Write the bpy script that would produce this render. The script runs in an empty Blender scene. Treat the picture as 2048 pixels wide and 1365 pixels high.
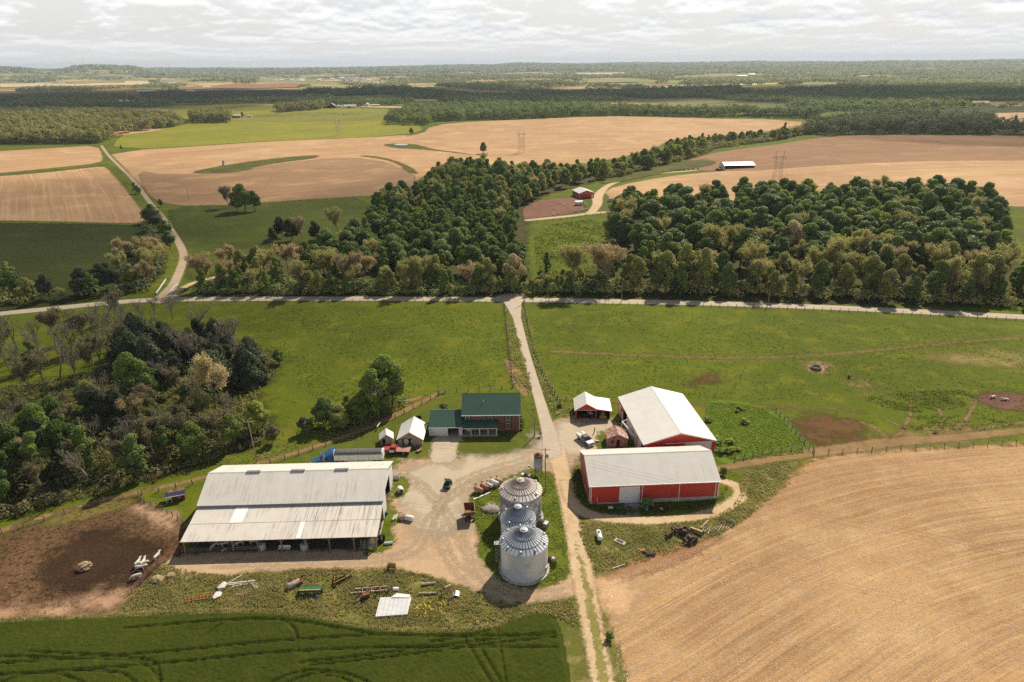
import bpy, math, random
import numpy as np
from mathutils import Vector, Matrix
R = math.radians
rnd = random.Random(7)
SC = bpy.context.scene
COL = SC.collection
# ---------------------------------------------------------------- camera numbers
FPX = 1365.; PITCH = R(22.04); ROLL = 0.0105; CAMH = 90.
_f = np.array([0, math.cos(PITCH), -math.sin(PITCH)])
_r0 = np.array([1., 0, 0]); _u0 = np.array([0, math.sin(PITCH), math.cos(PITCH)])
_u = math.cos(ROLL)*_u0 + math.sin(ROLL)*_r0
_r = math.cos(ROLL)*_r0 - math.sin(ROLL)*_u0
SUN_EL, SUN_AZ = R(42), R(28)

def sst(a, b, x):
    t = np.clip((x-a)/(b-a), 0, 1); return t*t*(3-2*t)

def hgt(x, y):
    x = np.asarray(x, float); y = np.asarray(y, float)
    r = np.hypot(x, y)
    und = np.sin(x/130+1.3)*np.sin(y/170+.4) + .5*np.sin(x/61+y/83+2.)
    und2 = np.sin(x/420+.3)*np.sin(y/610+1.) + .6*np.sin(x/230-y/310)
    h = und*2.2*sst(340, 620, y) + und2*6*sst(1500, 2600, y)
    far = sst(6500, 14000, r)
    h = h + far*(62 + 14*np.sin(x/1900+.6) + 9*np.sin(x/730+y/900) + 5*np.sin(x/310))
    az = np.arctan2(x, y)
    def hill(a0, w, d0, hh):
        return hh*np.exp(-(np.abs(az-a0)/w)**4)*np.exp(-((r-d0)/1500)**2)
    h = h + hill(-.50, .045, 11000, 80) + hill(-.645, .075, 11000, 72) + hill(.02, .03, 13500, 22)
    return h

# the ground mesh: rows of growing spacing, fan shaped, out past the horizon
GYS = np.concatenate([np.arange(-260, 60, 20.), np.arange(60, 340, 10.), 340*1.0135**np.arange(0, 318)])
GTS = np.linspace(-1, 1, 221)
def gspan(y): return np.abs(y)*1.15+330
def gz(x, y):
    """height of the ground mesh itself, so that sheets lie on it"""
    x = np.asarray(x, float); y = np.asarray(y, float)
    j = np.clip(np.searchsorted(GYS, y)-1, 0, len(GYS)-2); s = (y-GYS[j])/(GYS[j+1]-GYS[j])
    t = np.clip(x/gspan(y), -1, 1); i = np.clip(((t+1)*110).astype(int), 0, 219); q = (t-GTS[i])*110
    def c(j, i): return hgt(GTS[i]*gspan(GYS[j]), GYS[j])
    return (c(j, i)*(1-q)+c(j, i+1)*q)*(1-s)+(c(j+1, i)*(1-q)+c(j+1, i+1)*q)*s
def h1(x, y): return float(hgt(x, y))

_T = np.concatenate([np.linspace(60, 1500, 900), np.geomspace(1502, 24000, 1400)])
def at(px, py, z=0.):
    """world point where the line of sight through a photo pixel meets the terrain raised by z"""
    d = _f + (px-1024)/FPX*_r + (682.5-py)/FPX*_u
    P = d[None]*_T[:, None]; hz = hgt(P[:, 0], P[:, 1]) + z
    k = np.nonzero(P[:, 2] + CAMH <= hz)[0]
    if len(k) == 0: k = len(_T)-1
    else: k = k[0]
    a, b = _T[max(k-1, 0)], _T[k]
    for _ in range(30):
        m = (a+b)/2; q = d*m
        if q[2] + CAMH <= h1(q[0], q[1]) + z: b = m
        else: a = m
    q = d*b
    return Vector((q[0], q[1], h1(q[0], q[1])))
def ats(pts): return [at(*p) for p in pts]
def w2(pts): return np.array([[p.x, p.y] for p in ats(pts)])

# ---------------------------------------------------------------- object helpers
def link(o, parent=None):
    COL.objects.link(o)
    if parent is not None: o.parent = parent
    return o
def tag(o, label, cat, group=None, kind=None):
    if label: o['label'] = label
    if cat: o['category'] = cat
    if group: o['group'] = group
    if kind: o['kind'] = kind
    return o
def thing(name, label, cat, loc=(0, 0, 0), rz=0., group=None):
    o = bpy.data.objects.new(name, None); o.empty_display_size = .5
    o.location = loc; o.rotation_euler = (0, 0, rz)
    link(o); return tag(o, label, cat, group)
def copy_tree(o, parent=None):
    c = o.copy(); COL.objects.link(c)
    if parent is not None: c.parent = parent
    for ch in list(o.children): copy_tree(ch, c)
    return c
def dup(o, loc, rz=None, label=None, sc=None):
    c = copy_tree(o); c.location = loc
    if rz is not None: c.rotation_euler = (0, 0, rz)
    if label: c['label'] = label
    if sc is not None: c.scale = (sc,)*3 if not hasattr(sc, '__len__') else sc
    return c

class MB:
    def __init__(s): s.v = []; s.f = []
    def add(s, vs, fs):
        n = len(s.v); s.v += [tuple(p) for p in vs]; s.f += [tuple(i+n for i in f) for f in fs]; return s
    def box(s, x0, x1, y0, y1, z0, z1, rz=0., c=None):
        P = [(x0, y0, z0), (x1, y0, z0), (x1, y1, z0), (x0, y1, z0), (x0, y0, z1), (x1, y0, z1), (x1, y1, z1), (x0, y1, z1)]
        if rz:
            cx, cy = c or ((x0+x1)/2, (y0+y1)/2); ca, sa = math.cos(rz), math.sin(rz)
            P = [(cx+(x-cx)*ca-(y-cy)*sa, cy+(x-cx)*sa+(y-cy)*ca, z) for x, y, z in P]
        return s.add(P, [(3, 2, 1, 0), (4, 5, 6, 7), (0, 1, 5, 4), (1, 2, 6, 5), (2, 3, 7, 6), (3, 0, 4, 7)])
    def hexa(s, P):
        return s.add(P, [(3, 2, 1, 0), (4, 5, 6, 7), (0, 1, 5, 4), (1, 2, 6, 5), (2, 3, 7, 6), (3, 0, 4, 7)])
    def beam(s, p0, p1, w=.1, h=None):
        h = h or w; a, b = Vector(p0), Vector(p1); d = (b-a).normalized()
        up = Vector((0, 0, 1)) if abs(d.z) < .95 else Vector((1, 0, 0))
        l = d.cross(up).normalized()*w/2; u = l.normalized().cross(d).normalized()*h/2
        return s.hexa([a-l-u, a+l-u, b+l-u, b-l-u, a-l+u, a+l+u, b+l+u, b-l+u])
    def tube(s, p0, p1, r0, r1=None, n=10, caps=True):
        r1 = r0 if r1 is None else r1
        a, b = Vector(p0), Vector(p1); d = (b-a).normalized()
        up = Vector((0, 0, 1)) if abs(d.z) < .95 else Vector((1, 0, 0))
        l = d.cross(up).normalized(); m = d.cross(l)
        P = []
        for c, rr in ((a, r0), (b, r1)):
            for i in range(n):
                t = 2*math.pi*i/n; P.append(c + l*rr*math.cos(t) + m*rr*math.sin(t))
        F = [(i, (i+1) % n, n+(i+1) % n, n+i) for i in range(n)]
        if caps: F += [tuple(range(n-1, -1, -1)), tuple(range(n, 2*n))]
        return s.add(P, F)
    def lathe(s, prof, n=24, c=(0, 0, 0), axis='z', capb=True, capt=True):
        P = []
        for r, z in prof:
            for i in range(n):
                t = 2*math.pi*i/n; a, b = r*math.cos(t), r*math.sin(t)
                p = (a, b, z) if axis == 'z' else ((z, a, b) if axis == 'x' else (b, z, a))
                P.append((c[0]+p[0], c[1]+p[1], c[2]+p[2]))
        m = len(prof)
        F = [(j*n+i, j*n+(i+1) % n, (j+1)*n+(i+1) % n, (j+1)*n+i) for j in range(m-1) for i in range(n)]
        if capb: F.append(tuple(range(n-1, -1, -1)))
        if capt: F.append(tuple(range((m-1)*n, m*n)))
        return s.add(P, F)
    def prism(s, pts, x0, x1, axis='x'):
        """polygon pts (a,b) swept along axis: x -> (y,z), y -> (x,z), z -> (x,y)"""
        k = len(pts)
        g = {'x': lambda t, a, b: (t, a, b), 'y': lambda t, a, b: (a, t, b), 'z': lambda t, a, b: (a, b, t)}[axis]
        P = [g(x0, a, b) for a, b in pts] + [g(x1, a, b) for a, b in pts]
        F = [(i, (i+1) % k, k+(i+1) % k, k+i) for i in range(k)] + [tuple(range(k-1, -1, -1)), tuple(range(k, 2*k))]
        return s.add(P, F)
    def slab(s, q, t):
        """four corner points made into a plate of thickness t (downwards)"""
        return s.hexa([(p[0], p[1], p[2]-t) for p in q] + list(q))
    def ico(s, c, r, sub=1, jit=0., seed=0, sz=(1, 1, 1)):
        import bmesh
        bm = bmesh.new(); bmesh.ops.create_icosphere(bm, subdivisions=sub, radius=1)
        g = random.Random(seed)
        P = []
        for v in bm.verts:
            k = r*(1+g.uniform(-jit, jit)); P.append((c[0]+v.co.x*k*sz[0], c[1]+v.co.y*k*sz[1], c[2]+v.co.z*k*sz[2]))
        s.add(P, [[v.index for v in f.verts] for f in bm.faces]); bm.free(); return s
    def wall(s, p0, p1, z0, z1, t=.15, holes=()):
        """upright wall from p0 to p1 (xy), thickness t to its left, rectangular holes (u0,u1,za,zb)"""
        a, b = Vector((p0[0], p0[1], 0)), Vector((p1[0], p1[1], 0)); L = (b-a).length; d = (b-a)/L
        n = Vector((-d.y, d.x, 0))*t
        us = sorted({0, L, *[min(max(h[i], 0), L) for h in holes for i in (0, 1)]})
        zs = sorted({z0, z1, *[min(max(h[i], z0), z1) for h in holes for i in (2, 3)]})
        for i in range(len(us)-1):
            for j in range(len(zs)-1):
                um, zm = (us[i]+us[i+1])/2, (zs[j]+zs[j+1])/2
                if any(h[0] < um < h[1] and h[2] < zm < h[3] for h in holes): continue
                q = []
                for z in (zs[j], zs[j+1]):
                    A, B = a+d*us[i], a+d*us[i+1]
                    q += [(A.x, A.y, z), (B.x, B.y, z), (B.x+n.x, B.y+n.y, z), (A.x+n.x, A.y+n.y, z)]
                s.hexa(q)
        return s
    def mesh(s, name, smooth=False):
        me = bpy.data.meshes.new(name); me.from_pydata(s.v, [], s.f); me.validate(); me.update()
        if smooth: me.polygons.foreach_set('use_smooth', [True]*len(me.polygons))
        return me
    def build(s, name, mat, parent=None, smooth=False):
        me = s.mesh(name, smooth); me.materials.append(mat)
        return link(bpy.data.objects.new(name, me), parent)

def np_mesh(name, V, F4, attrs=None, mat=None):
    """fast quad mesh from numpy arrays"""
    me = bpy.data.meshes.new(name); nv, nf = len(V), len(F4); k = F4.shape[1]
    me.vertices.add(nv); me.vertices.foreach_set('co', np.ascontiguousarray(V, np.float32).ravel())
    me.loops.add(nf*k); me.loops.foreach_set('vertex_index', np.ascontiguousarray(F4, np.int32).ravel())
    me.polygons.add(nf); me.polygons.foreach_set('loop_start', np.arange(0, nf*k, k, dtype=np.int32))
    me.update(calc_edges=True)
    for an, arr in (attrs or {}).items():
        a = me.attributes.new(an, 'FLOAT', 'POINT'); a.data.foreach_set('value', np.ascontiguousarray(arr, np.float32))
    if mat: me.materials.append(mat)
    return me

# ---------------------------------------------------------------- materials
def lin(c):
    """0-255 sRGB triple to linear"""
    return tuple(((v/255)/12.92 if v <= 10 else ((v/255+.055)/1.055)**2.4) for v in c)
class NT:
    def __init__(s, name):
        s.m = bpy.data.materials.new(name); s.m.use_nodes = True; s.t = s.m.node_tree; s.t.nodes.clear()
        s.out = s.n('ShaderNodeOutputMaterial')
    def n(s, ty, **k):
        x = s.t.nodes.new(ty)
        for a, b in k.items(): setattr(x, a, b)
        return x
    def l(s, a, b): s.t.links.new(a, b)
    def put(s, sock, v):
        if hasattr(v, 'is_linked') or isinstance(v, bpy.types.NodeSocket): s.l(v, sock)
        else:
            if isinstance(v, (tuple, list)) and len(v) == 3 and sock.type == 'RGBA': v = (*v, 1)
            sock.default_value = v
    def math(s, op, a, b=0., c=None, clamp=False):
        x = s.n('ShaderNodeMath', operation=op, use_clamp=clamp); s.put(x.inputs[0], a); s.put(x.inputs[1], b)
        if c is not None: s.put(x.inputs[2], c)
        return x.outputs[0]
    def mix(s, fac, a, b, bt='MIX'):
        x = s.n('ShaderNodeMix', data_type='RGBA', blend_type=bt)
        s.put(x.inputs[0], fac); s.put(x.inputs[6], a); s.put(x.inputs[7], b); return x.outputs[2]
    def vmul(s, v, k):
        x = s.n('ShaderNodeVectorMath', operation='MULTIPLY'); s.put(x.inputs[0], v); x.inputs[1].default_value = k; return x.outputs[0]
    def noise(s, vec, scale, detail=3., rough=.55):
        x = s.n('ShaderNodeTexNoise'); s.put(x.inputs['Vector'], vec); x.inputs['Scale'].default_value = scale
        x.inputs['Detail'].default_value = detail; x.inputs['Roughness'].default_value = rough; return x.outputs[0]
    def ramp(s, fac, a, b):
        """smooth step a..b -> 0..1"""
        x = s.n('ShaderNodeMapRange', interpolation_type='SMOOTHSTEP'); s.put(x.inputs[0], fac)
        x.inputs[1].default_value = a; x.inputs[2].default_value = b; return x.outputs[0]
    def attr(s, name): return s.n('ShaderNodeAttribute', attribute_name=name).outputs['Fac']
    def pos(s): return s.n('ShaderNodeNewGeometry').outputs['Position']
    def obj(s): return s.n('ShaderNodeTexCoord').outputs['Object']
    def bsdf(s, col, rough=.8, metal=0., spec=.3, normal=None):
        x = s.n('ShaderNodeBsdfPrincipled'); s.put(x.inputs['Base Color'], col); s.put(x.inputs['Roughness'], rough)
        x.inputs['Metallic'].default_value = metal; x.inputs['Specular IOR Level'].default_value = spec
        if normal is not None: s.l(normal, x.inputs['Normal'])
        return x.outputs[0]
    def bump(s, h, strength=.3, dist=.05):
        x = s.n('ShaderNodeBump'); s.put(x.inputs['Height'], h); x.inputs['Strength'].default_value = strength
        x.inputs['Distance'].default_value = dist; return x.outputs[0]
    def end(s, sh): s.l(sh, s.out.inputs[0]); return s.m

_M = {}
def paint(name, col, var=.18, rough=.6, metal=0., spec=.35, scale=1.5, dirt=None, damt=.45, dscale=.9, bump=0.):
    """painted / plain surface with slight tone change and optional patches of another colour"""
    if name in _M: return _M[name]
    t = NT(name); o = t.obj()
    n1 = t.noise(o, scale, 4); c = t.mix(t.ramp(n1, .3, .7), tuple(v*(1-var) for v in col), tuple(min(1, v*(1+var)) for v in col))
    if dirt is not None:
        n2 = t.noise(o, dscale, 6, .65); c = t.mix(t.ramp(n2, 1-damt-.12, 1-damt+.12), c, dirt)
    nb = t.bump(t.noise(o, 9, 3), bump, .03) if bump else None
    _M[name] = t.end(t.bsdf(c, rough, metal, spec, nb)); return _M[name]

def sheetmetal(name, col, rib=.3, axis=0, dirt=(.2, .17, .14), amt=.0, rough=.45, depth=.35, streak=(3., .12), metal=0., spec=.4, slope=1, soil_low=None):
    """ribbed metal sheets: ribs run across `axis`, weather streaks follow the fall of the sheet"""
    if name in _M: return _M[name]
    t = NT(name); o = t.obj()
    sep = t.n('ShaderNodeSeparateXYZ'); t.l(o, sep.inputs[0]); x = sep.outputs[axis]
    ph = t.math('FRACT', t.math('DIVIDE', x, rib)); tri = t.math('ABSOLUTE', t.math('SUBTRACT', ph, .5))
    ribm = t.ramp(tri, .36, .46)
    k = [.0, .0, .0]; k[axis] = streak[0]; k[slope] = streak[1]; k[2] = streak[1] if slope != 2 else k[2]
    if slope == 2: k[2] = streak[1]
    st = t.noise(t.vmul(o, tuple(k)), 1., 5, .65)
    big = t.noise(o, .16, 3)
    c = t.mix(t.ramp(t.noise(o, .5, 3), .3, .7), tuple(v*.93 for v in col), col)
    if amt:
        f = t.math('MULTIPLY', t.ramp(st, .46, .72), t.math('MULTIPLY', t.ramp(big, .36, .6), amt))
        c = t.mix(f, c, dirt)
    # panel laps and screw lines as a slight tone change of the sheet
    c = t.mix(t.math('MULTIPLY', ribm, .10), c, tuple(v*.7 for v in col))
    nb = t.bump(ribm, depth, .04)
    _M[name] = t.end(t.bsdf(c, rough, metal, spec, nb)); return _M[name]

def gmat(name, c1, c2, c3, s=(.03, .25, 2.2), f3=.5, fine=.25, fuzz=None, soft=.4, rows=None, spots=None, bump=.25, rough=.95, fscale=5., edgecol=None):
    """ground cover: three colours mixed over scales; fuzz = ragged border width (uses the sheet's sd attribute)"""
    if name in _M: return _M[name]
    t = NT(name); p = t.pos()
    a = t.noise(p, s[0], 4, .6); b = t.noise(p, s[1], 4, .6); d = t.noise(p, s[2], 3, .6)
    c = t.mix(t.ramp(a, .32, .68), c1, c2)
    c = t.mix(t.math('MULTIPLY', t.ramp(b, .48, .68), f3), c, c3)
    if rows:
        sc, amt, rc = rows
        cx = t.n('ShaderNodeCombineXYZ'); sep = t.n('ShaderNodeSeparateXYZ'); t.l(p, sep.inputs[0])
        wr = t.math('ADD', t.attr('row'), t.math('MULTIPLY', t.math('SUBTRACT', t.noise(p, .022*sc/.6, 2, .5), .5), 2.2/sc)); t.l(t.math('MULTIPLY', wr, sc), cx.inputs[1]); t.l(t.math('MULTIPLY', t.attr('along'), sc*.018), cx.inputs[0])
        rn = t.noise(cx.outputs[0], 1., 5, .7)
        brk = t.ramp(t.noise(p, .035*sc/.6, 3, .6), .3, .62)
        c = t.mix(t.math('MULTIPLY', t.math('MULTIPLY', t.ramp(rn, .4, .62), amt), brk), c, rc)
        cy = t.n('ShaderNodeCombineXYZ'); t.l(t.math('MULTIPLY', wr, sc*3.6), cy.inputs[1]); t.l(t.math('MULTIPLY', t.attr('along'), sc*.03), cy.inputs[0])
        r2 = t.noise(cy.outputs[0], 1., 3, .7)
        c = t.mix(t.math('MULTIPLY', t.ramp(r2, .52, .68), amt*.7), c, tuple(min(.9, v*1.35) for v in c1))
        c = t.mix(t.math('MULTIPLY', t.ramp(r2, .44, .30), amt*.6), c, tuple(v*.8 for v in rc))
    if spots:
        sc, th, colr, amt = spots
        vn = t.noise(p, sc, 2, .5); c = t.mix(t.math('MULTIPLY', t.ramp(vn, th, th+.06), amt), c, colr)
    fn = t.noise(p, fscale, 3, .75)
    hs = t.n('ShaderNodeHueSaturation'); t.l(c, hs.inputs['Color'])
    v = t.math('ADD', t.math('MULTIPLY', t.math('ADD', t.math('MULTIPLY', fn, .6), t.math('MULTIPLY', d, .4)), fine*4), 1-fine*2)
    t.l(v, hs.inputs['Value']); c = hs.outputs[0]
    nb = t.bump(t.math('ADD', fn, d), bump, .25)
    sh = t.bsdf(c, rough, 0, .1, nb)
    if fuzz is not None:
        sd = t.attr('sd')
        nz = t.math('ADD', t.math('MULTIPLY', t.noise(p, .9/max(fuzz, .2), 4, .7), 1.), 0)
        e = t.math('ADD', sd, t.math('MULTIPLY', t.math('SUBTRACT', nz, .5), fuzz*3.2))
        al = t.ramp(e, -soft, soft)
        tr = t.n('ShaderNodeBsdfTransparent'); mx = t.n('ShaderNodeMixShader')
        t.l(al, mx.inputs[0]); t.l(tr.outputs[0], mx.inputs[1]); t.l(sh, mx.inputs[2]); sh = mx.outputs[0]
    _M[name] = t.end(sh); return _M[name]

LEAFK = 2.95
def leafmat(name, col, col2, trans=.3, rough=.55, spec=.25, tint=False, k=None):
    if name in _M: return _M[name]
    k = LEAFK if k is None else k; col = tuple(v*k for v in col); col2 = tuple(v*k for v in col2); trans = min(.5, trans+.12); spec = .06 if tint else spec*.55; rough = .75 if tint else rough
    t = NT(name)
    g = t.n('ShaderNodeNewGeometry'); oi = t.n('ShaderNodeObjectInfo')
    f = t.math('ADD', t.math('MULTIPLY', g.outputs['Random Per Island'], .5), t.math('MULTIPLY', t.attr('tint') if tint else oi.outputs['Random'], .6))
    c = t.mix(f, col, col2)
    big = t.noise(t.pos(), .25, 2)
    c = t.mix(t.math('MULTIPLY', t.ramp(big, .4, .7), .35), c, tuple(v*1.35 for v in col2))
    sh = t.bsdf(c, rough, 0, spec)
    tr = t.n('ShaderNodeBsdfTranslucent'); t.l(c, tr.inputs[0])
    mx = t.n('ShaderNodeMixShader'); mx.inputs[0].default_value = trans
    t.l(sh, mx.inputs[1]); t.l(tr.outputs[0], mx.inputs[2])
    _M[name] = t.end(mx.outputs[0]); return _M[name]

# ---------------------------------------------------------------- ground sheets
def chaikin(P, k=2, closed=True):
    P = np.asarray(P, float)
    for _ in range(k):
        Q = np.roll(P, -1, 0) if closed else P[1:]
        A = P if closed else P[:-1]
        N = np.empty((2*len(A), 2)); N[0::2] = A*.75+Q*.25; N[1::2] = A*.25+Q*.75
        if not closed: N = np.vstack([P[:1], N, P[-1:]])
        P = N
    return P
def seg_dist(G, P, closed, want_s=False):
    best = np.full(len(G), 1e18); bs = np.zeros(len(G)); L = 0.
    n = len(P) if closed else len(P)-1
    for i in range(n):
        a, b = P[i], P[(i+1) % len(P)]; ab = b-a; ll = max(ab@ab, 1e-12)
        t = np.clip(((G-a)@ab)/ll, 0, 1); d = ((G-a-t[:, None]*ab)**2).sum(1)
        if want_s:
            m = d < best; bs[m] = L+t[m]*math.sqrt(ll)
        best = np.minimum(best, d); L += math.sqrt(ll)
    return (np.sqrt(best), bs) if want_s else np.sqrt(best)
def inside(G, P):
    c = np.zeros(len(G), bool); x, y = G[:, 0], G[:, 1]; n = len(P)
    for i in range(n):
        (x0, y0), (x1, y1) = P[i], P[i-1]
        if y0 == y1: continue
        m = ((y0 > y) != (y1 > y)) & (x < (x1-x0)*(y-y0)/(y1-y0)+x0); c ^= m
    return c
def sdist(G, P): return np.where(inside(G, P), 1, -1)*seg_dist(G, P, True)

def grid_sheet(name, sdf, bb, mat, cell, off, pad, row=None, lift=None, kind='structure', label=None, cat=None):
    x0, x1, y0, y1 = bb; cx, cy = cell if hasattr(cell, '__len__') else (cell, cell)
    nx, ny = max(2, int((x1-x0)/cx)+2), max(2, int((y1-y0)/cy)+2)
    X, Y = np.meshgrid(x0+np.arange(nx)*cx, y0+np.arange(ny)*cy); G = np.stack([X.ravel(), Y.ravel()], 1)
    sd = sdf(G)
    I = np.arange(nx*ny).reshape(ny, nx)
    F = np.stack([I[:-1, :-1], I[:-1, 1:], I[1:, 1:], I[1:, :-1]], -1).reshape(-1, 4)
    F = F[sd[F].max(1) > -pad]
    use = np.unique(F); mp = np.full(nx*ny, -1); mp[use] = np.arange(len(use)); F = mp[F]; G = G[use]; sd = sd[use]
    z = gz(G[:, 0], G[:, 1]) + off*(1+np.maximum(0, G[:, 1]-300)/400)
    if lift is not None: z = z + lift(G, sd)
    at_ = {'sd': sd}
    if row is not None:
        d, s = seg_dist(G, row, False, True); at_['row'] = d; at_['along'] = s
    me = np_mesh(name, np.column_stack([G, z]), F, at_, mat)
    o = link(bpy.data.objects.new(name, me)); tag(o, label, cat, None, kind); return o
def area(name, px, mat, cell=1., off=.02, pad=1.5, smooth=2, row=None, world=False, **k):
    P = chaikin(px if world else w2(px), smooth)
    return grid_sheet(name, lambda G: sdist(G, P), (P[:, 0].min()-pad-cell, P[:, 0].max()+pad+cell, P[:, 1].min()-pad-cell, P[:, 1].max()+pad+cell), mat, cell, off, pad,
                      row=(chaikin(w2(row), 3, False) if row is not None else None), **k)
def strip(name, px, width, mat, cell=.8, off=.03, pad=1., world=False, **k):
    """a way of given width (a number, or one per point) along a pixel polyline"""
    P = np.asarray(px, float) if world else w2(px)
    W = np.full(len(P), width) if not hasattr(width, '__len__') else np.asarray(width, float)
    D = chaikin(np.column_stack([P, ])[:, :2], 2, False)
    # interpolate widths along length
    def acc(Q): return np.concatenate([[0], np.cumsum(np.hypot(*np.diff(Q, axis=0).T))])
    s0 = acc(P)/acc(P)[-1]
    def sdf(G):
        d, s = seg_dist(G, D, False, True); return np.interp(s/acc(D)[-1], s0, W)/2 - d
    m = W.max()/2+pad+cell
    return grid_sheet(name, sdf, (D[:, 0].min()-m, D[:, 0].max()+m, D[:, 1].min()-m, D[:, 1].max()+m), mat, cell, off, pad, **k)
# ================================================================ THE SETTING
G_ = lin
PAST = gmat('pasture', G_((100, 110, 30)), G_((84, 95, 24)), G_((124, 122, 40)), s=(.012, .11, 1.1), f3=.55, fine=.34, spots=(.55, .69, G_((58, 74, 26)), .75))
def terrain():
    Y, T = np.meshgrid(GYS, GTS, indexing='ij'); X = T*gspan(Y)
    ny, nx = X.shape; I = np.arange(nx*ny).reshape(ny, nx)
    F = np.stack([I[:-1, :-1], I[:-1, 1:], I[1:, 1:], I[1:, :-1]], -1).reshape(-1, 4)
    V = np.column_stack([X.ravel(), Y.ravel(), hgt(X.ravel(), Y.ravel())])
    # ground: pasture near, a patchwork of far fields and wood floor beyond
    t = NT('open_country'); p = t.pos(); sep = t.n('ShaderNodeSeparateXYZ'); t.l(p, sep.inputs[0])
    a = t.noise(p, .012, 4, .6); b = t.noise(p, .11, 4, .6); d = t.noise(p, 1.1, 3, .6); fn = t.noise(p, 5, 3, .75)
    c = t.mix(t.ramp(a, .32, .68), G_((92, 103, 18)), G_((77, 88, 15)))
    c = t.mix(t.math('MULTIPLY', t.ramp(b, .48, .68), .55), c, G_((116, 113, 28)))
    c = t.mix(t.math('MULTIPLY', t.ramp(t.noise(p, .42, 3, .6), .60, .66), .7), c, G_((56, 72, 25)))
    wv = t.noise(t.vmul(p, (.0021, .0045, .001)), 1., 2, .5)
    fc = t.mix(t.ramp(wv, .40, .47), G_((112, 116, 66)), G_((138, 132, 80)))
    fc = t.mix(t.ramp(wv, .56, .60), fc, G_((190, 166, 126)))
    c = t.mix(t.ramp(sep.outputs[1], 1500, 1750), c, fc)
    hs = t.n('ShaderNodeHueSaturation'); t.l(c, hs.inputs['Color'])
    t.l(t.math('ADD', t.math('MULTIPLY', t.math('ADD', fn, d), .75), .25), hs.inputs['Value'])
    m = t.end(t.bsdf(hs.outputs[0], .95, 0, .1, t.bump(t.math('ADD', fn, d), .3, .25)))
    o = link(bpy.data.objects.new('ground', np_mesh('ground', V, F, None, m))); tag(o, None, None, None, 'structure')
terrain()

# ---- materials of the ground covers
GRASS = gmat('lawn', G_((90, 97, 28)), G_((78, 88, 24)), G_((112, 110, 40)), s=(.05, .3, 1.6), f3=.4, fine=.22, fuzz=.5, soft=.3)
VERGE = gmat('verge', G_((86, 100, 24)), G_((104, 106, 34)), G_((70, 84, 22)), s=(.07, .4, 1.6), f3=.6, fine=.35, fuzz=1.2, soft=.5)
WEEDY = gmat('weedy_soil', G_((104, 103, 46)), G_((84, 90, 36)), G_((150, 130, 86)), s=(.09, .33, 1.5), f3=.7, fine=.4, fuzz=1.6, soft=.6)
GRAV = gmat('gravel', G_((186, 171, 147)), G_((172, 160, 140)), G_((194, 173, 142)), s=(.06, .22, 1.6), f3=.6, fine=.16, fuzz=1.3, soft=.6, fscale=3)
GRAVD = gmat('dirt', G_((186, 158, 126)), G_((172, 144, 114)), G_((202, 172, 134)), s=(.07, .3, 1.6), f3=.6, fine=.2, fuzz=1.6, soft=.9, fscale=3)
ROAD = gmat('worn_asphalt', G_((188, 172, 152)), G_((178, 164, 146)), G_((198, 180, 158)), s=(.05, .3, 1.6), f3=.5, fine=.1, fuzz=.25, soft=.2, fscale=4)
TRACK = gmat('farm_lane', G_((200, 176, 142)), G_((190, 164, 128)), G_((172, 146, 104)), s=(.06, .3, 1.4), f3=.6, fine=.2, fuzz=.7, soft=.5)
MID = gmat('lane_grass', G_((140, 132, 72)), G_((120, 120, 56)), G_((170, 150, 100)), s=(.1, .4, 1.6), f3=.7, fine=.3, fuzz=1.1, soft=.5)
MUD = gmat('trodden_mud', G_((112, 84, 60)), G_((96, 70, 50)), G_((80, 76, 42)), s=(.04, .16, 1.0), f3=.55, fine=.6, fuzz=1.5, soft=.8, spots=(.9, .56, G_((58, 42, 30)), .75), bump=1., fscale=1.6)
MUDD = gmat('dark_mud', G_((58, 42, 30)), G_((70, 50, 36)), G_((46, 40, 26)), s=(.06, .3, 1.2), f3=.5, fine=.5, fuzz=6, soft=4, bump=.9, fscale=2.2)
MUDL = gmat('dry_mud', G_((172, 140, 112)), G_((160, 126, 98)), G_((182, 152, 116)), s=(.06, .3, 1.2), f3=.5, fine=.25, fuzz=5, soft=3)
REDD = gmat('red_soil', G_((108, 74, 48)), G_((96, 66, 42)), G_((96, 88, 44)), s=(.05, .3, 1.0), f3=.6, fine=.45, fuzz=6, soft=4, spots=(.7, .56, G_((88, 88, 40)), .7))
TRAIL = gmat('cattle_trail', G_((148, 120, 84)), G_((132, 106, 70)), G_((104, 96, 48)), s=(.1, .4, 1.2), f3=.5, fine=.25, fuzz=.8, soft=.6)
OLDT = gmat('old_track', G_((120, 104, 58)), G_((104, 96, 48)), G_((92, 96, 40)), s=(.05, .2, 1.0), f3=.7, fine=.35, fuzz=1.6, soft=1.)
BARE = gmat('worn_pasture', G_((142, 124, 74)), G_((120, 114, 58)), G_((100, 106, 44)), s=(.05, .15, .8), f3=.7, fine=.25, fuzz=7, soft=5)
STUB = gmat('near_stubble', G_((184, 148, 104)), G_((166, 130, 88)), G_((200, 168, 126)), s=(.018, .11, 1.1), f3=.45, fine=.34, fuzz=2.4, soft=1.2, rows=(.6, .75, G_((140, 104, 70))), spots=(.09, .64, G_((160, 120, 80)), .35), fscale=3.4)
FST = dict(s=(.006, .03, .3), f3=.7, fine=.22, fuzz=1.6, soft=1.2, fscale=1.1)
FSTUB = gmat('far_stubble', G_((186, 152, 112)), G_((168, 134, 98)), G_((202, 170, 130)), rows=(.12, .8, G_((158, 122, 88))), spots=(.011, .60, G_((170, 130, 92)), .5), **FST)
FSTUB2 = gmat('brown_stubble', G_((152, 122, 92)), G_((136, 108, 80)), G_((172, 142, 106)), rows=(.11, .6, G_((140, 106, 78))), **FST)
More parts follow.
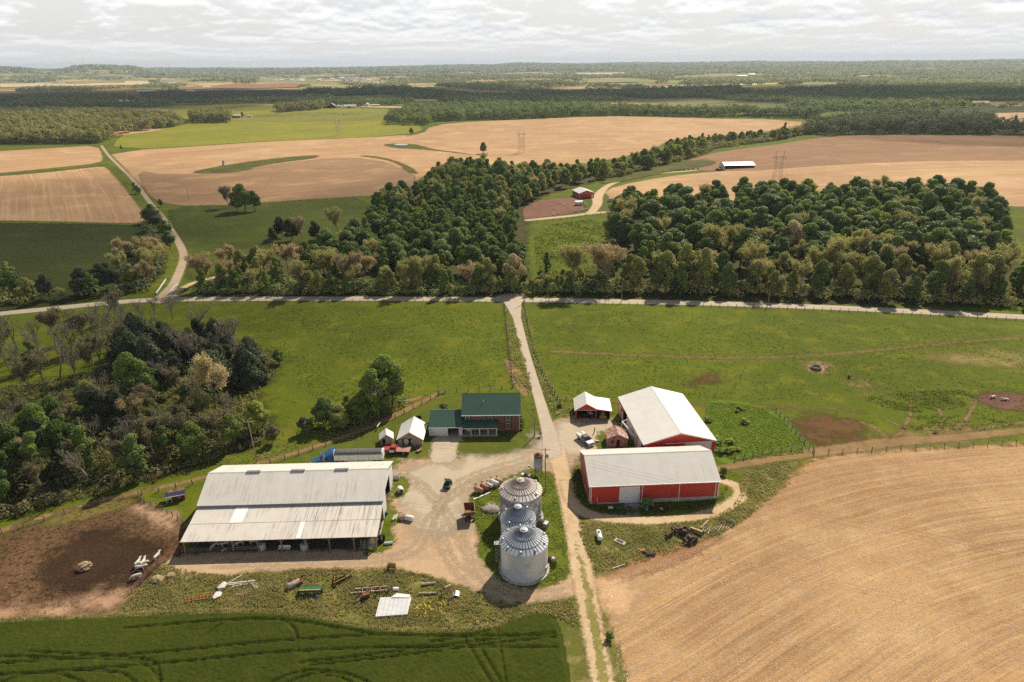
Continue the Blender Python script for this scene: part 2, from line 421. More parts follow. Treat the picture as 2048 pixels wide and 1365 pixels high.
FTILL = gmat('tilled_soil', G_((150, 116, 84)), G_((138, 106, 78)), G_((164, 128, 92)), rows=(.09, .5, G_((128, 98, 74))), **FST)
FGRN = gmat('hay_field', G_((134, 132, 42)), G_((118, 120, 36)), G_((148, 140, 52)), s=(.006, .03, .3), f3=.5, fine=.12, fuzz=1.5, soft=1.2, fscale=1.)
DPAST = gmat('shaded_pasture', G_((54, 62, 16)), G_((46, 54, 14)), G_((70, 72, 24)), s=(.012, .06, .5), f3=.5, fine=.3, fuzz=3, soft=2, fscale=2)  # darkened tone holds the cloud shade over the left pasture
FLOOR = gmat('wood_floor', G_((72, 66, 34)), G_((64, 68, 28)), G_((92, 80, 48)), s=(.05, .2, 1.), f3=.5, fine=.4, fuzz=5, soft=3)

# ---- far fields
def field(name, px, mat, cell=6, off=.05, row=None, smooth=1, pad=6): return area(name, px, mat, cell, off, pad, smooth, row)
field('stubble_field', [(215, 303), (480, 288), (780, 272), (845, 270), (862, 252), (960, 243), (1100, 237), (1300, 234), (1605, 238), (1600, 258), (1480, 270), (1340, 278), (1310, 300), (1230, 318), (1160, 330), (1000, 330), (900, 330), (850, 350), (800, 388), (740, 392), (600, 400), (480, 410), (330, 413), (282, 372), (248, 335)], FSTUB, 6, .05, [(215, 303), (480, 288), (780, 272), (1300, 262), (1605, 245)])
field('stubble_field', [(275, 340), (330, 352), (470, 340), (560, 328), (650, 318), (740, 316), (830, 345), (830, 380), (740, 392), (600, 400), (480, 410), (330, 413), (290, 385)], FSTUB2, 4, .09, [(260, 352), (480, 334), (740, 312)])
field('stubble_field', [(0, 352), (100, 343), (205, 331), (222, 345), (262, 392), (290, 432), (296, 447), (200, 446), (100, 443), (-120, 440), (-120, 360)], FSTUB, 4, .05, [(200, 330), (245, 385), (300, 470)])
field('stubble_field', [(-120, 312), (0, 303), (120, 296), (195, 291), (207, 316), (200, 327), (100, 337), (0, 347), (-120, 358)], FSTUB, 5, .05, [(0, 300), (195, 289)])
field('stubble_field', [(1200, 392), (1230, 372), (1330, 353), (1440, 343), (1520, 340), (1600, 330), (1750, 321), (1900, 316), (2200, 316), (2200, 416), (2000, 414), (1900, 400), (1600, 400), (1300, 410)], FSTUB, 5, .05, [(1300, 345), (1600, 326), (1900, 313), (2200, 312)])
field('tilled_field', [(1340, 340), (1372, 322), (1440, 304), (1550, 290), (1650, 274), (1800, 270), (2060, 270), (2240, 272), (2240, 322), (1900, 321), (1750, 326), (1600, 335), (1520, 341), (1440, 343)], FTILL, 6, .08, [(1400, 310), (1650, 280), (2050, 274)])
field('hay_field', [(222, 301), (480, 287), (800, 270), (848, 263), (835, 247), (780, 246), (762, 233), (830, 216), (640, 216), (560, 226), (548, 208), (320, 209), (376, 240), (370, 252), (280, 262), (236, 274)], FGRN, 8, .06)
field('hay_field', [(376, 243), (460, 243), (640, 243), (780, 240), (764, 232), (812, 222), (640, 224), (520, 232), (450, 236)], gmat('pale_pasture', G_((122, 122, 48)), G_((110, 112, 42)), G_((138, 130, 60)), **dict(FST, fuzz=3)), 9, .1)
field('pasture', [(-150, 446), (200, 449), (300, 452), (335, 500), (325, 560), (240, 598), (-150, 640)], DPAST, 3, .03, pad=4)
field('pasture', [(0, 292), (190, 289), (215, 281), (120, 278), (0, 280), (-100, 290)], DPAST, 5, .09)
field('stubble_field', [(50, 280), (220, 274), (340, 259), (300, 257), (120, 266), (40, 272)], FSTUB, 6, .12)
STRIPG = gmat('strip_grass', G_((84, 86, 34)), G_((72, 78, 28)), G_((112, 100, 54)), s=(.02, .08, .5), f3=.7, fine=.3, fuzz=3, soft=2, fscale=2)
# green strips in the stubble
field('grass_strip', [(375, 346), (440, 333), (520, 321), (600, 313), (640, 311), (632, 317), (560, 326), (505, 335), (498, 342), (430, 348)], STRIPG, 2.5, .16, pad=3)
field('grass_strip', [(705, 311), (770, 319), (800, 330), (815, 345), (838, 350), (826, 338), (800, 325), (760, 314)], STRIPG, 2.5, .16, pad=3)
field('grass_strip', [(762, 290), (800, 287), (840, 291), (862, 299), (920, 306), (960, 312), (900, 305), (840, 299), (790, 297)], STRIPG, 2.5, .16, pad=3)
field('pond', [(788, 289.6), (800, 288.8), (815, 289.5), (812, 291.2), (796, 291.6)], paint('pond_water', (.35, .37, .36), .1, .05), 1.5, .24, pad=.5)
field('grass_strip', [(0, 349), (100, 341), (215, 328), (213, 332), (100, 345), (0, 353), (-100, 360)], STRIPG, 2.5, .12, pad=3)
field('grass_strip', [(1195, 364), (1290, 340), (1400, 318), (1440, 326), (1400, 336), (1330, 345), (1210, 370)], STRIPG, 2.5, .2, pad=3)
FPALE = gmat('hazed_straw', G_((206, 184, 146)), G_((190, 168, 132)), G_((216, 196, 160)), **FST); FMEAD = gmat('hazed_meadow', G_((140, 138, 84)), G_((124, 126, 76)), G_((156, 146, 98)), **FST)  # paled, greyed colours carry distance haze
# beyond the tree line: the far patchwork
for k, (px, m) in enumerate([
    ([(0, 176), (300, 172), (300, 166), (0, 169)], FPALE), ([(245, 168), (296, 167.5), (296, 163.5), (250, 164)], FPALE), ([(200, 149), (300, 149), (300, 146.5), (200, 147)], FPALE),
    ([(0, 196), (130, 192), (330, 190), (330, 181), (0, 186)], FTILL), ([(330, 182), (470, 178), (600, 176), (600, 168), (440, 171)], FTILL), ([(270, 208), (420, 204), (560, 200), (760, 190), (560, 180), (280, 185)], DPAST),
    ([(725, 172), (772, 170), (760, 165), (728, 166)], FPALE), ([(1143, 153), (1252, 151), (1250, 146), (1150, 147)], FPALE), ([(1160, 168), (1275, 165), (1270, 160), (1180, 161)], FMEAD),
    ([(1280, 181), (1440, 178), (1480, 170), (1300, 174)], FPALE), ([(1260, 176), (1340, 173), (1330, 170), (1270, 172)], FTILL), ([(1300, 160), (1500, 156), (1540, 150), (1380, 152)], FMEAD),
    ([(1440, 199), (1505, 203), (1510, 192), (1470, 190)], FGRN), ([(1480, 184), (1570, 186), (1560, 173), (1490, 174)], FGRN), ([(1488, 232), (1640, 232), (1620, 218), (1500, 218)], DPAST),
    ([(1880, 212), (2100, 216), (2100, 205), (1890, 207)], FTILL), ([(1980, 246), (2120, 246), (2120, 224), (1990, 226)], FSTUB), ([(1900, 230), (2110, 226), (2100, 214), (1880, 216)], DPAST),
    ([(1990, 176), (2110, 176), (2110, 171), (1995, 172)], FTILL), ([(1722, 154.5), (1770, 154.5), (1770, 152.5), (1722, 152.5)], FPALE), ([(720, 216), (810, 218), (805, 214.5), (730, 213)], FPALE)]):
    field('far_field', px, m, 12, .3 + .01*(k % 3), row=None if m in (FGRN, DPAST) or m.name == 'hazed_meadow' else px[:2], pad=10, smooth=0)

field('pasture', [(335, 414), (480, 412), (600, 402), (742, 394), (720, 470), (560, 505), (400, 560), (372, 560), (372, 500), (345, 450)], gmat('valley_pasture', G_((74, 84, 22)), G_((64, 74, 19)), G_((92, 96, 32)), s=(.012, .06, .5), f3=.5, fine=.3, fuzz=3, soft=2, fscale=2), 3, .02, pad=4)
# ---- woods' floors
FLOORS = {
 'right': [(1235, 400), (1400, 405), (1700, 392), (1930, 402), (2005, 440), (2010, 520), (2100, 570), (2100, 612), (1800, 612), (1600, 604), (1400, 598), (1200, 594), (1070, 590), (1100, 560), (1190, 545), (1225, 470)],
 'middle': [(380, 590), (400, 562), (470, 530), (560, 505), (700, 480), (750, 430), (770, 395), (840, 370), (900, 340), (1000, 335), (1190, 345), (1200, 365), (1130, 378), (1050, 410), (1055, 460), (1045, 520), (1066, 590), (800, 591), (560, 592)],
 'left': [(-150, 800), (60, 770), (200, 740), (250, 700), (420, 680), (520, 690), (566, 730), (500, 800), (560, 850), (520, 890), (380, 935), (200, 985), (0, 1040), (-200, 1090)]}
for k, v in FLOORS.items(): area('wood_floor', v, FLOOR, 3, .03, 4)

# ---- near ground covers
area('lawn', [(560, 925), (640, 893), (742, 860), (820, 825), (880, 793), (1022, 783), (1040, 800), (1062, 830), (1082, 862), (1086, 880), (1068, 897), (1020, 909), (960, 918), (905, 921), (850, 925), (800, 925), (700, 935), (420, 960), (330, 1000), (285, 990), (400, 975)], GRASS, .8, .012, 1.2)
area('verge', [(1012, 612), (1028, 640), (1046, 700), (1060, 745), (1072, 800), (1062, 815), (1040, 790), (1026, 770), (1022, 735), (1014, 660)], VERGE, .8, .014, 1.5)
area('verge', [(1046, 612), (1060, 690), (1085, 755), (1118, 808), (1150, 815), (1145, 838), (1112, 840), (1098, 818), (1078, 755), (1056, 690), (1042, 640)], VERGE, .8, .014, 1.5)
area('verge', [(1405, 800), (1470, 800), (1552, 818), (1628, 906), (1560, 918), (1470, 932), (1430, 925), (1428, 880)], gmat('rank_grass', G_((88, 116, 26)), G_((100, 122, 32)), G_((70, 96, 26)), s=(.07, .35, 1.4), f3=.6, fine=.4, fuzz=1.2, soft=.6), .8, .014, 1.5)
area('mud_lot', [(-60, 1085), (0, 1074), (30, 1060), (80, 1045), (127, 1029), (205, 1006), (277, 992), (291, 1008), (311, 1013), (341, 1031), (368, 1047), (372, 1085), (355, 1112), (318, 1129), (268, 1179), (226, 1225), (159, 1234), (0, 1240), (-80, 1245)], MUD, .7, .02, 1.5)
area('dark_mud', [(150, 1060), (260, 1070), (310, 1085), (330, 1110), (280, 1160), (220, 1175), (130, 1180), (80, 1165), (110, 1120)], MUDD, .8, .03, 8)
area('dry_mud', [(-60, 1225), (60, 1218), (150, 1205), (210, 1180), (262, 1180), (226, 1224), (150, 1233), (-60, 1242)], MUDL, .8, .032, 5)
area('dry_mud', [(270, 1012), (315, 1015), (350, 1040), (352, 1062), (320, 1055), (270, 1030)], MUDL, .8, .033, 4)
area('rough_grass', [(60, 1050), (140, 1024), (260, 992), (270, 1012), (200, 1030), (110, 1056)], OLDT, .8, .034, 4)
area('weedy_ground', [(226, 1226), (268, 1180), (318, 1132), (345, 1125), (420, 1150), (560, 1138), (720, 1134), (800, 1132), (870, 1152), (965, 1180), (985, 1205), (1080, 1200), (1150, 1190), (1165, 1260), (1180, 1365), (1190, 1420), (1120, 1420), (1100, 1290), (960, 1275), (800, 1270), (600, 1240), (300, 1236), (-80, 1252), (-80, 1240), (100, 1238)], WEEDY, .6, .016, 2)
area('weedy_ground', [(1145, 1040), (1180, 1040), (1300, 1046), (1420, 1036), (1490, 1000), (1480, 950), (1445, 940), (1520, 925), (1600, 915), (1600, 950), (1560, 985), (1500, 1040), (1420, 1090), (1300, 1130), (1200, 1160), (1185, 1140), (1165, 1080)], WEEDY, .6, .016, 2)
# yards
area('gravel_yard', [(795, 925), (860, 915), (915, 919), (965, 918), (1020, 908), (1072, 894), (1088, 878), (1104, 838), (1150, 836), (1212, 838), (1240, 850), (1245, 866), (1205, 902), (1160, 906), (1150, 925), (1128, 960), (1105, 945), (1060, 938), (1010, 957), (965, 972), (942, 985), (936, 1005), (948, 1045), (962, 1075), (950, 1100), (968, 1126), (995, 1160), (1015, 1172), (1050, 1180), (1090, 1178), (1130, 1162), (1146, 1140), (1170, 1165), (1160, 1190), (1080, 1206), (1000, 1207), (965, 1186), (900, 1166), (850, 1152), (790, 1136), (700, 1138), (560, 1140), (450, 1152), (400, 1160), (345, 1140), (322, 1128), (372, 1105), (560, 1100), (745, 1100), (775, 1092), (790, 1060), (784, 1010), (786, 950)], GRAVD, .6, .022, 2)
area('gravel_yard', [(800, 935), (860, 924), (965, 920), (1020, 911), (1075, 896), (1105, 842), (1150, 840), (1208, 842), (1236, 855), (1200, 900), (1130, 925), (1060, 934), (1000, 955), (940, 978), (930, 1010), (930, 1060), (870, 1085), (820, 1040), (800, 980)], gmat('loose_gravel', G_((186, 171, 147)), G_((172, 160, 140)), G_((194, 173, 142)), s=(.06, .22, 1.6), f3=.6, fine=.16, fuzz=7, soft=4, fscale=3), .6, .030, 9)
area('gravel_drive', [(866, 870), (932, 870), (914, 893), (913, 925), (858, 928), (862, 900)], GRAV, .5, .034, 1)
# wheel ruts worn into the yard
RUT = gmat('wheel_rut', G_((181, 162, 135)), G_((172, 154, 129)), G_((190, 169, 138)), s=(.1, .4, 1.6), f3=.6, fine=.2, fuzz=1.3, soft=.9, fscale=3)
for j, px in enumerate(([(1100, 922), (1020, 946), (945, 968), (885, 1000), (852, 1055), (832, 1106), (760, 1121), (600, 1122), (430, 1128)], [(1000, 1192), (945, 1166), (892, 1116), (872, 1045), (888, 985), (950, 948), (1060, 918)], [(800, 948), (850, 975), (905, 1040), (930, 1100), (975, 1165), (1060, 1194), (1130, 1184)])):
    P = chaikin(w2(px), 2, False); d = np.gradient(P, axis=0); n = np.column_stack([-d[:, 1], d[:, 0]])/np.linalg.norm(d, axis=1)[:, None]
    for s in (-.85, .85): strip('wheel_rut', P+n*s, .42, RUT, .35, .0335+.003*j+.001*(s > 0), .6, world=True)
# islands of grass in the yard
area('grass_island', [(1059, 937), (1090, 940), (1111, 962), (1126, 1030), (1141, 1107), (1141, 1137), (1126, 1160), (1081, 1177), (1044, 1178), (1007, 1168), (992, 1156), (968, 1124), (955, 1100), (964, 1075), (950, 1044), (945, 1017), (937, 1000), (948, 982), (979, 968), (1019, 955)], VERGE, .5, .040, 1.5)
area('grass_island', [(785, 950), (812, 955), (820, 975), (806, 994), (786, 1000)], VERGE, .5, .040, 1.2)
area('grass_island', [(770, 1020), (800, 1024), (815, 1040), (790, 1050), (768, 1052)], VERGE, .5, .040, 1.2)
area('grass_island', [(722, 1108), (755, 1072), (785, 1070), (796, 1082), (775, 1100), (745, 1110)], VERGE, .5, .040, 1.2)
area('grass_island', [(1138, 945), (1158, 935), (1182, 1010), (1300, 1012), (1430, 1004), (1462, 960), (1472, 985), (1440, 1015), (1400, 1028), (1290, 1034), (1200, 1030), (1160, 1010), (1140, 975)], VERGE, .5, .040, 1.)
area('grass_island', [(1196, 866), (1212, 862), (1216, 894), (1205, 902), (1190, 896)], VERGE, .5, .040, 1.)
area('concrete_apron', [(1246, 1003), (1280, 1002), (1283, 1022), (1278, 1034), (1252, 1034)], gmat('grey_gravel', G_((150, 146, 138)), G_((140, 138, 132)), G_((160, 154, 144)), fine=.15, fuzz=.5, soft=.3), .4, .05, .8)
area('gravel_patch', [(965, 1022), (972, 1008), (985, 1004), (996, 1010), (998, 1024), (984, 1032), (970, 1030)], GRAV, .4, .05, 1)
# roads and tracks
strip('road', [(-260, 652), (-100, 640), (0, 628), (100, 618), (200, 608), (290, 600.5), (400, 598.5), (700, 597.5), (1040, 600), (1200, 603), (1400, 606.5), (1600, 613), (1800, 622), (2048, 634.5), (2300, 648)], 5.6, ROAD, 1., .05, 1.5)
strip('road', [(332, 599), (330, 590), (345, 574), (357, 549), (368, 520), (366, 500), (345, 465), (326, 436), (300, 406), (284, 384), (262, 355), (240, 335), (216, 311), (203, 292)], [11, 6, 4.6, 4.2, 4, 4, 3.8, 3.6, 3.4, 3.4, 3.2, 3.2, 3.2, 3.2], gmat('rural_lane', G_((176, 156, 130)), G_((164, 146, 122)), G_((150, 132, 100)), s=(.06, .3, 1.4), f3=.6, fine=.2, fuzz=.7, soft=.5), 1.2, .06, 2)
strip('gravel_path', [(350, 588), (372, 572), (400, 562), (450, 551), (500, 535)], 3, TRACK, 1., .07, 2)
strip('driveway', [(1024, 598), (1026, 606), (1034, 636), (1049, 700), (1064, 750), (1079, 800), (1091, 842), (1101, 872), (1104, 907)], [14, 7, 3.1, 2.9, 2.9, 3., 3.4, 4.2, 4.8], ROAD, .6, .055, .8)
strip('farm_lane', [(1112, 900), (1124, 945), (1137, 1010), (1150, 1080), (1163, 1140), (1172, 1185), (1190, 1280), (1212, 1400)], [5, 4.0, 3.4, 3.4, 4.2, 4, 3.6, 3.6], TRACK, .5, .046, 1.2)
strip('lane_grass', [(1152, 1085), (1166, 1140), (1178, 1195), (1194, 1280), (1214, 1400)], [.2, .6, 1.0, 1.2, 1.2], MID, .4, .054, 1)
strip('farm_track', [(1128, 965), (1140, 1000), (1165, 1028), (1230, 1040), (1330, 1043), (1420, 1030), (1476, 1003), (1484, 980), (1462, 967), (1440, 962)], [2, 3, 3, 2.8, 2.6, 2.8, 3, 3, 2.6, 2], TRACK, .5, .048, 1)
strip('farm_track', [(1425, 940), (1500, 926), (1560, 914), (1640, 905), (1700, 896), (1800, 882), (1900, 877), (2060, 860), (2200, 846)], [2, 3, 3.4, 4, 4.4, 4.4, 3.6, 3, 3], TRAIL, .8, .026, 2)
strip('farm_track', [(1056, 441), (1150, 432), (1180, 427), (1215, 425), (1232, 423)], 5, TRACK, 1.5, .07, 2)
strip('farm_track', [(1180, 428), (1192, 415), (1196, 405), (1193, 396), (1205, 380), (1220, 369), (1262, 353), (1330, 346), (1400, 341), (1448, 337)], [6, 6, 7, 8, 6, 5, 5, 5, 5, 5], TRACK, 1.6, .075, 3)
area('mud_lot', [(1045, 436), (1046, 415), (1080, 402), (1130, 396), (1158, 398), (1166, 412), (1172, 423), (1120, 431), (1056, 439)], gmat('brown_lot', G_((128, 92, 76)), G_((116, 84, 70)), G_((140, 104, 84)), s=(.03, .15, .8), f3=.5, fine=.2, fuzz=1.5, soft=1, spots=(.08, .62, G_((66, 50, 44)), .7)), 1.2, .09, 2)
strip('cattle_track', [(0, 1062), (100, 1030), (250, 990), (400, 958), (600, 905), (740, 855), (830, 812), (885, 783)], [2, 2, 1.6, 1.4, 1.8, 2.2, 2.4, 1.5], TRAIL, .6, .030, 1.5)
strip('cattle_track', [(700, 862), (760, 832), (800, 806), (840, 795)], 2.2, TRAIL, .6, .032, 1.5)
strip('cattle_track', [(1012, 720), (1030, 740), (1038, 765), (1050, 790)], [1.5, 4, 4, 2], TRAIL, .6, .034, 1.5)
strip('old_track', [(1104, 703), (1300, 713), (1480, 717), (1640, 712), (1750, 701), (1900, 686), (2060, 675), (2250, 668)], 2.6, OLDT, .8, .024, 2)
strip('old_track', [(1130, 801), (1240, 806), (1420, 812), (1560, 814), (1650, 816), (1730, 826)], 1., OLDT, .7, .024, 1.5)
area('red_patch', [(1600, 838), (1640, 832), (1700, 838), (1745, 862), (1722, 880), (1650, 892), (1622, 880), (1605, 860)], REDD, .9, .025, 7)
area('red_patch', [(1375, 762), (1400, 752), (1432, 752), (1426, 764), (1392, 770)], REDD, .8, .025, 4)
area('mud_patch', [(1940, 796), (1985, 782), (2060, 790), (2150, 800), (2150, 830), (2030, 822), (1975, 812)], gmat('purple_mud', G_((112, 78, 66)), G_((100, 70, 60)), G_((126, 92, 74)), fine=.3, fuzz=3, soft=1.5), .9, .026, 3)
for px in ([(1840, 712), (1900, 706), (2050, 700), (2150, 720), (2040, 735), (1930, 730)], [(1640, 900), (1750, 872), (1900, 850), (1980, 860), (1860, 884), (1700, 900)], [(1700, 764), (1760, 775), (1740, 785), (1700, 775)]):
    area('worn_pasture', px, BARE, 1., .024, 8)
for px in ([(1724, 845), (1750, 856), (1770, 872), (1777, 876)], [(1780, 843), (1800, 852), (1809, 860), (1790, 875)], [(1822, 790), (1824, 822), (1815, 842), (1809, 858)], [(1866, 800), (1880, 824), (1889, 840), (1880, 858), (1868, 868)], [(1950, 800), (1940, 830), (1920, 850), (1910, 858)], [(1860, 870), (1950, 858), (2050, 845)]):
    strip('cattle_trail', px, .9, TRAIL, .45, .035, .9)
area('stubble_field', [(2300, 872), (2048, 888), (1900, 895), (1740, 901), (1640, 913), (1606, 930), (1575, 965), (1520, 1012), (1470, 1052), (1420, 1082), (1370, 1103), (1310, 1122), (1250, 1140), (1205, 1158), (1196, 1172), (1205, 1220), (1222, 1300), (1245, 1420), (1300, 1500), (2300, 1500), (2700, 1200)], STUB, .9, .02, 4, row=[(900, 1190), (1100, 1120), (1250, 1050), (1400, 990), (1560, 940), (1750, 900), (2000, 876), (2400, 860)])
strip('dirt_edge', [(1212, 1172), (1250, 1143), (1310, 1124), (1370, 1105), (1430, 1079)], [2, 4, 5, 4, 1.5], gmat('turned_soil', G_((156, 118, 84)), G_((138, 102, 72)), G_((174, 138, 100)), fine=.35, fuzz=1.5, soft=1, s=(.1, .5, 1.5)), .5, .03, 2)
area('worn_dirt', [(1160, 1140), (1196, 1158), (1225, 1160), (1262, 1150), (1275, 1190), (1255, 1235), (1222, 1250), (1204, 1215), (1184, 1200), (1168, 1180)], gmat('straw_dirt', G_((200, 166, 126)), G_((188, 152, 112)), G_((212, 180, 140)), s=(.06, .3, 1.4), f3=.6, fine=.3, fuzz=5, soft=3, fscale=3), .5, .045, 6)
strip('field_margin', [(1206, 1225), (1214, 1262), (1228, 1330), (1245, 1410)], [1, 2.4, 2.8, 3], WEEDY, .5, .034, 1.5)

# ---- the wheat: standing crop, 45 cm tall, with real wheel gaps pressed into it
def wheat():
    edge = [(-260, 1262), (0, 1246), (150, 1240), (310, 1233), (454, 1227), (560, 1229), (662, 1245), (745, 1262), (868, 1268), (960, 1264), (1020, 1244), (1080, 1226), (1112, 1236), (1132, 1330), (1146, 1420), (1150, 1500), (-300, 1500)]
    tr = [[(-200, 1345), (200, 1319), (366, 1306.5), (493, 1292), (600, 1284), (652, 1280.5), (745, 1274), (868, 1277.5), (980, 1276), (1115, 1276)],
          [(-200, 1368), (200, 1342.6), (356, 1330), (532, 1311), (600, 1307.5), (760, 1300), (950, 1299), (1115, 1300)],
          [(0, 1318), (220, 1323), (278, 1327), (309, 1345), (317, 1370)], [(60, 1308), (294, 1321), (317, 1337), (322, 1370)],
          [(150, 1345), (200, 1348.5), (249, 1350.5), (272, 1372)], [(456, 1246), (420, 1268), (395, 1290)],
          [(560, 1240), (587, 1257), (596, 1284)], [(250, 1262), (454, 1244), (560, 1243), (660, 1258), (745, 1273)], [(600, 1330), (720, 1318), (860, 1300), (1000, 1282), (1110, 1270)],
          [(620, 1336), (740, 1324), (880, 1306), (1020, 1288), (1112, 1279)], [(930, 1284), (958, 1330), (984, 1372)], [(950, 1282), (975, 1325), (1004, 1372)],
          [(990, 1246), (1000, 1300), (1012, 1372)], [(540, 1372), (600, 1345), (690, 1350), (740, 1372)], [(572, 1372), (620, 1352), (680, 1358), (705, 1372)], [(0, 1372), (60, 1350), (120, 1352), (170, 1372)],
          [(1040, 1236), (960, 1275), (860, 1290)]]
    T = [chaikin(w2(p), 2, False) for p in tr]
    rg = np.random.default_rng(3)
    def lift(G, sd):
        d = np.full(len(G), 9.)
        for q in T:
            m = (G[:, 0] > q[:, 0].min()-2) & (G[:, 0] < q[:, 0].max()+2) & (G[:, 1] > q[:, 1].min()-2) & (G[:, 1] < q[:, 1].max()+2)
            if m.any(): d[m] = np.minimum(d[m], seg_dist(G[m], q, False))
        wob = .1*np.sin(G[:, 0]*1.7+np.sin(G[:, 1]*2.1))
        hh = .62*sst(-.1, .5, sd)*(.3+.7*sst(.1, .27, d+wob*.35))
        return hh + rg.normal(0, .06, len(G))*sst(.1, .4, hh) 
    m = gmat('young_wheat', G_((64, 73, 17)), G_((55, 65, 15)), G_((74, 77, 22)), s=(.03, .25, 1.8), f3=.5, fine=.32, bump=.6)
    area('wheat_crop', edge, m, .26, .03, .3, 2, lift=lift, kind='stuff', label='dark green young wheat with curving wheel tracks in the foreground', cat='crop')
wheat()
# ================================================================ BUILDINGS
def walls(par, mat, name, *segs):
    for p0, p1, z0, z1, t, *h in segs: MB().wall(p0, p1, z0, z1, t, h[0] if h else ()).build(name, mat, par)
m_roofw = sheetmetal('white_roof_sheets', (.72, .68, .61), .3, 0, (.24, .20, .16), .55, .42, .3, (3.2, .14))
m_rooft = sheetmetal('streaked_roof_sheets', (.66, .61, .54), .28, 0, (.22, .17, .13), 1.2, .5, .4, (4.5, .12))
m_roofr = sheetmetal('shed_roof_sheets', (.68, .65, .59), .3, 0, (.34, .32, .30), .35, .4, .35, (3.2, .14))
m_roofb = sheetmetal('bright_roof_sheets', (.74, .71, .66), .3, 1, (.4, .38, .35), .15, .4, .3, (.14, 3.2), slope=0)
m_red = sheetmetal('red_wall_sheets', (.56, .050, .032), .3, 0, (.22, .04, .03), .35, .5, .35, (3, .2), slope=2)
m_redy = sheetmetal('red_wall_sheets_side', (.56, .050, .032), .3, 1, (.22, .04, .03), .3, .5, .35, (.2, 3), slope=2)
m_redold = sheetmetal('faded_red_wall', (.40, .075, .05), .3, 1, (.2, .07, .05), .5, .6, .35, (.2, 3), slope=2)
m_wally = sheetmetal('white_wall_sheets', (.72, .71, .69), .3, 1, (.4, .36, .32), .3, .5, .3, (.2, 3), slope=2)
m_wallx = sheetmetal('white_wall_sheets_long', (.72, .71, .69), .3, 0, (.4, .36, .32), .3, .5, .3, (3, .2), slope=2)
m_trim = paint('white_trim', (.76, .75, .72), .06, .45)
m_conc = paint('concrete', (.46, .42, .37), .2, .9, dirt=(.28, .25, .22), damt=.4, bump=.2)
m_dark = paint('interior_shade', (.035, .028, .022), .3, .95)  # near-black stands for the shade inside openings, put into the colour
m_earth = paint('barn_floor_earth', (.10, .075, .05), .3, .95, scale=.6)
m_wood = paint('old_timber', (.28, .19, .12), .25, .9, dirt=(.16, .11, .08), damt=.4)
m_grey = paint('grey_steel', (.32, .33, .34), .12, .45, .6)
m_green = sheetmetal('green_roof_sheets', (.048, .108, .078), .42, 0, (.03, .08, .06), .3, .4, .3, (2., .2))
m_glass = paint('window_glass', (.03, .035, .04), .1, .08, spec=.6)
m_shut = paint('dark_shutter', (.02, .045, .04), .1, .6)
def brick():
    t = NT('red_brick'); o = t.obj(); mp = t.n('ShaderNodeMapping'); t.l(o, mp.inputs[0]); mp.inputs['Rotation'].default_value = (R(90), 0, 0)
    b = t.n('ShaderNodeTexBrick'); t.l(mp.outputs[0], b.inputs['Vector']); b.inputs['Scale'].default_value = 1
    b.inputs['Brick Width'].default_value = .4; b.inputs['Row Height'].default_value = .16; b.inputs['Mortar Size'].default_value = .012
    b.inputs['Color1'].default_value = (.19, .08, .05, 1); b.inputs['Color2'].default_value = (.145, .06, .04, 1); b.inputs['Mortar'].default_value = (.26, .18, .14, 1)
    c = t.mix(t.math('MULTIPLY', t.noise(o, .8, 4), .5), b.outputs[0], (.22, .10, .065)); return t.end(t.bsdf(c, .9))
m_brick = brick()
m_rust = paint('rusty_roof', (.50, .44, .40), .12, .6, dirt=(.30, .11, .055), damt=.55, dscale=1.6)
m_rusty = paint('rust', (.20, .085, .045), .35, .85, dirt=(.10, .05, .03), damt=.45)

def gable_roof(x0, x1, ya, yb, ze, zr, ov=.35, t=.1, ends=.3, ym=None):
    """roof with the ridge along x: two plates, overhanging eaves and gable ends"""
    mb = MB(); ym = (ya+yb)/2 if ym is None else ym
    sa = (zr-ze)/(ym-ya); sb = (zr-ze)/(yb-ym); a, b = x0-ends, x1+ends
    mb.slab([(a, ya-ov, ze-ov*sa+t), (b, ya-ov, ze-ov*sa+t), (b, ym, zr+t), (a, ym, zr+t)], t)
    mb.slab([(a, ym+.002, zr+t), (b, ym+.002, zr+t), (b, yb+ov, ze-ov*sb+t), (a, yb+ov, ze-ov*sb+t)], t)
    mb.prism([(ym-.22, zr+t-.22*sa+.02), (ym, zr+t+.05), (ym+.22, zr+t-.22*sb+.02)], a-.01, b+.01)   # ridge cap
    return mb
def gable_roof_y(y0, y1, xa, xb, ze, zr, ov=.35, t=.1, ends=.3):
    mb = gable_roof(y0, y1, xa, xb, ze, zr, ov, t, ends); mb.v = [(y, x, z) for x, y, z in mb.v]; mb.f = [tuple(reversed(f)) for f in mb.f]; return mb
def tri_x(x0, x1, ya, yb, ze, zr):          # gable triangle standing across y
    return MB().prism([(ya, ze), (yb, ze), ((ya+yb)/2, zr)], x0, x1)
def tri_y(y0, y1, xa, xb, ze, zr):
    return MB().prism([(xa, ze), (xb, ze), ((xa+xb)/2, zr)], y0, y1, 'y')

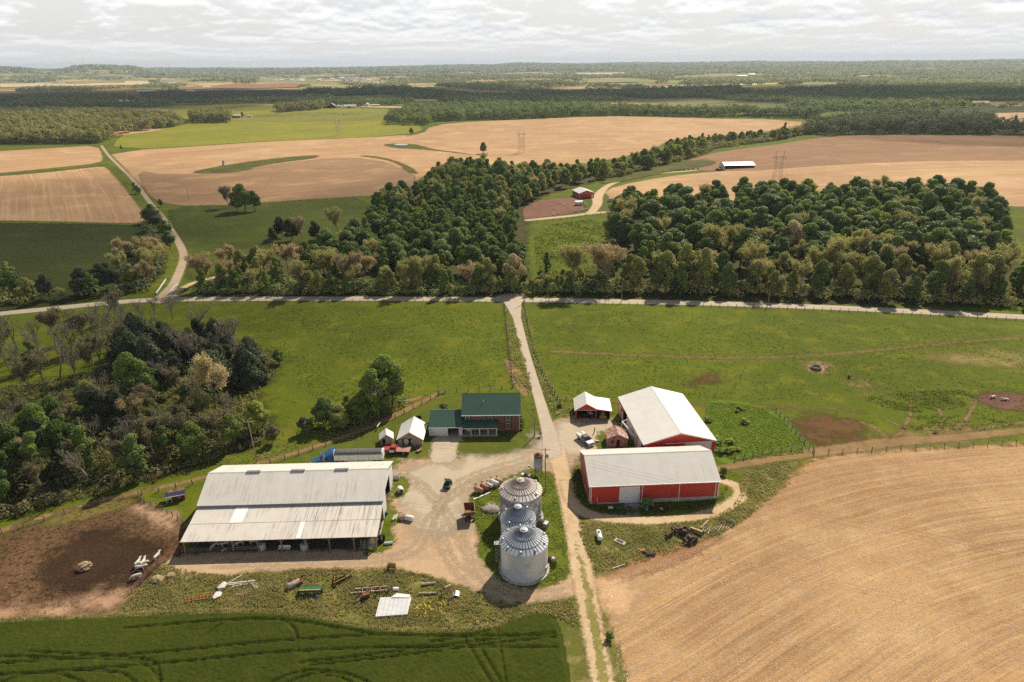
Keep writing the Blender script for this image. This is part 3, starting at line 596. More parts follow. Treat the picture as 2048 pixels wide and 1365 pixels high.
# ---- red machine shed with white overhead door (nearest, right)
def red_shed():
    L, W, e, r = 28.6, 14.6, 5.0, 8.1; x, y = L/2, W/2
    b = thing('machine_shed', 'long red machine shed with pale ribbed roof and one white overhead door', 'shed', (30.55, 133.75, 0), R(2.9))
    walls(b, m_red, 'wall', ((-x, -y), (x, -y), .3, e, .16, [(6.5, 11.2, 0, 4.35)]), ((x, y), (-x, y), .3, e, .16))
    for s in (-1, 1):
        g = MB().wall((x, -y+.16), (x, y-.16), .3, e, .16) if s > 0 else MB().wall((-x, y-.16), (-x, -y+.16), .3, e, .16)
        g.prism([(-y, e), (y, e), (0, r-.02)], s*x-(.16 if s > 0 else 0), s*x+(.16 if s < 0 else 0)).build('end_wall', m_redold, b)
    f = MB()
    f.box(-x-.03, -x+6.5, -y-.05, -y+.3, 0, .42).box(-x+11.2, x+.03, -y-.05, -y+.3, 0, .95)
    f.box(-x-.05, -x+.3, -y+.3, y, 0, .5).box(x-.3, x+.05, -y+.3, y, 0, .8); f.build('foundation', m_conc, b)
    gable_roof(-x, x, -y, y, e, r, .3).build('roof', m_roofr, b)
    d = MB().box(-x+6.55, -x+11.15, -y+.1, -y+.18, 0.02, 4.3).build('overhead_door', paint('door_white', (.76, .76, .76), .04, .4), b)
    s = MB()
    for k in range(1, 6): s.box(-x+6.58, -x+11.12, -y+.085, -y+.1, k*.71-.02, k*.71+.02)
    s.build('door_seam', m_grey, d)
    fr = MB().box(-x+6.36, -x+6.5, -y-.06, -y, 0.42, 4.5).box(-x+11.2, -x+11.34, -y-.06, -y, .95, 4.5).box(-x+6.5, -x+11.2, -y-.06, -y, 4.35, 4.5); fr.build('door_frame', m_red, b)
    MB().box(-x-.3, x+.3, -y-.46, -y-.31, e-.22, e-.04).build('gutter', m_trim, b)
    for u in (.012, .405, .692, .975): MB().box(-x+u*L-.07, -x+u*L+.07, -y-.2, -y-.055, .1, e-.2).build('downspout', m_trim, b)
    for sx in (-1, 1): MB().box(sx*x-.14*(sx > 0)-.05*(sx < 0), sx*x+.14*(sx < 0)+.05*(sx > 0), -y-.03, -y-.001, .96, e-.05).build('corner_trim', m_trim, b)
    MB().box(-x-.06, -x-.001, y-1.8, y-.9, .5, 2.6).build('side_door', m_trim, b)
    MB().tube((-x+1.7, -y-.12, .5), (-x+1.7, -y-.12, 2.1), .05, n=6).build('pipe', m_trim, b)
    return b
red_shed()

# ---- red and white shed behind it, ridge running away from the camera
def back_shed():
    L, W, e, r = 25.2, 17.7, 4.7, 7.35; x, y = W/2, L/2
    b = thing('machine_shed', 'large white-roofed shed with red gable and white sliding doors, ridge end-on', 'shed', (39.35, 156.7, 0), R(5.2))
    walls(b, m_red, 'wall', ((-x, -y), (x, -y), 0, e, .16, [(.0, 2.2, 0, 3.9)]), ((x, y), (-x, y), 0, e, .16))
    tri_y(-y, -y+.16, -x, x, e, r).build('gable', m_red, b); tri_y(y-.16, y, -x, x, e, r).build('gable', m_red, b)
    # the side facing the small hut: red end, open bay, white panels, open bay
    MB().wall((-x, y-.16), (-x, y-5.2), 0, e, .16).build('side_wall', m_redy, b)
    walls(b, m_wally, 'side_wall', ((-x, y-8.6), (-x, -y+6.3), 0, e, .16), ((-x, -y+5.6), (-x, -y+2.6), 0, e, .16))
    walls(b, m_redy, 'side_wall', ((-x, -y+6.3), (-x, -y+5.6), 0, e, .18), ((-x, y-5.2), (-x, y-8.6), 4.2, e, .16), ((-x, -y+2.6), (-x, -y+.16), 4.2, e, .16))
    MB().wall((x, -y+.16), (x, y-.16), 0, e, .16).build('side_wall', m_wally, b)
    MB().box(-x+.3, x-.3, -y+.3, y-.3, 0.005, .06).build('floor', m_earth, b)
    gable_roof_y(-y, y, -x, x, e, r, .35).build('roof', m_roofb, b)
    MB().box(x-7.6, x-.9, -y-.12, -y-.03, .1, 4.45).build('sliding_door', m_wallx, b)
    MB().box(x-12.5, x-.3, -y-.2, -y-.121, 4.45, 4.65).build('door_track', m_trim, b)
    MB().box(x-.45, x+.04, -y-.06, -y-.001, 0, e).build('corner_post', m_red, b)
    MB().box(-x-.12, -x-.04, y-2.6, y-.9, .1, 3.2).build('side_door', m_trim, b)
    MB().box(-x-.12, -x-.04, y-5., y-3.9, .1, 2.6).build('side_door', m_trim, b)
    MB().box(-x-.2, -x-.05, y-3.4, y-.4, 3.4, 3.6).build('door_track', m_trim, b)
    for yy in (-y, y): MB().prism([(-x-.35, e-.25), (-x-.35, e-.05), (0, r+.02), (x+.35, e-.05), (x+.35, e-.25), (0, r-.2)], yy-.33 if yy < 0 else yy+.26, yy-.26 if yy < 0 else yy+.33, 'y').build('barge_board', m_trim, b)
    return b
back_shed()

# ---- white cattle barn with a long lean-to (lower left)
def cattle_barn():
    L = 38.3; x = L/2; y = 7.6; e, r = 5.0, 7.95; ly = -17.2; le = 3.15; lt = 4.5
    b = thing('cattle_barn', 'long white cattle barn with streaked lean-to roof over open bays', 'barn', (-47.15, 128.15, 0), R(1.6))
    MB().wall((x, y), (-x, y), 0, e, .16).build('wall', m_wallx, b)
    MB().wall((-x, -y), (x, -y), 0, e-.02, .16).build('inner_wall', m_wood, b)  # dark timber stands in for the shade under the lean-to
    walls(b, m_wally, 'end_wall', ((-x, y-.16), (-x, -y+.16), 0, e, .16), ((x, -y+.16), (x, y-.16), 0, e, .16, [(4.2, 10.4, 0, 4.6)]))
    tri_x(-x, -x+.16, -y, y, e, r).build('gable', m_wally, b); tri_x(x-.16, x, -y, y, e, r).build('gable', m_wally, b)
    gable_roof(-x, x, -y, y, e, r, .25, .1, .25).build('roof', m_roofw, b)
    z0 = lt
    lr = MB().slab([(-x-.25, ly, le), (x+.25, ly, le), (x+.25, -y-.02, lt), (-x-.25, -y-.02, lt)], .09).build('lean_to_roof', m_rooft, b)
    def onroof(u, v, dz=0.):   # u along, v 0 top .. 1 eave
        return (-x-.25+u*(L+.5), -y-.02+v*(ly+y), lt+v*(le-lt)+dz)
    sk = paint('clear_roof_panel', (.84, .84, .83), .04, .35)
    for u0, u1, v0, v1 in ((.209, .275, .03, .495), (.585, .607, .515, .985)):
        MB().slab([onroof(u0, v1, .035), onroof(u1, v1, .035), onroof(u1, v0, .035), onroof(u0, v0, .035)], .03).build('skylight_panel', sk, lr)
    MB().slab([onroof(0, .512, .022), onroof(1, .512, .022), onroof(1, .498, .022), onroof(0, .498, .022)], .02).build('lap_seam', paint('seam', (.4, .36, .3), .1), lr)
    MB().box(-x-.2, x+.2, -y-.3, -y-.24, lt+.02, e-.14).build('fascia', paint('blue_grey_flashing', (.20, .22, .25), .1, .4), b)
    for u0, u1 in ((.21, .286), (.46, .538), (.708, .786)):
        MB().prism([(-.34, r+.04), (-.28, r+.3), (.28, r+.3), (.34, r+.04)], -x+u0*L, -x+u1*L).build('ridge_vent', m_grey, b)
    for k, q in enumerate((-x+.2, -9.5+.05, -4.5, .2, 5.0, 9.7, 14.6, x-.2)):
        p = MB().box(q-.11, q+.11, ly+.25, ly+.47, 0, le+.02)
        for s in (-1, 1):
            if (k == 0 and s < 0) or (k == 7 and s > 0): continue
            p.beam((q+s*.1, ly+.36, le-.85), (q+s*1.1, ly+.36, le+.02), .1)
        p.build('post', m_wood, b)
    MB().box(-x-.2, x+.2, ly+.24, ly+.3, le-.22, le-.08).build('eave_beam', m_wood, b)
    MB().box(x-.2, x, ly+.5, -y, 0., .02).build('sill', m_conc, b)
    for k in range(3): MB().box(x-.28, x-.1, -10.6+k*-2.6, -10.4+k*-2.6, 0, lt-.45-.36*k).build('end_post', m_wood, b)
    for k in range(4): MB().beam((-x+.4, ly+.36, .35+k*.3), (-9.6, ly+.36, .35+k*.3), .05).build('gate_rail', m_grey, b)
    for k in range(2): MB().beam((-9.3, ly+.4, .75+k*.45), (-4.6, ly+.4, .75+k*.45), .12).build('board_rail', m_wood, b)
    MB().box(-x+.2, x-.2, -y+.2, y-.2, .005, .05).build('floor', m_earth, b)
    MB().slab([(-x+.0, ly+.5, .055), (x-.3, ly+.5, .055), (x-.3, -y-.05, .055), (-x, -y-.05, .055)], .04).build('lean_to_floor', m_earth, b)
    for s in (-1, 1):
        MB().hexa([(s*x+s*.26, -y-.26, e-.2), (s*x+s*.32, -y-.26, e-.2), (s*x+s*.32, 0, r-.16), (s*x+s*.26, 0, r-.16), (s*x+s*.26, -y-.26, e+.06), (s*x+s*.32, -y-.26, e+.06), (s*x+s*.32, 0, r+.1), (s*x+s*.26, 0, r+.1)]).build('barge_board', m_trim, b)
        MB().hexa([(s*x+s*.26, 0, r-.16), (s*x+s*.32, 0, r-.16), (s*x+s*.32, y+.26, e-.2), (s*x+s*.26, y+.26, e-.2), (s*x+s*.26, 0, r+.1), (s*x+s*.32, 0, r+.1), (s*x+s*.32, y+.26, e+.06), (s*x+s*.26, y+.26, e+.06)]).build('barge_board', m_trim, b)
    return b
cattle_barn()

# ---- brick farmhouse
def window(par, cx, y, z0, w=.95, h=1.3, shut=True):
    f = MB().box(cx-w/2-.07, cx+w/2+.07, y-.06, y-.003, z0-.07, z0).box(cx-w/2-.07, cx+w/2+.07, y-.06, y-.003, z0+h, z0+h+.07)
    f.box(cx-w/2-.07, cx-w/2, y-.06, y-.003, z0, z0+h).box(cx+w/2, cx+w/2+.07, y-.06, y-.003, z0, z0+h).box(cx-w/2, cx+w/2, y-.05, y-.003, z0+h/2-.03, z0+h/2+.03)
    o = f.build('window', m_trim, par); MB().box(cx-w/2, cx+w/2, y-.03, y-.004, z0+.002, z0+h/2-.032).box(cx-w/2, cx+w/2, y-.03, y-.004, z0+h/2+.032, z0+h-.002).build('pane', m_glass, o)
    if shut:
        for s in (-1, 1): MB().box(cx+s*(w/2+.3)-.21, cx+s*(w/2+.3)+.21, y-.05, y-.003, z0-.04, z0+h+.04).build('shutter', m_shut, o)
    return o
def farmhouse():
    b = thing('farmhouse', 'two storey red brick farmhouse under a green metal roof with white garage', 'house', (-13.2, 158.6, 0), 0)
    W, D, e, r = 15.0, 11., 5.3, 8.45
    MB().wall((0, 0), (W, 0), 0, e, .25).wall((W, 0), (W, D), 0, e, .25).wall((W, D), (0, D), 0, e, .25).wall((0, D), (0, 0), 0, e, .25).build('brick_wall', m_brick, b)
    tri_x(0, .25, 0, D, e, r).build('gable', m_trim, b); tri_x(W-.25, W, 0, D, e, r).build('gable', m_trim, b)
    rf = gable_roof(0, W, 0, D, e, r, .45, .1, .3)
    sl = (r-e)/(D/2)
    for k in range(38):
        xx = -.25+k*.418
        rf.hexa([(xx, -.45, e-.45*sl+.1), (xx+.05, -.45, e-.45*sl+.1), (xx+.05, D/2, r+.1), (xx, D/2, r+.1), (xx, -.45, e-.45*sl+.15), (xx+.05, -.45, e-.45*sl+.15), (xx+.05, D/2, r+.15), (xx, D/2, r+.15)])
    ro = rf.build('roof', m_green, b)
    MB().tube((5.4, 3.1, 6.9), (5.4, 3.1, 7.75), .07, n=8).build('vent_pipe', m_trim, ro)
    MB().box(-.3, W+.3, -.58, -.46, e-.36, e-.18).build('gutter', m_trim, b)
    MB().box(W-.16, W-.04, -.12, -.003, .1, e-.2).build('downspout', m_trim, b)
    for cx in (1.27, 7.2, 11.9): window(b, cx, 0, 3.5)
    window(b, 11.9, 0, 1.0)
    MB().box(-.3, W+.3, -.45, -.40, e-.42, e-.36).build('soffit', m_trim, b)
    # porch
    p = MB().box(.05, 9.15, -2.5, -.002, 0, .28).build('porch_floor', paint('porch_deck', (.38, .33, .29), .15, .8), b)
    pr = MB().slab([(0, -2.75, 2.62), (9.3, -2.75, 2.62), (9.3, -.004, 3.55), (0, -.004, 3.55)], .1)
    for k in range(22):
        xx = .05+k*.418; pr.hexa([(xx, -2.75, 2.621), (xx+.05, -2.75, 2.621), (xx+.05, -.01, 3.551), (xx, -.01, 3.551), (xx, -2.75, 2.67), (xx+.05, -2.75, 2.67), (xx+.05, -.01, 3.6), (xx, -.01, 3.6)])
    pr.build('porch_roof', m_green, b)
    MB().box(.1, 9.25, -2.72, -2.6, 2.28, 2.51).build('porch_beam', m_trim, b)
    for cx in (2.25, 4.5, 6.7, 8.95): MB().box(cx-.1, cx+.1, -2.5, -2.3, .28, 2.28).build('porch_post', m_trim, b)
    MB().box(1.0, 1.95, -.05, -.003, .28, 2.3).build('front_door', m_trim, b)
    window(b, 4.0, 0, .95, 1.4, 1.2, False); window(b, 7.3, 0, .95, 1.2, 1.2, False)
    c = MB().box(3.0, 3.5, -1.2, -.7, .28, .72).box(3.0, 3.5, -.75, -.68, .72, 1.2).build('porch_chair', m_wood, b)
    # garage wing
    gx0, gx1, gy, ge, gr = -8.75, -.02, -2.1, 2.85, 5.05
    MB().wall((gx0, gy), (gx1, gy), 0, ge, .2, [(1., 4., 0, 2.35), (4.95, 7.8, 0, 2.35)]).build('garage_wall', m_wallx, b)
    walls(b, m_wally, 'garage_wall', ((gx0, gy+9.4), (gx0, gy+.2), 0, ge, .2), ((gx1, gy+9.4), (gx0, gy+9.4), 0, ge, .2))
    tri_x(gx0, gx0+.2, gy, gy+9.4, ge, gr).build('gable', m_trim, b)
    g = gable_roof(gx0, gx1-.03, gy, gy+9.4, ge, gr, .35, .1, .02); sl = (gr-ge)/4.7
    for k in range(21):
        xx = gx0+k*.418; g.hexa([(xx, gy-.35, ge-.35*sl+.1), (xx+.05, gy-.35, ge-.35*sl+.1), (xx+.05, gy+4.7, gr+.1), (xx, gy+4.7, gr+.1), (xx, gy-.35, ge-.35*sl+.15), (xx+.05, gy-.35, ge-.35*sl+.15), (xx+.05, gy+4.7, gr+.15), (xx, gy+4.7, gr+.15)])
    g.build('garage_roof', m_green, b)
    MB().box(gx0-.02, gx1-.05, gy-.46, gy-.36, ge-.3, ge-.12).build('gutter', m_trim, b)
    d = MB().box(gx0+1.02, gx0+3.98, gy+.08, gy+.14, .02, 2.33).build('garage_door', paint('door_white', (.76, .76, .76), .04, .4), b)
    s = MB()
    for k in range(1, 4): s.box(gx0+1.04, gx0+3.96, gy+.065, gy+.079, k*.58-.012, k*.58+.012)
    s.build('door_seam', m_grey, d)
    MB().box(gx0+.3, gx1-.3, gy+.4, gy+9., .005, .05).build('garage_floor', m_conc, b)
    for q in (.5, 8.2): MB().box(gx0+q-.07, gx0+q+.07, gy-.14, gy-.003, 1.75, 2.05).build('wall_lamp', m_shut, b)
    return b
farmhouse()

# ---- two weathered sheds left of the garage
def wood_shed(loc, rz, W, D, e, r, hole, label, name='garden_shed', over=.45, wmat=None, rmat=None):
    b = thing(name, label, 'shed', loc, rz); x = W/2; wm = wmat or m_plank
    MB().wall((-x, 0), (x, 0), 0, e, .12, [hole]).build('front_wall', wm, b)
    MB().wall((x, 0.12), (x, D), 0, e, .12).wall((x-.12, D), (-x+.12, D), 0, e, .12).wall((-x, D), (-x, .12), 0, e, .12).build('side_wall', wm, b)
    tri_y(0, .12, -x, x, e, r).build('gable', wm, b); tri_y(D-.12, D, -x, x, e, r).build('gable', wm, b)
    gable_roof_y(0, D, -x, x, e, r, over, .07, over).build('roof', rmat or m_roofold, b)
    MB().box(-x+.15, x-.15, .15, D-.15, .005, .04).build('floor', m_earth, b)
    return b
m_plank = sheetmetal('weathered_planks', (.44, .34, .27), .16, 0, (.24, .18, .14), .8, .9, .3, (6, .4), slope=2, spec=.1)
m_roofold = sheetmetal('old_white_roof', (.70, .68, .64), .5, 1, (.36, .30, .25), .6, .5, .3, (.3, 2.2), slope=0)
s1 = wood_shed((-26.25, 151.9, 0), R(-1), 6.1, 7.6, 2.05, 4.0, (1.0, 3.5, 0, 2.0), 'larger of two wooden sheds left of the garage, white roof and open dark front')
MB().box(-1.75, -.55, .5, .62, .05, 1.5).build('stored_panel', m_trim, s1)
MB().box(.0, .9, .8, .9, .05, 1.3).build('stored_panel', m_trim, s1)
MB().box(-.12, .12, -.05, -.003, 2.9, 3.2).build('gable_vent', m_dark, s1)
s2 = wood_shed((-32.4, 152.6, 0), R(10), 3.0, 2.7, 1.8, 2.95, (.35, 1.2, 0, 1.6), 'smaller of two wooden sheds left of the garage, white peaked roof', over=.35)

# ---- open red garage with a low bay beside it
def red_garage():
    b = thing('open_garage', 'small red open-front garage, white gable roof with lower bay beside it', 'garage', (17.2, 165.3, 0), R(-2.5))
    D = 6.9
    MB().wall((0, D), (0, 0), 0, 2.7, .14).wall((9.4, 0), (9.4, D), 0, 2.6, .14).wall((9.4, D), (0, D), 0, 2.6, .14).build('wall', m_redy, b)
    MB().prism([(0, 2.55), (5.5, 2.55), (5.5, 3.1), (2.85, 4.6), (0, 2.7)], -.01, .12, 'y').build('gable', m_red, b)
    MB().prism([(0, 2.6), (5.5, 2.6), (5.5, 3.1), (2.85, 4.6), (0, 2.7)], D-.12, D, 'y').build('gable', m_red, b)
    MB().prism([(5.52, 2.45), (9.4, 2.2), (9.4, 2.55), (5.52, 3.1)], -.01, .12, 'y').build('gable', m_red, b)
    for q in (.13, 5.5, 9.25): MB().box(q-.13, q+.13, -.04, .2, 0, 2.45).build('post', m_redy, b)
    rf = MB(); t = .08
    rf.slab([(-.4, -.4, 2.5), (2.85, -.4, 4.7), (2.85, D+.3, 4.7), (-.4, D+.3, 2.5)], t)
    rf.slab([(2.852, -.4, 4.7), (5.6, -.4, 3.15), (5.6, D+.3, 3.15), (2.852, D+.3, 4.7)], t)
    rf.slab([(5.602, -.4, 3.15), (9.8, -.4, 2.55), (9.8, D+.3, 2.55), (5.602, D+.3, 3.15)], t); rf.build('roof', m_roofb, b)
    MB().box(.15, 9.25, .15, D-.15, .005, .03).build('floor', m_earth, b)
    MB().box(.0, 5.5, -.06, -.015, 2.5, 2.6).build('lintel', m_trim, b)
red_garage()

# ---- little hut with rust-speckled roof
hut = wood_shed((26.4, 150.3, 0), R(-1), 5.1, 4.3, 2.35, 3.5, (2.35, 3.15, 0, 1.95), 'small hut of worn pinkish plaster with rust speckled metal roof', 'old_hut', .25,
                paint('worn_plaster', (.50, .40, .33), .15, .9, dirt=(.34, .24, .19), damt=.45, dscale=.8), m_rust)
wh = MB().box(-1.55, -.95, -.05, -.003, 1.0, 1.75).build('window', m_wood, hut); MB().box(-1.5, -1.0, -.07, -.051, 1.05, 1.7).build('pane', m_glass, wh)
MB().prism([(-2.55, 2.3), (-2.55, 2.42), (0, 3.55), (2.55, 2.42), (2.55, 2.3), (0, 3.4)], -.09, -.02, 'y').build('barge_board', paint('dull_red_board', (.20, .07, .05), .2, .8), hut)
MB().box(-.2, .6, .1, .16, .02, 1.9).build('door', m_dark, hut)  # near-black panel fills the doorway in place of its shade

# ---- dark red coop by the mud lot
def coop():
    b = thing('chicken_coop', 'small dark red coop with half rusty half slate blue roof', 'coop', (-75.6, 128.9, 0), R(19))
    MB().wall((-.9, -.3), (1.7, -.3), 0, 1.75, .1).wall((1.7, -.3), (1.7, 1.7), 0, 1.75, .1).wall((1.7, 1.7), (-.9, 1.7), 0, 1.75, .1).wall((-.9, 1.7), (-.9, -.3), 0, 1.75, .1).build('wall', paint('dark_red_boards', (.12, .022, .018), .2, .7), b)
    tri_x(1.6, 1.7, -.3, 1.7, 1.75, 2.55).build('gable', paint('dark_red_boards', (.12, .022, .018)), b)
    MB().slab([(-2.2, -.6, 1.64), (2.0, -.6, 1.64), (2.0, .7, 2.66), (-2.2, .7, 2.66)], .06).build('roof', paint('slate_blue_shingle', (.07, .085, .13), .15, .8), b)
    MB().slab([(-2.2, .702, 2.66), (2.0, .702, 2.66), (2.0, 2.0, 1.66), (-2.2, 2.0, 1.66)], .06).build('roof', m_rust, b)
    MB().slab([(-2.2, .15, 2.26), (2.0, .15, 2.26), (2.0, .702, 2.69), (-2.2, .702, 2.69)], .04).build('roof', m_rust, b)
    MB().box(-2.2, 2.0, -.66, -.61, 1.5, 1.68).build('fascia', m_trim, b)
    w = MB().box(.35, .95, -.36, -.303, .75, 1.25).build('window', m_trim, b); MB().box(.42, .88, -.38, -.361, .8, 1.2).build('pane', m_glass, w)
    for q in (-2.0, -.95): MB().box(q-.06, q+.06, -.45, -.33, 0, 1.6).build('porch_post', m_trim, b)
coop()

# ---- red barn, white hut and long shed in the middle distance
p = at(1158.7, 397.6)
def mid_barn():
    b = thing('red_barn', 'red barn with pale roof beside the brown cattle lot in the mid distance', 'barn', (p.x, p.y, p.z), R(14)); W, D, e, r = 11.2, 15.2, 3.7, 5.5
    MB().wall((0, 0), (W, 0), 0, e, .2).build('front_wall', m_red, b)
    MB().wall((0, D), (0, .2), 0.9, e, .2, [(9.6, 12.2, 0, 3.4)]).wall((W, .2), (W, D), 0, e, .2).wall((W, D), (0, D), 0, e, .2).build('side_wall', m_redy, b)
    MB().box(-.04, .25, .2, D, 0, .9).build('foundation', m_conc, b)
    tri_y(0, .2, 0, W, e, r).build('gable', m_red, b); tri_y(D-.2, D, 0, W, e, r).build('gable', m_red, b)
    gable_roof_y(0, D, 0, W, e, r, .4).build('roof', m_roofb, b)
    MB().box(.2, W-.2, -.09, -.005, 3.5, 3.68).build('door_track', m_trim, b)
    MB().box(W-2.1, W-1.1, -.08, -.005, .05, 2.2).build('door', m_trim, b)
    for q in (.02, W-.22): MB().box(q, q+.2, -.07, -.004, 0, 3.4).build('corner_trim', m_trim, b)
mid_barn()
p = at(1214, 404.5)
h2 = thing('white_hut', 'little white hut at the bend of the track near the wood edge', 'hut', (p.x+1.5, p.y, p.z), R(-4))
MB().wall((0, 0), (6.2, 0), 0, 2.4, .15).wall((6.2, 0), (6.2, 4), 0, 2.4, .15).wall((6.2, 4), (0, 4), 0, 2.4, .15).build('wall', m_wallx, h2)
MB().wall((0, 4), (0, 0), 0, 2.4, .15).build('end_wall', m_wood, h2)
gable_roof(0, 6.2, 0, 4, 2.4, 3.3, .3).build('roof', m_rust, h2)
p = at(1449, 338.5)
def long_shed():
    b = thing('hay_shed', 'long open-front hay shed with bright white roof beside the pylon field', 'shed', (p.x, p.y, p.z), R(2)); W, D, e, r = 28, 15, 3.1, 5.1
    MB().wall((W, D), (0, D), 0, e, .2).wall((0, D), (0, 0), 0, e, .2).wall((W, 0), (W, D), 0, e, .2).build('wall', m_wallx, b)
    tri_x(0, .2, 0, D, e, r).build('gable', m_wally, b); tri_x(W-.2, W, 0, D, e, r).build('gable', m_wally, b)
    gable_roof(0, W, 0, D, e, r, .4).build('roof', m_roofw, b)
    for k in range(7): MB().box(.2+k*4.55, .45+k*4.55, 0, .25, 0, e).build('post', m_wood, b)
    MB().box(.3, W-.3, .3, D-.3, .01, .08).build('floor', m_earth, b)
    MB().box(1, 12, 7, 12, .1, 2.4).build('hay_stack', m_dark, b)  # near-black stack, the shade of the open bay put into its colour
long_shed()

# ---- grain bins
m_galv = paint('galvanised_sheet', (.66, .69, .75), .1, .42, .25, .5, .35, dirt=(.52, .53, .56), damt=.42, dscale=.35)
m_galvd = paint('weathered_galvanised', (.62, .64, .69), .15, .5, .15, .5, .5, dirt=(.24, .24, .27), damt=.52, dscale=.45)
m_coner = paint('bin_roof_sheet', (.50, .53, .56), .07, .4, .3, .5)
m_conew = paint('weathered_bin_roof', (.66, .60, .53), .14, .6, .05, .4, .6, dirt=(.34, .28, .23), damt=.4)
m_ventg = paint('vent_sheet', (.40, .41, .43), .1, .5, .2)
m_seam = paint('bin_seam', (.13, .15, .18), .2, .5, .2)
def bin_(loc, rad, e, ap, label, old=False, vents=8, ladder=False, ph=0.):
    b = thing('grain_bin', label, 'grain bin', loc, 0, 'grain bins in the farmyard')
    prof = []; n = int(e/.42)
    for k in range(n+1):
        z = .25+(e-.25)*k/n; prof += [(rad, z), (rad-.035, min(z+.2, e))] if k < n else [(rad, e)]
    MB().lathe(prof, 64).build('wall', m_galvd if old else m_galv, b, True)
    MB().lathe([(rad+.42, 0), (rad+.42, .24), (rad+.1, .27)], 48).build('base_slab', m_conc, b)
    cone = MB().lathe([(rad+.12, e-.04), (rad+.12, e+.02), (.75, ap-.25), (.75, ap-.02)], 64).build('cone_roof', m_conew if old else m_coner, b, False)
    seam = MB(); N = 34
    sl = (ap-.25-e)/(rad+.12-.75)
    for k in range(N):
        t = 2*math.pi*(k+ph)/N; c, s = math.cos(t), math.sin(t)
        r0 = rad+.1; seam.beam((r0*c, r0*s, e+.04), (.8*c, .8*s, ap-.22), .085, .09)
    seam.build('roof_seam', m_seam if not old else paint('rusty_seam', (.24, .18, .14), .2), cone)
    ring = MB()
    for q in (.33, .66):
        rr = .75+(rad-.6)*q; zz = ap-.25-(rr-.75)*sl; ring.lathe([(rr, zz+.03), (rr+.07, zz+.06), (rr+.14, zz-.03)], 48, capb=False, capt=False)
    ring.build('roof_ring', m_seam if not old else paint('rusty_seam', (.24, .18, .14), .2), cone)
    if old: MB().lathe([(.75, ap-.02), (.36, ap+.16), (.34, ap+.34), (.1, ap+.38)], 20).build('roof_cap', m_conew, b)
    else: MB().lathe([(.78, ap-.02), (.74, ap+.05), (.5, ap+.08), (.48, ap+.22), (.2, ap+.25)], 24).build('roof_cap', m_ventg, b)
    for k in range(vents):
        t = 2*math.pi*(k+.5)/vents + ph*.3; c, s = math.cos(t), math.sin(t); rr = rad-.45; zz = e+(rad+.12-rr)*sl
        MB().box(c*rr-.18, c*rr+.18, s*rr-.18, s*rr+.18, zz-.1, zz+.3, t).ico((c*rr, s*rr, zz+.3), .25, 1, sz=(1, 1, .45)).build('roof_vent', m_ventg if k % 2 else m_grey, b)
    MB().box(rad-.05, rad+.06, -.45, .45, .5, 1.6, R(-20), (0, 0)).build('door', m_grey, b)
    if ladder:
        lad = MB(); t = R(186); X, Y = math.cos(t)*(rad+.18), math.sin(t)*(rad+.18)
        for s in (-.22, .22): lad.beam((X, Y+s, .3), (X, Y+s, e+.4), .05)
        for k in range(int(e/.35)): lad.beam((X, Y-.22, .5+k*.35), (X, Y+.22, .5+k*.35), .035)
        lad = lad.build('ladder', m_grey, b)
        hoop = MB()
        for k in range(6):
            z = 2.2+k*(e-2.)/5; q = [(X-.75*math.sin(math.pi*j/6), Y-.4+.8*j/6, z) for j in range(7)]
            for j in range(6): hoop.beam(q[j], q[j+1], .05, .05)
        for j in range(1, 6): hoop.beam((X-.75*math.sin(math.pi*j/6), Y-.4+.8*j/6, 2.2), (X-.75*math.sin(math.pi*j/6), Y-.4+.8*j/6, e+.2), .03)
        hoop.build('safety_cage', m_grey, lad)
        MB().box(X-1.0, X, Y-.5, Y+.5, e-.15, e-.08).build('platform', m_grey, b)
    return b
bin_((1.87, 105.6, 0), 4.5, 6.45, 9.0, 'nearest and cleanest grain bin with caged ladder on its left side', ladder=True, vents=9)
bin_((.85, 113.65, 0), 3.5, 5.75, 8.5, 'narrowest grain bin, squeezed between the two wide ones', vents=4, ph=.5)
bin_((1.5, 121.7, 0), 4.45, 6.95, 9.35, 'oldest grain bin with stained wall and weathered buff roof', True, 5)

def hopper():
    q = at(1076.5, 951); b = thing('feed_hopper', 'tall grey feed hopper with rusty top on legs behind the bins', 'feed hopper', (q.x, q.y, 0), 0)
    MB().lathe([(.25, .75), (1.05, 2.1), (1.05, 5.3)], 28, capt=False).build('tank', m_galvd, b)
    MB().lathe([(1.07, 5.1), (1.1, 5.5), (.4, 5.95), (.38, 6.1)], 28, capb=False).build('lid', m_rusty, b)
    for k in range(4):
        t = R(45+90*k); MB().beam((1.05*math.cos(t), 1.05*math.sin(t), 0), (1.05*math.cos(t), 1.05*math.sin(t), 3.), .09).build('leg', m_rusty, b)
    MB().tube((0, 0, .6), (-2.2, .4, 2.2), .12).build('auger', m_grey, b)
    MB().box(-2.4, -2.0, .2, .6, 2.1, 2.5).build('motor', m_grey, b)
hopper()

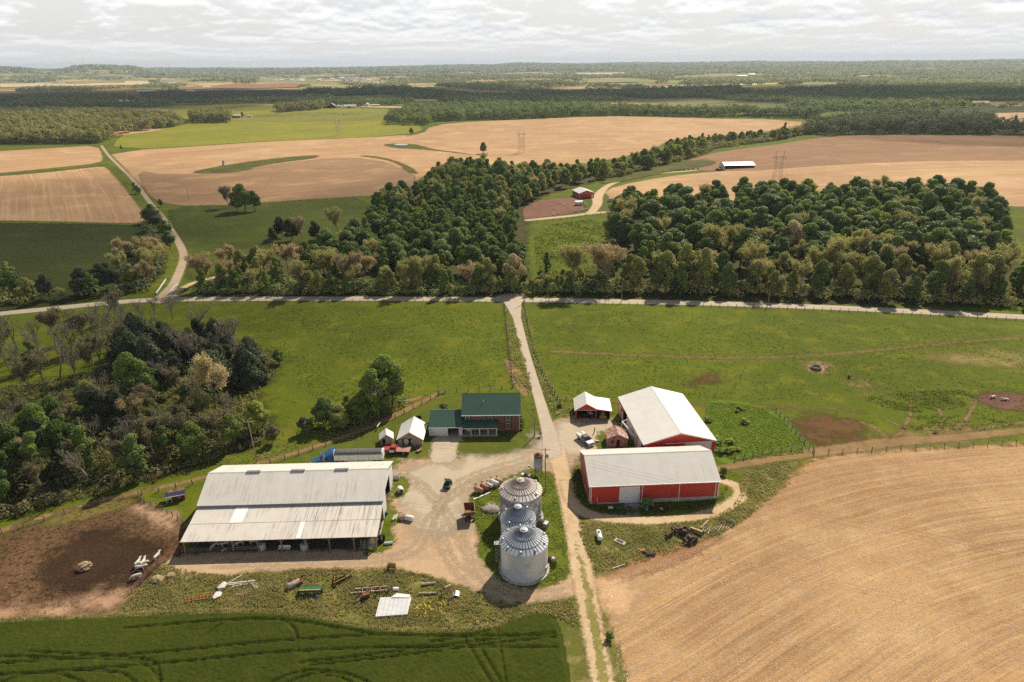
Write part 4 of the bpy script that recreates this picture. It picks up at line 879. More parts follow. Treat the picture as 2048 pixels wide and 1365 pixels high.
# ---- far buildings
def simple_barn(name, label, cat, px, W, D, e, r, wall, roof, rz=0., alongx=True, group=None, door=True):
    q = at(*px); b = thing(name, label, cat, (q.x, q.y, q.z), rz, group); x, y = W/2, D
    MB().wall((-x, 0), (x, 0), -.3, e, .2).wall((x, 0), (x, D), -.3, e, .2).wall((x, D), (-x, D), -.3, e, .2).wall((-x, D), (-x, 0), -.3, e, .2).build('wall', wall, b)
    (tri_x(-x, -x+.2, 0, D, e, r) if alongx else tri_y(0, .2, -x, x, e, r)).build('gable', wall, b)
    (tri_x(x-.2, x, 0, D, e, r) if alongx else tri_y(D-.2, D, -x, x, e, r)).build('gable', wall, b)
    (gable_roof(-x, x, 0, D, e, r, .5) if alongx else gable_roof_y(0, D, -x, x, e, r, .5)).build('roof', roof, b)
    if door: MB().box(-x*.4, x*.1, -.1, -.01, 0, e*.75).build('door', m_dark, b)  # dark panel on the wall stands for shade in an open doorway
    return b
m_pinkr = paint('faded_red_roof', (.52, .24, .19), .1, .5); m_blk = paint('tarred_boards', (.04, .035, .03), .2, .8)
simple_barn('field_barn', 'grey plank field barn with white roof in the green hay field', 'barn', (470, 236.5), 22, 10, 4.2, 6.8, m_plank, m_roofw)
simple_barn('field_barn', 'white barn with faded red roof at the right edge far off', 'barn', (1963, 210.5), 34, 16, 4.5, 8, m_wallx, m_pinkr, R(-8))
simple_barn('farm_barn', 'dark barn with peaked grey roof, leftmost of the far farmstead', 'barn', (663, 217), 16, 14, 5.5, 10.5, m_blk, m_rust, 0, False)
simple_barn('farm_barn', 'broad white barn in the middle of the far farmstead', 'barn', (700, 217), 28, 15, 4.5, 8, m_wallx, m_roofw, R(10), True)
simple_barn('farm_house', 'white house with steep roof in the far farmstead', 'house', (733.5, 214.5), 12, 11, 5.5, 9, m_wallx, m_roofw, 0, False)
simple_barn('farm_barn', 'low red barn at the right end of the far farmstead', 'barn', (750, 214.5), 20, 12, 4, 6, m_redold, m_roofw)
simple_barn('farm_shed', 'low dark shed beside the peaked barn of the far farmstead', 'shed', (652, 217), 13, 8, 3, 4.2, m_blk, m_blk)
simple_barn('farm_shed', 'tiny white shed between barns of the far farmstead', 'shed', (679, 215.5), 11, 8, 3, 5, m_wallx, m_roofw)
simple_barn('field_shed', 'small white shed beside the round tree in the hay field', 'shed', (499, 234.5), 7, 6, 2.5, 3.6, m_wallx, m_roofw)
q = at(225, 215.5)
for k, (dx, s_) in enumerate(((-9, 1.), (7, .95))):
    b = thing('grain_bin', ('left' if k == 0 else 'right')+' one of two small white bins above the far left wood', 'grain bin', (q.x+dx, q.y+60, q.z), 0, 'white bins above the left wood')
    MB().lathe([(6*s_, 0), (6*s_, 13*s_)], 20, capt=False).build('wall', m_trim, b); MB().lathe([(6.2*s_, 13*s_), (.6, 16*s_)], 20).build('cone_roof', m_trim, b)
# the distant town and scattered farms: small plain houses, one mesh repeated
def far_town():
    rg = random.Random(5)
    mb = MB().prism([(0, -1), (9, -1), (9, 1.6), (4.5, 3.5), (0, 1.6)], -7, 7); w = mb.mesh('house_wall'); w.materials.append(m_trim)
    rm = gable_roof(-7, 7, 0, 9, 1.6, 3.6, .5, .3).mesh('house_roof'); roofs = [m_trim, paint('grey_shingle', (.28, .27, .27), .1), m_pinkr]
    rm.materials.append(roofs[0])
    n = 0
    def put(px, py, sx=1., sz=1., roof=0, label=None, group=None):
        nonlocal n
        q = at(px, py); b = thing('distant_house', label, 'house', (q.x, q.y, q.z), rg.uniform(-.5, .5), group); b.scale = (sx*1.2, 3., sz*1.7)
        for nm, me in (('wall', w), ('roof', rm)):
            o = link(bpy.data.objects.new(nm, me), b)
            if nm == 'roof': o.material_slots[0].link = 'OBJECT'; o.material_slots[0].material = roofs[roof]
        n += 1
    for k in range(34):
        put(512+rg.random()*260, 164.5-rg.random()*8, rg.uniform(1.2, 2.), rg.uniform(1.2, 1.8), rg.choice((0, 0, 0, 1, 2)), 'pale house of the distant town among trees', 'houses of the distant town')
    for k in range(7): put(664+k*10+rg.random()*4, 160.5-rg.random()*3, rg.uniform(1.8, 3), rg.uniform(1., 1.7), rg.choice((0, 1, 2)), 'large pale hall in the centre of the distant town', 'large halls of the distant town')
    for px, py, s, l in ((340, 167.5, 5, 'long pale warehouse beside the yellow strip far left'), (86, 168, 6, 'long pale store on the yellow strip at far left'), (122, 168, 2, 'pale tall block right of the long store at far left'), (292, 184.5, 4, 'blue-white shed left of dark trees in the shaded far fields'), (318, 172.5, 3, 'white house above the shaded far fields, left one'), (326, 172, 2, 'white house above the shaded far fields, right one'), (412, 175.5, 2.2, 'pale house by dark trees in the shaded far fields'), (382, 184, 2, 'low shed among the shaded far fields')):
        put(px, py, s, 1., 0, l)
    for px, py, s, l in ((1343, 176.5, 3, 'white barn on the tan far field'), (1160, 167.5, 3, 'pale barn left of the far meadow'), (1484, 153, 4, 'largest white building of the far right farmstead'), (1504, 150, 3, 'white building with bright roof right of the far right farmstead'), (1495, 155, 2.5, 'low white shed in the far right farmstead'), (1470, 164.5, 2, 'white house below the far right farmstead'), (1492, 163, 2.5, 'cream house below the far right farmstead'), (1497, 171, 4, 'long pink-roofed shed by the bright green far field'), (1033, 157, 2, 'lone white house left of the tan far field'), (1360, 134, 6, 'long pale roof just below the skyline, left'), (1420, 139, 6, 'long pale roof just below the skyline, right'), (1626, 131, 4, 'white roof in the far right forest, upper left'), (1600, 132, 3, 'small white roof in the far right forest, left'), (1758, 129.5, 4, 'white roof in the far right forest, middle'), (1932, 122.5, 3.5, 'white roof close to the skyline at right'), (1858, 150, 3, 'pale green roof in the far right forest'), (1010, 158, 2, 'white house in the trees near the middle skyline'), (860, 149, 2, 'red-walled house in the far trees, left of centre'), (828, 163, 2.4, 'white house right of the town field')):
        put(px, py, s, 1., 2 if 'pink' in l or 'red-' in l else 0, l)
    # masts on the skyline
    for px, hgt_, l in ((1216, 100, 'tallest thin radio mast on the skyline'), (1356, 110, 'thin radio mast on the skyline, right of the tallest'), (1130, 60, 'short thin radio mast on the skyline'), (171, 70, 'thin radio mast on the left hill')):
        q = at(px, 136 if px > 200 else 141); tag(MB().tube((q.x, q.y, q.z), (q.x, q.y, q.z+hgt_*2.2), 1.3, .6, 5).build('radio_mast', m_grey), l, 'mast')
    q = at(958, 147); t = MB().tube((q.x, q.y, q.z), (q.x, q.y, q.z+40), 12, n=10).build('water_tower', m_grey); tag(t, 'dark water tower on the tree line, centre left of skyline', 'water tower')
far_town()
# ================================================================ VEHICLES, MACHINES, FARM CLUTTER
m_tyre = paint('tyre_rubber', (.025, .025, .026), .2, .85)
m_rim = paint('steel_rim', (.42, .42, .42), .1, .4, .5)
m_black = paint('black_plastic', (.02, .02, .022), .2, .6)
m_blue = paint('truck_blue', (.02, .10, .26), .08, .3, spec=.6)
m_carred = paint('faded_truck_red', (.38, .045, .045), .12, .45)
m_silver = paint('silver_paint', (.36, .37, .39), .06, .3, .4, .6)
m_yel = paint('old_yellow', (.38, .26, .06), .2, .6, dirt=(.22, .13, .06), damt=.4, dscale=2)
m_oran = paint('orange_paint', (.36, .15, .055), .15, .6, dirt=(.3, .12, .05), damt=.35, dscale=2)
m_gmach = paint('machine_green', (.03, .12, .06), .15, .5)
m_wrap = paint('white_wrap', (.74, .74, .74), .08, .3, scale=4, bump=.4)
m_swrap = paint('silver_wrap', (.40, .43, .47), .3, .3, scale=4, bump=.5)
m_log = paint('bare_log', (.42, .33, .25), .25, .9, dirt=(.25, .19, .14), damt=.4)
m_oldm = paint('dark_machine', (.07, .05, .04), .4, .8, dirt=(.16, .08, .05), damt=.45, dscale=2)
m_post = paint('fence_post', (.20, .15, .11), .3, .95)
m_wire = paint('fence_wire', (.25, .23, .21), .2, .6)
m_pole = paint('pole_timber', (.30, .22, .15), .2, .9)

def wheel(par, x, y, r, w=.3, rim=m_rim, axis='y'):
    t = MB().lathe([(r*.55, -w/2), (r*.92, -w/2), (r, -w*.3), (r, w*.3), (r*.92, w/2), (r*.55, w/2)], 18, (x, y, r), axis, False, False).build('wheel', m_tyre, par, True)
    MB().lathe([(r*.56, -w*.38), (r*.2, -w*.42), (r*.2, w*.42), (r*.56, w*.38)], 14, (x, y, r), axis).build('rim', rim, t); return t

def pickup():
    q = at(1173, 884); b = thing('pickup_truck', 'silver and grey pickup truck with white utility bed parked by the hut', 'pickup truck', (q.x-.3, q.y, 0), R(-62))
    # nose towards +x
    MB().prism([(-2.75, .45), (2.75, .45), (2.85, .75), (2.8, 1.08), (1.35, 1.2), (-.55, 1.22), (-.6, .95), (-2.75, .95)], -.95, .95, 'y').build('body', m_silver, b)
    c = MB().hexa([(-.62, -.9, 1.22), (1.4, -.9, 1.2), (1.4, .9, 1.2), (-.62, .9, 1.22), (-.5, -.72, 1.86), (.62, -.72, 1.86), (.62, .72, 1.86), (-.5, .72, 1.86)]).build('cab', paint('dark_car_grey', (.12, .12, .13), .1, .35, .3), b)
    MB().hexa([(.70, -.70, 1.82), (1.40, -.84, 1.26), (1.40, .84, 1.26), (.70, .70, 1.82), (.74, -.70, 1.85), (1.44, -.84, 1.28), (1.44, .84, 1.28), (.74, .70, 1.85)]).build('windscreen', m_glass, c)
    for s in (-1, 1): MB().hexa([(-.45, s*.845, 1.32), (1.0, s*.845, 1.32), (1.0, s*.90, 1.32), (-.45, s*.90, 1.32), (-.35, s*.745, 1.78), (.6, s*.745, 1.78), (.6, s*.79, 1.78), (-.35, s*.79, 1.78)]).build('side_window', m_glass, c)
    bed = MB().box(-2.85, -.66, -1.0, 1.0, .96, 1.04).box(-2.85, -.66, -1.0, -.55, 1.04, 1.55).box(-2.85, -.66, .55, 1.0, 1.04, 1.55).build('utility_bed', m_trim, b)
    MB().box(-1.6, -.8, -.4, .4, 1.05, 1.75).box(-.78, -.68, -.8, .8, 1.56, 1.95).build('tool_box', paint('cream', (.62, .55, .42), .1), bed)
    MB().box(2.8, 2.95, -.95, .95, .4, .68).build('bumper', m_trim, b)
    MB().box(2.8, 2.88, -.5, .5, .7, 1.0).build('grille', m_black, b)
    for s in (-1, 1):
        MB().box(2.78, 2.87, s*.74-.16, s*.74+.16, .74, .98).build('headlight', paint('lamp_glass', (.7, .7, .68), .05, .1), b)
        MB().box(.95, 1.15, s*1.08-.13, s*1.08+.13, 1.25, 1.5).build('mirror', m_black, b)
        wheel(b, 1.75, s*.86, .42); wheel(b, -1.75, s*.86, .42)
pickup()

def flatbed():
    q = at(795, 906); b = thing('flatbed_truck', 'old red flatbed truck with white door and rusty brown bed', 'truck', (q.x-.2, q.y, 0), R(176))
    MB().prism([(1.2, .55), (3.3, .55), (3.45, .8), (3.35, 1.2), (1.9, 1.32), (1.2, 1.32)], -.92, .92, 'y').build('hood', m_carred, b)
    MB().box(-3.4, 3.2, -.45, .45, .5, .66).build('chassis', m_oldm, b)
    c = MB().hexa([(.1, -.95, .6), (1.9, -.95, .6), (1.9, .95, .6), (.1, .95, .6), (.2, -.8, 2.05), (1.2, -.8, 2.05), (1.2, .8, 2.05), (.2, .8, 2.05)]).build('cab', m_carred, b)
    MB().hexa([(1.27, -.76, 1.98), (1.66, -.84, 1.38), (1.66, .84, 1.38), (1.27, .76, 1.98), (1.3, -.76, 2.0), (1.7, -.84, 1.4), (1.7, .84, 1.4), (1.3, .76, 2.0)]).build('windscreen', m_glass, c)
    for s in (-1, 1):
        d = MB().hexa([(.45, s*.945, .62), (1.6, s*.945, .62), (1.6, s*.985, .62), (.45, s*.985, .62), (.45, s*.885, 1.3), (1.6, s*.885, 1.3), (1.6, s*.925, 1.3), (.45, s*.925, 1.3)]).build('door', m_trim, b)
        MB().hexa([(.5, s*.88, 1.32), (1.5, s*.88, 1.32), (1.5, s*.92, 1.32), (.5, s*.92, 1.32), (.5, s*.82, 1.92), (1.15, s*.82, 1.92), (1.15, s*.855, 1.92), (.5, s*.855, 1.92)]).build('side_window', m_glass, d)
        wheel(b, 2.4, s*.85, .42); wheel(b, -1.9, s*.88, .42)
        MB().box(3.33, 3.42, s*.65-.15, s*.65+.15, .85, 1.1).build('headlight', m_trim, b)
    MB().box(-3.5, -.05, -1.15, 1.15, .95, 1.1).build('bed', paint('rusty_bed', (.34, .17, .11), .2, .8, dirt=(.42, .24, .17), damt=.5), b)
    MB().box(-.1, -.0, -1.1, 1.1, 1.1, 1.9).build('headboard', m_carred, b)
flatbed()

def semi():
    q = at(652, 924); b = thing('semi_truck', 'blue semi truck tractor parked behind the white cattle barn', 'truck', (-44.9, 143.6, 0), R(202))
    MB().prism([(1.5, .8), (4.0, .8), (4.15, 1.2), (4.0, 1.75), (1.7, 2.1), (1.5, 2.1)], -.85, .85, 'y').build('hood', m_blue, b)
    c = MB().box(-1.9, 1.5, -1.2, 1.2, .9, 2.75).build('cab', m_blue, b)
    MB().hexa([(-1.9, -1.15, 2.75), (.9, -1.1, 2.75), (.9, 1.1, 2.75), (-1.9, 1.15, 2.75), (-1.9, -1.1, 3.75), (-.6, -1.0, 3.6), (-.6, 1.0, 3.6), (-1.9, 1.1, 3.75)]).build('sleeper_roof', m_blue, b)
    MB().box(1.5, 1.54, -1.05, 1.05, 2.0, 2.65).build('windscreen', m_glass, c)
    for s in (-1, 1):
        MB().box(.35, 1.3, s*1.21-.012, s*1.21+.012, 1.95, 2.6).build('side_window', m_glass, c)
        MB().box(-1.3, -.7, s*1.21-.012, s*1.21+.012, 2.0, 2.5).build('side_window', m_glass, c)
        MB().tube((1.25, s*1.32, .9), (1.25, s*1.32, 4.0), .1, n=8).build('exhaust_stack', m_rim, b)
        MB().tube((1.0, s*1.1, .75), (-.6, s*1.1, .75), .33, n=12).build('fuel_tank', m_rim, b)
        MB().box(1.5, 1.6, s*1.45-.1, s*1.45+.1, 2.0, 2.6).build('mirror', m_trim, b)
        wheel(b, 3.0, s*.95, .52, .35); wheel(b, -2.6, s*.9, .52, .55); wheel(b, -3.8, s*.9, .52, .55)
        MB().box(4.0, 4.12, s*.6-.16, s*.6+.16, 1.2, 1.5).build('headlight', m_trim, b)
    MB().box(-4.4, 4.0, -.42, .42, .7, .95).build('chassis', m_black, b)
    MB().box(4.05, 4.3, -1.1, 1.1, .5, .95).build('bumper', m_rim, b)
semi()

def trailer():
    b = thing('grain_trailer', 'white grain trailer with grey tarp roof behind the cattle barn', 'trailer', (-37.5, 143.9, 0), R(1))
    L = 5.9
    MB().prism([(-1.28, 1.5), (1.28, 1.5), (1.28, 3.1), (-1.28, 3.1)], -L, L).prism([(-.6, .85), (.6, .85), (1.2, 1.49), (-1.2, 1.49)], -3.5, 3.5).build('hopper_body', m_trim, b)
    arc = [(-1.27, 3.101)] + [(-1.27*math.cos(math.pi*k/10), 3.1+.62*math.sin(math.pi*k/10)) for k in range(1, 10)] + [(1.27, 3.101)]
    MB().prism(arc, -L+.12, L-.35).build('tarp_roof', sheetmetal('tarp_cloth', (.10, .095, .09), 1.5, 0, (.2, .19, .18), .9, .7, .5, (.4, 2.5)), b)
    for s in (-1, 1): MB().prism([(y*1.03, z+.02*(z > 3.2)) for y, z in arc], s*L-.1*(s < 0)-.3*(s > 0), s*L+.12*(s < 0)+.05*(s > 0)).build('end_cap', m_trim, b)
    for s in (-1, 1):
        for x in (3.6, 4.9): wheel(b, x, s*.95, .5, .5)
        MB().box(-4.3, -4.1, s*.8-.08, s*.8+.08, 0, 1.5).build('landing_leg', m_black, b)
        MB().box(-L, L, s*1.285-.03, s*1.285+.03, 2.9, 3.08).build('side_rail', m_rim, b)
        for k in range(5): MB().box(-4.8+2.4*k, -4.74+2.4*k, s*1.285-.04, s*1.285+.04, 1.6, 2.88).build('side_rib', m_rim, b)
trailer()

def utv():
    q = at(895, 976); b = thing('utility_vehicle', 'small dark green utility vehicle standing alone on the gravel', 'utility vehicle', (q.x, q.y+.6, 0), R(80))
    MB().box(-1.45, 1.45, -.7, .7, .35, .62).build('chassis', m_black, b)
    MB().prism([(.6, .62), (1.45, .62), (1.5, .85), (.7, 1.1), (.6, 1.1)], -.7, .7, 'y').build('hood', m_gmach, b)
    MB().box(-1.5, -.35, -.72, .72, .62, .72).box(-1.5, -1.44, -.72, .72, .72, 1.02).box(-1.44, -.4, -.72, -.66, .72, 1.02).box(-1.44, -.4, .66, .72, .72, 1.02).box(-.41, -.35, -.72, .72, .72, 1.02).build('cargo_bed', m_gmach, b)
    MB().box(-.3, .2, -.6, .6, .62, .92).box(-.34, -.24, -.6, .6, .92, 1.3).build('seat', m_black, b)
    f = MB()
    for s in (-1, 1):
        f.beam((.6, s*.66, 1.0), (.25, s*.62, 1.85), .06).beam((-.33, s*.66, .7), (-.33, s*.62, 1.85), .06).beam((.25, s*.62, 1.85), (-.33, s*.62, 1.85), .06)
        wheel(b, 1.0, s*.66, .32, .26); wheel(b, -.95, s*.66, .32, .28)
    f.build('roll_cage', m_black, b); MB().box(-.36, .3, -.66, .66, 1.86, 1.92).build('roof', m_black, b)
utv()

def gravity_wagon():
    q = at(939, 1036); b = thing('grain_wagon', 'rusty brown open grain wagon at the edge of the gravel', 'wagon', (q.x, q.y+.2, 0), R(7))
    w, l, z0, z1, t = 1.15, 1.75, 1.35, 2.55, .07
    o = MB()
    A = [(-w*.75, -l*.75), (w*.75, -l*.75), (w*.75, l*.75), (-w*.75, l*.75)]; B = [(-w, -l), (w, -l), (w, l), (-w, l)]
    for i in range(4):
        j = (i+1) % 4
        def ins(p): return (p[0]-math.copysign(t, p[0]), p[1]-math.copysign(t, p[1]))
        a0, a1, b0, b1 = A[i], A[j], B[i], B[j]; c0, c1, d0, d1 = ins(a0), ins(a1), ins(b0), ins(b1)
        o.hexa([(*a0, z0), (*a1, z0), (*c1, z0), (*c0, z0), (*b0, z1), (*b1, z1), (*d1, z1), (*d0, z1)])
    o.box(-w*.74, w*.74, -l*.74, l*.74, z0-.06, z0+.04); o.build('box', paint('wagon_rust', (.22, .10, .05), .25, .8), b)
    r = MB()
    for i in range(4): r.beam((*B[i], z1+.02), (*B[(i+1) % 4], z1+.02), .1)
    r.build('rim_rail', paint('tan_rail', (.42, .27, .16), .2, .8), b)
    MB().box(-.35, .35, -2.0, 2.0, .75, .9).box(-.8, .8, -1.4, -1.2, .5, .8).box(-.8, .8, 1.2, 1.4, .5, .8).box(-.7, -.6, -1.3, 1.3, .8, 1.35).box(.6, .7, -1.3, 1.3, .8, 1.35).build('running_gear', m_oldm, b)
    MB().beam((0, 1.9, .7), (0, 3.6, .35), .12).build('drawbar', m_yel, b)
    for s in (-1, 1):
        for y in (-1.3, 1.3): wheel(b, s*.9, y, .4, .25, m_yel, 'x')
    MB().box(-.9, -.7, 1.95, 2.15, .9, 1.7).box(.7, .9, 1.95, 2.15, .9, 1.7).build('upright', m_yel, b)
gravity_wagon()

def tank(px, r, l, mat, label, rz, name='fuel_tank', group='old fuel tanks in a row'):
    q = at(*px); b = thing(name, label, 'tank', (q.x, q.y, 0), rz, group)
    MB().lathe([(r*.5, -l/2-.12), (r*.9, -l/2-.04), (r, -l/2+.05), (r, l/2-.05), (r*.9, l/2+.04), (r*.5, l/2+.12)], 18, (0, 0, r+.45), 'y').build('tank_body', mat, b, True)
    f = MB()
    for s in (-1, 1):
        for k in (-1, 1): f.beam((s*r*.7, k*l*.32, 0), (s*r*.55, k*l*.32, r*.6+.35), .07)
        f.beam((-r*.7, s*l*.32, .3), (r*.7, s*l*.32, .3), .06)
    f.build('stand', m_rusty, b)
    MB().tube((0, l*.42, 2*r+.4), (0, l*.42, 2*r+.85), .05, n=6).tube((0, l*.42, 2*r+.85), (.12, l*.2, 2*r+.95), .05, n=6).box(-.14, .14, l*.36, l*.5, 2*r+.75, 2*r+.98).build('pump', m_oldm, b)
    return b
m_tan = paint('rusty_tank', (.40, .22, .14), .2, .6, dirt=(.52, .42, .34), damt=.45, dscale=.8)
m_tr = paint('red_brown_tank', (.34, .12, .08), .2, .6, dirt=(.45, .25, .18), damt=.4)
m_tw = paint('whitish_tank', (.62, .58, .54), .1, .5, dirt=(.4, .32, .27), damt=.35)
for px, r, l, m, lb in (((957, 986), .55, 2.0, m_tan, 'tan and rusty fuel tank, first of the row nearest the wagon'), ((969, 981), .55, 1.9, m_tr, 'red-brown fuel tank, second of the row'), ((979, 977), .42, 1.6, m_tw, 'smallest grey-white fuel tank, third of the row'), ((988, 972.5), .55, 2.2, m_tw, 'large whitish fuel tank, fourth of the row'), ((998, 967.5), .42, 1.7, m_tan, 'rusty end tank of the row, nearest the bins')):
    tank(px, r, l, m, lb, R(52))
def propane():
    q = at(1199, 1081); b = thing('propane_tank', 'white propane tank lying in the grass below the red shed', 'tank', (q.x, q.y+.7, 0), R(3))
    prof = [(.05, -1.45), (.35, -1.38), (.52, -1.15), (.55, -1.0), (.55, 1.0), (.52, 1.15), (.35, 1.38), (.05, 1.45)]
    MB().lathe(prof, 22, (0, 0, .75), 'y').build('tank_body', paint('gloss_white', (.80, .80, .79), .03, .3), b, True)
    MB().lathe([(.2, 0), (.2, .22), (.16, .26)], 14, (0, .3, 1.25)).build('valve_dome', m_oldm, b, True)
    for y in (-.8, .8): MB().box(-.4, .4, y-.08, y+.08, 0, .35).build('foot', m_conc, b)
propane()

def bale(px, r, l, mat, label, rz, lie=True, group='wrapped hay bales', endm=None, loc=None):
    q = at(*px); b = thing('hay_bale', label, 'bale', (q.x, q.y, 0) if loc is None else loc, rz, group)
    if lie: MB().lathe([(r*.2, -l/2-.04), (r*.85, -l/2-.03), (r, -l/2+.12), (r*1.02, 0), (r, l/2-.12), (r*.85, l/2+.03), (r*.2, l/2+.04)], 22, (0, 0, r), 'y').build('wrapping', mat, b, True)
    else: MB().lathe([(r*.9, 0), (r*1.03, .15), (r, l*.5), (r*1.02, l-.15), (r*.8, l), (r*.3, l+.03)], 22).build('wrapping', mat, b, True)
    if endm and lie: MB().lathe([(r*.72, -l/2-.06), (r*.68, -l/2-.02)], 20, (0, 0, r), 'y').build('open_end', endm, b)
m_hay = paint('dry_hay', (.34, .26, .14), .3, .95, scale=5, dirt=(.22, .16, .09), damt=.4, bump=.6)
bale((801, 985), .7, 1.5, m_wrap, 'white wrapped bale with dark open end near the barn corner', R(24), endm=paint('dark_hay', (.10, .07, .05), .3, .95))
bale((819, 1041), .6, 1.7, m_wrap, 'white wrapped bale next to the wooden crate', R(72))
bale((0, 0), .75, 1.4, m_swrap, 'silver wrapped bale under the lean-to, left one', 0, False, loc=(-50.7, 112.0, 0))
bale((0, 0), .8, 1.3, m_swrap, 'silver wrapped bale under the lean-to, right one behind a post', 0, False, loc=(-42.2, 111.9, 0))
def crate(name, label, cat, px, sx, sy, h, mat, rz, dz=0.):
    q = at(*px); b = thing(name, label, cat, (q.x, q.y, dz), rz)
    o = MB().box(-sx/2, sx/2, -sy/2, sy/2, 0, .12)
    for s in (-1, 1): o.box(s*(sx/2-.05)-.05, s*(sx/2-.05)+.05, -sy/2, sy/2, .12, h).box(-sx/2+.1, sx/2-.1, s*(sy/2-.05)-.05, s*(sy/2-.05)+.05, .12, h)
    o.build('box', mat, b); return b
c = crate('wooden_crate', 'pale wooden crate beside the white wrapped bale', 'crate', (805.5, 1038), 1.2, 1.2, 1.0, paint('pale_crate', (.50, .38, .27), .15, .9), R(3))
for k in range(3): MB().box(-.6, .6, -.5+k*.36, -.3+k*.36, 1.005, 1.06).build('lid_slat', m_log, c)
for k, px in enumerate(((785, 1043), (790, 1041))):
    q = at(*px); tag(MB().tube((q.x, q.y, .25), (q.x+.3, q.y+1.7, .25), .26, n=12).build('block_post', m_conc, None), 'short grey block lying beside the crate, '+('left' if k == 0 else 'right')+' one of two', 'block')
crate('stone_trough', 'grey stone trough by the right barn wall near the white bale', 'trough', (792, 959), 1.6, .8, .8, m_conc, R(5))
q = at(773, 1030); tag(MB().lathe([(.28, 0), (.3, .3), (.28, .8), (.1, .82)], 14, (q.x, q.y, 0)).build('blue_barrel', paint('blue_plastic', (.02, .09, .25), .1, .4)), 'blue barrel at the foot of the barn corner', 'barrel')

# tyres, pipe, frames at the lean-to's right end
def tyre(name, loc, r, w, label, tilt, group=None):
    b = thing(name, label, 'tyre', loc, tilt[1], group)
    o = MB().lathe([(r*.55, -w/2), (r*.9, -w/2), (r, -w*.3), (r, w*.3), (r*.9, w/2), (r*.55, w/2), (r*.52, 0)], 24, (0, 0, 0), 'y', False, False)
    m = Matrix.Rotation(tilt[0], 4, 'X'); o.v = [tuple(m @ Vector(v)+Vector((0, 0, r*math.cos(tilt[0])+w/2*abs(math.sin(tilt[0]))))) for v in o.v]; o.build('tread', m_tyre, b, True)
tyre('tractor_tyre', (-26.9, 113.9, 0), .85, .55, 'big tractor tyre leaning by the lean-to end, right one', (R(-18), R(62)), 'big tyres by the lean-to')
tyre('tractor_tyre', (-27.8, 113.8, 0), .8, .5, 'big tractor tyre leaning by the lean-to end, left one', (R(-18), R(62)), 'big tyres by the lean-to')
q = at(778, 1089); tag(MB().tube((q.x-.9, q.y-.1, .3), (q.x+.8, q.y+.15, .3), .28, n=14).build('culvert_pipe', m_galv), 'short grey culvert pipe near the lean-to corner', 'pipe')
def frame_rack():
    b = thing('feeder_frame', 'green and cream slatted cattle feeder frame under the lean-to corner', 'feeder', (-29.2, 112.0, 0), R(4))
    o = MB()
    for k in range(5): o.beam((-1.7, -.7+.35*k, .55+.16*k), (1.5, -.7+.35*k, .75+.16*k), .07)
    for k in range(3): o.beam((-1.0+.9*k, -.8, .4), (-.9+.9*k, .8, 1.5), .08)
    o.build('slats', paint('pale_green', (.28, .42, .30), .2, .6), b)
    for x in (-1.8, 1.5):
        for y, z in ((-.8, .9), (.65, 1.4)): MB().box(x, x+.15, y, y+.15, 0, z).build('leg', m_wood, b)
frame_rack()
for k, (x, y, l) in enumerate(((-46.3, 112., 2.4),)):
    o = MB().box(x-l/2, x+l/2, y-.3, y+.3, .1, .22).box(x-l/2, x+l/2, y+.3, y+.4, .1, .6).build('feed_bunk', m_trim); tag(o, 'white board feed bunk under the lean-to between the silver bales', 'feed bunk')
def old_tractor(loc, rz, label, mat):
    b = thing('old_tractor', label, 'tractor', loc, rz)
    MB().box(-.2, 1.7, -.35, .35, .8, 1.4).build('hood', mat, b); MB().box(-.9, -.2, -.4, .4, .7, 1.1).box(-.9, -.75, -.4, .4, 1.1, 1.5).build('seat', m_black, b)
    for s in (-1, 1): wheel(b, -.6, s*.85, .75, .35, mat); wheel(b, 1.4, s*.7, .4, .25, mat)
old_tractor((-40.3, 115.6, 0), R(95), 'yellow-wheeled tractor in the dark of the lean-to', m_yel)
old_tractor((22.3-1.4, 168.4, 0), R(-92), 'yellow tractor inside the main bay of the red garage', m_yel)
q = (21.6, 167.6); m_ = thing('riding_mower', 'white riding mower inside the main bay of the red garage', 'mower', (q[0], q[1], 0), R(-92))
MB().box(-.8, .8, -.45, .45, .3, .6).box(.1, .8, -.35, .35, .6, .95).box(-.6, -.2, -.3, .3, .6, 1.05).build('body', m_trim, m_)
for s in (-1, 1): wheel(m_, -.5, s*.5, .28, .22); wheel(m_, .6, s*.45, .2, .16)
t_ = thing('loader_tractor', 'yellow loader tractor in the low bay of the red garage', 'tractor', (24.7, 166.0, 0), R(-92))
MB().box(-.9, .7, -.5, .5, .6, 1.5).box(.7, 1.3, -1.0, 1.0, .2, .9).build('body', m_yel, t_)
for s in (-1, 1): wheel(t_, -.5, s*.75, .6, .35, m_yel)

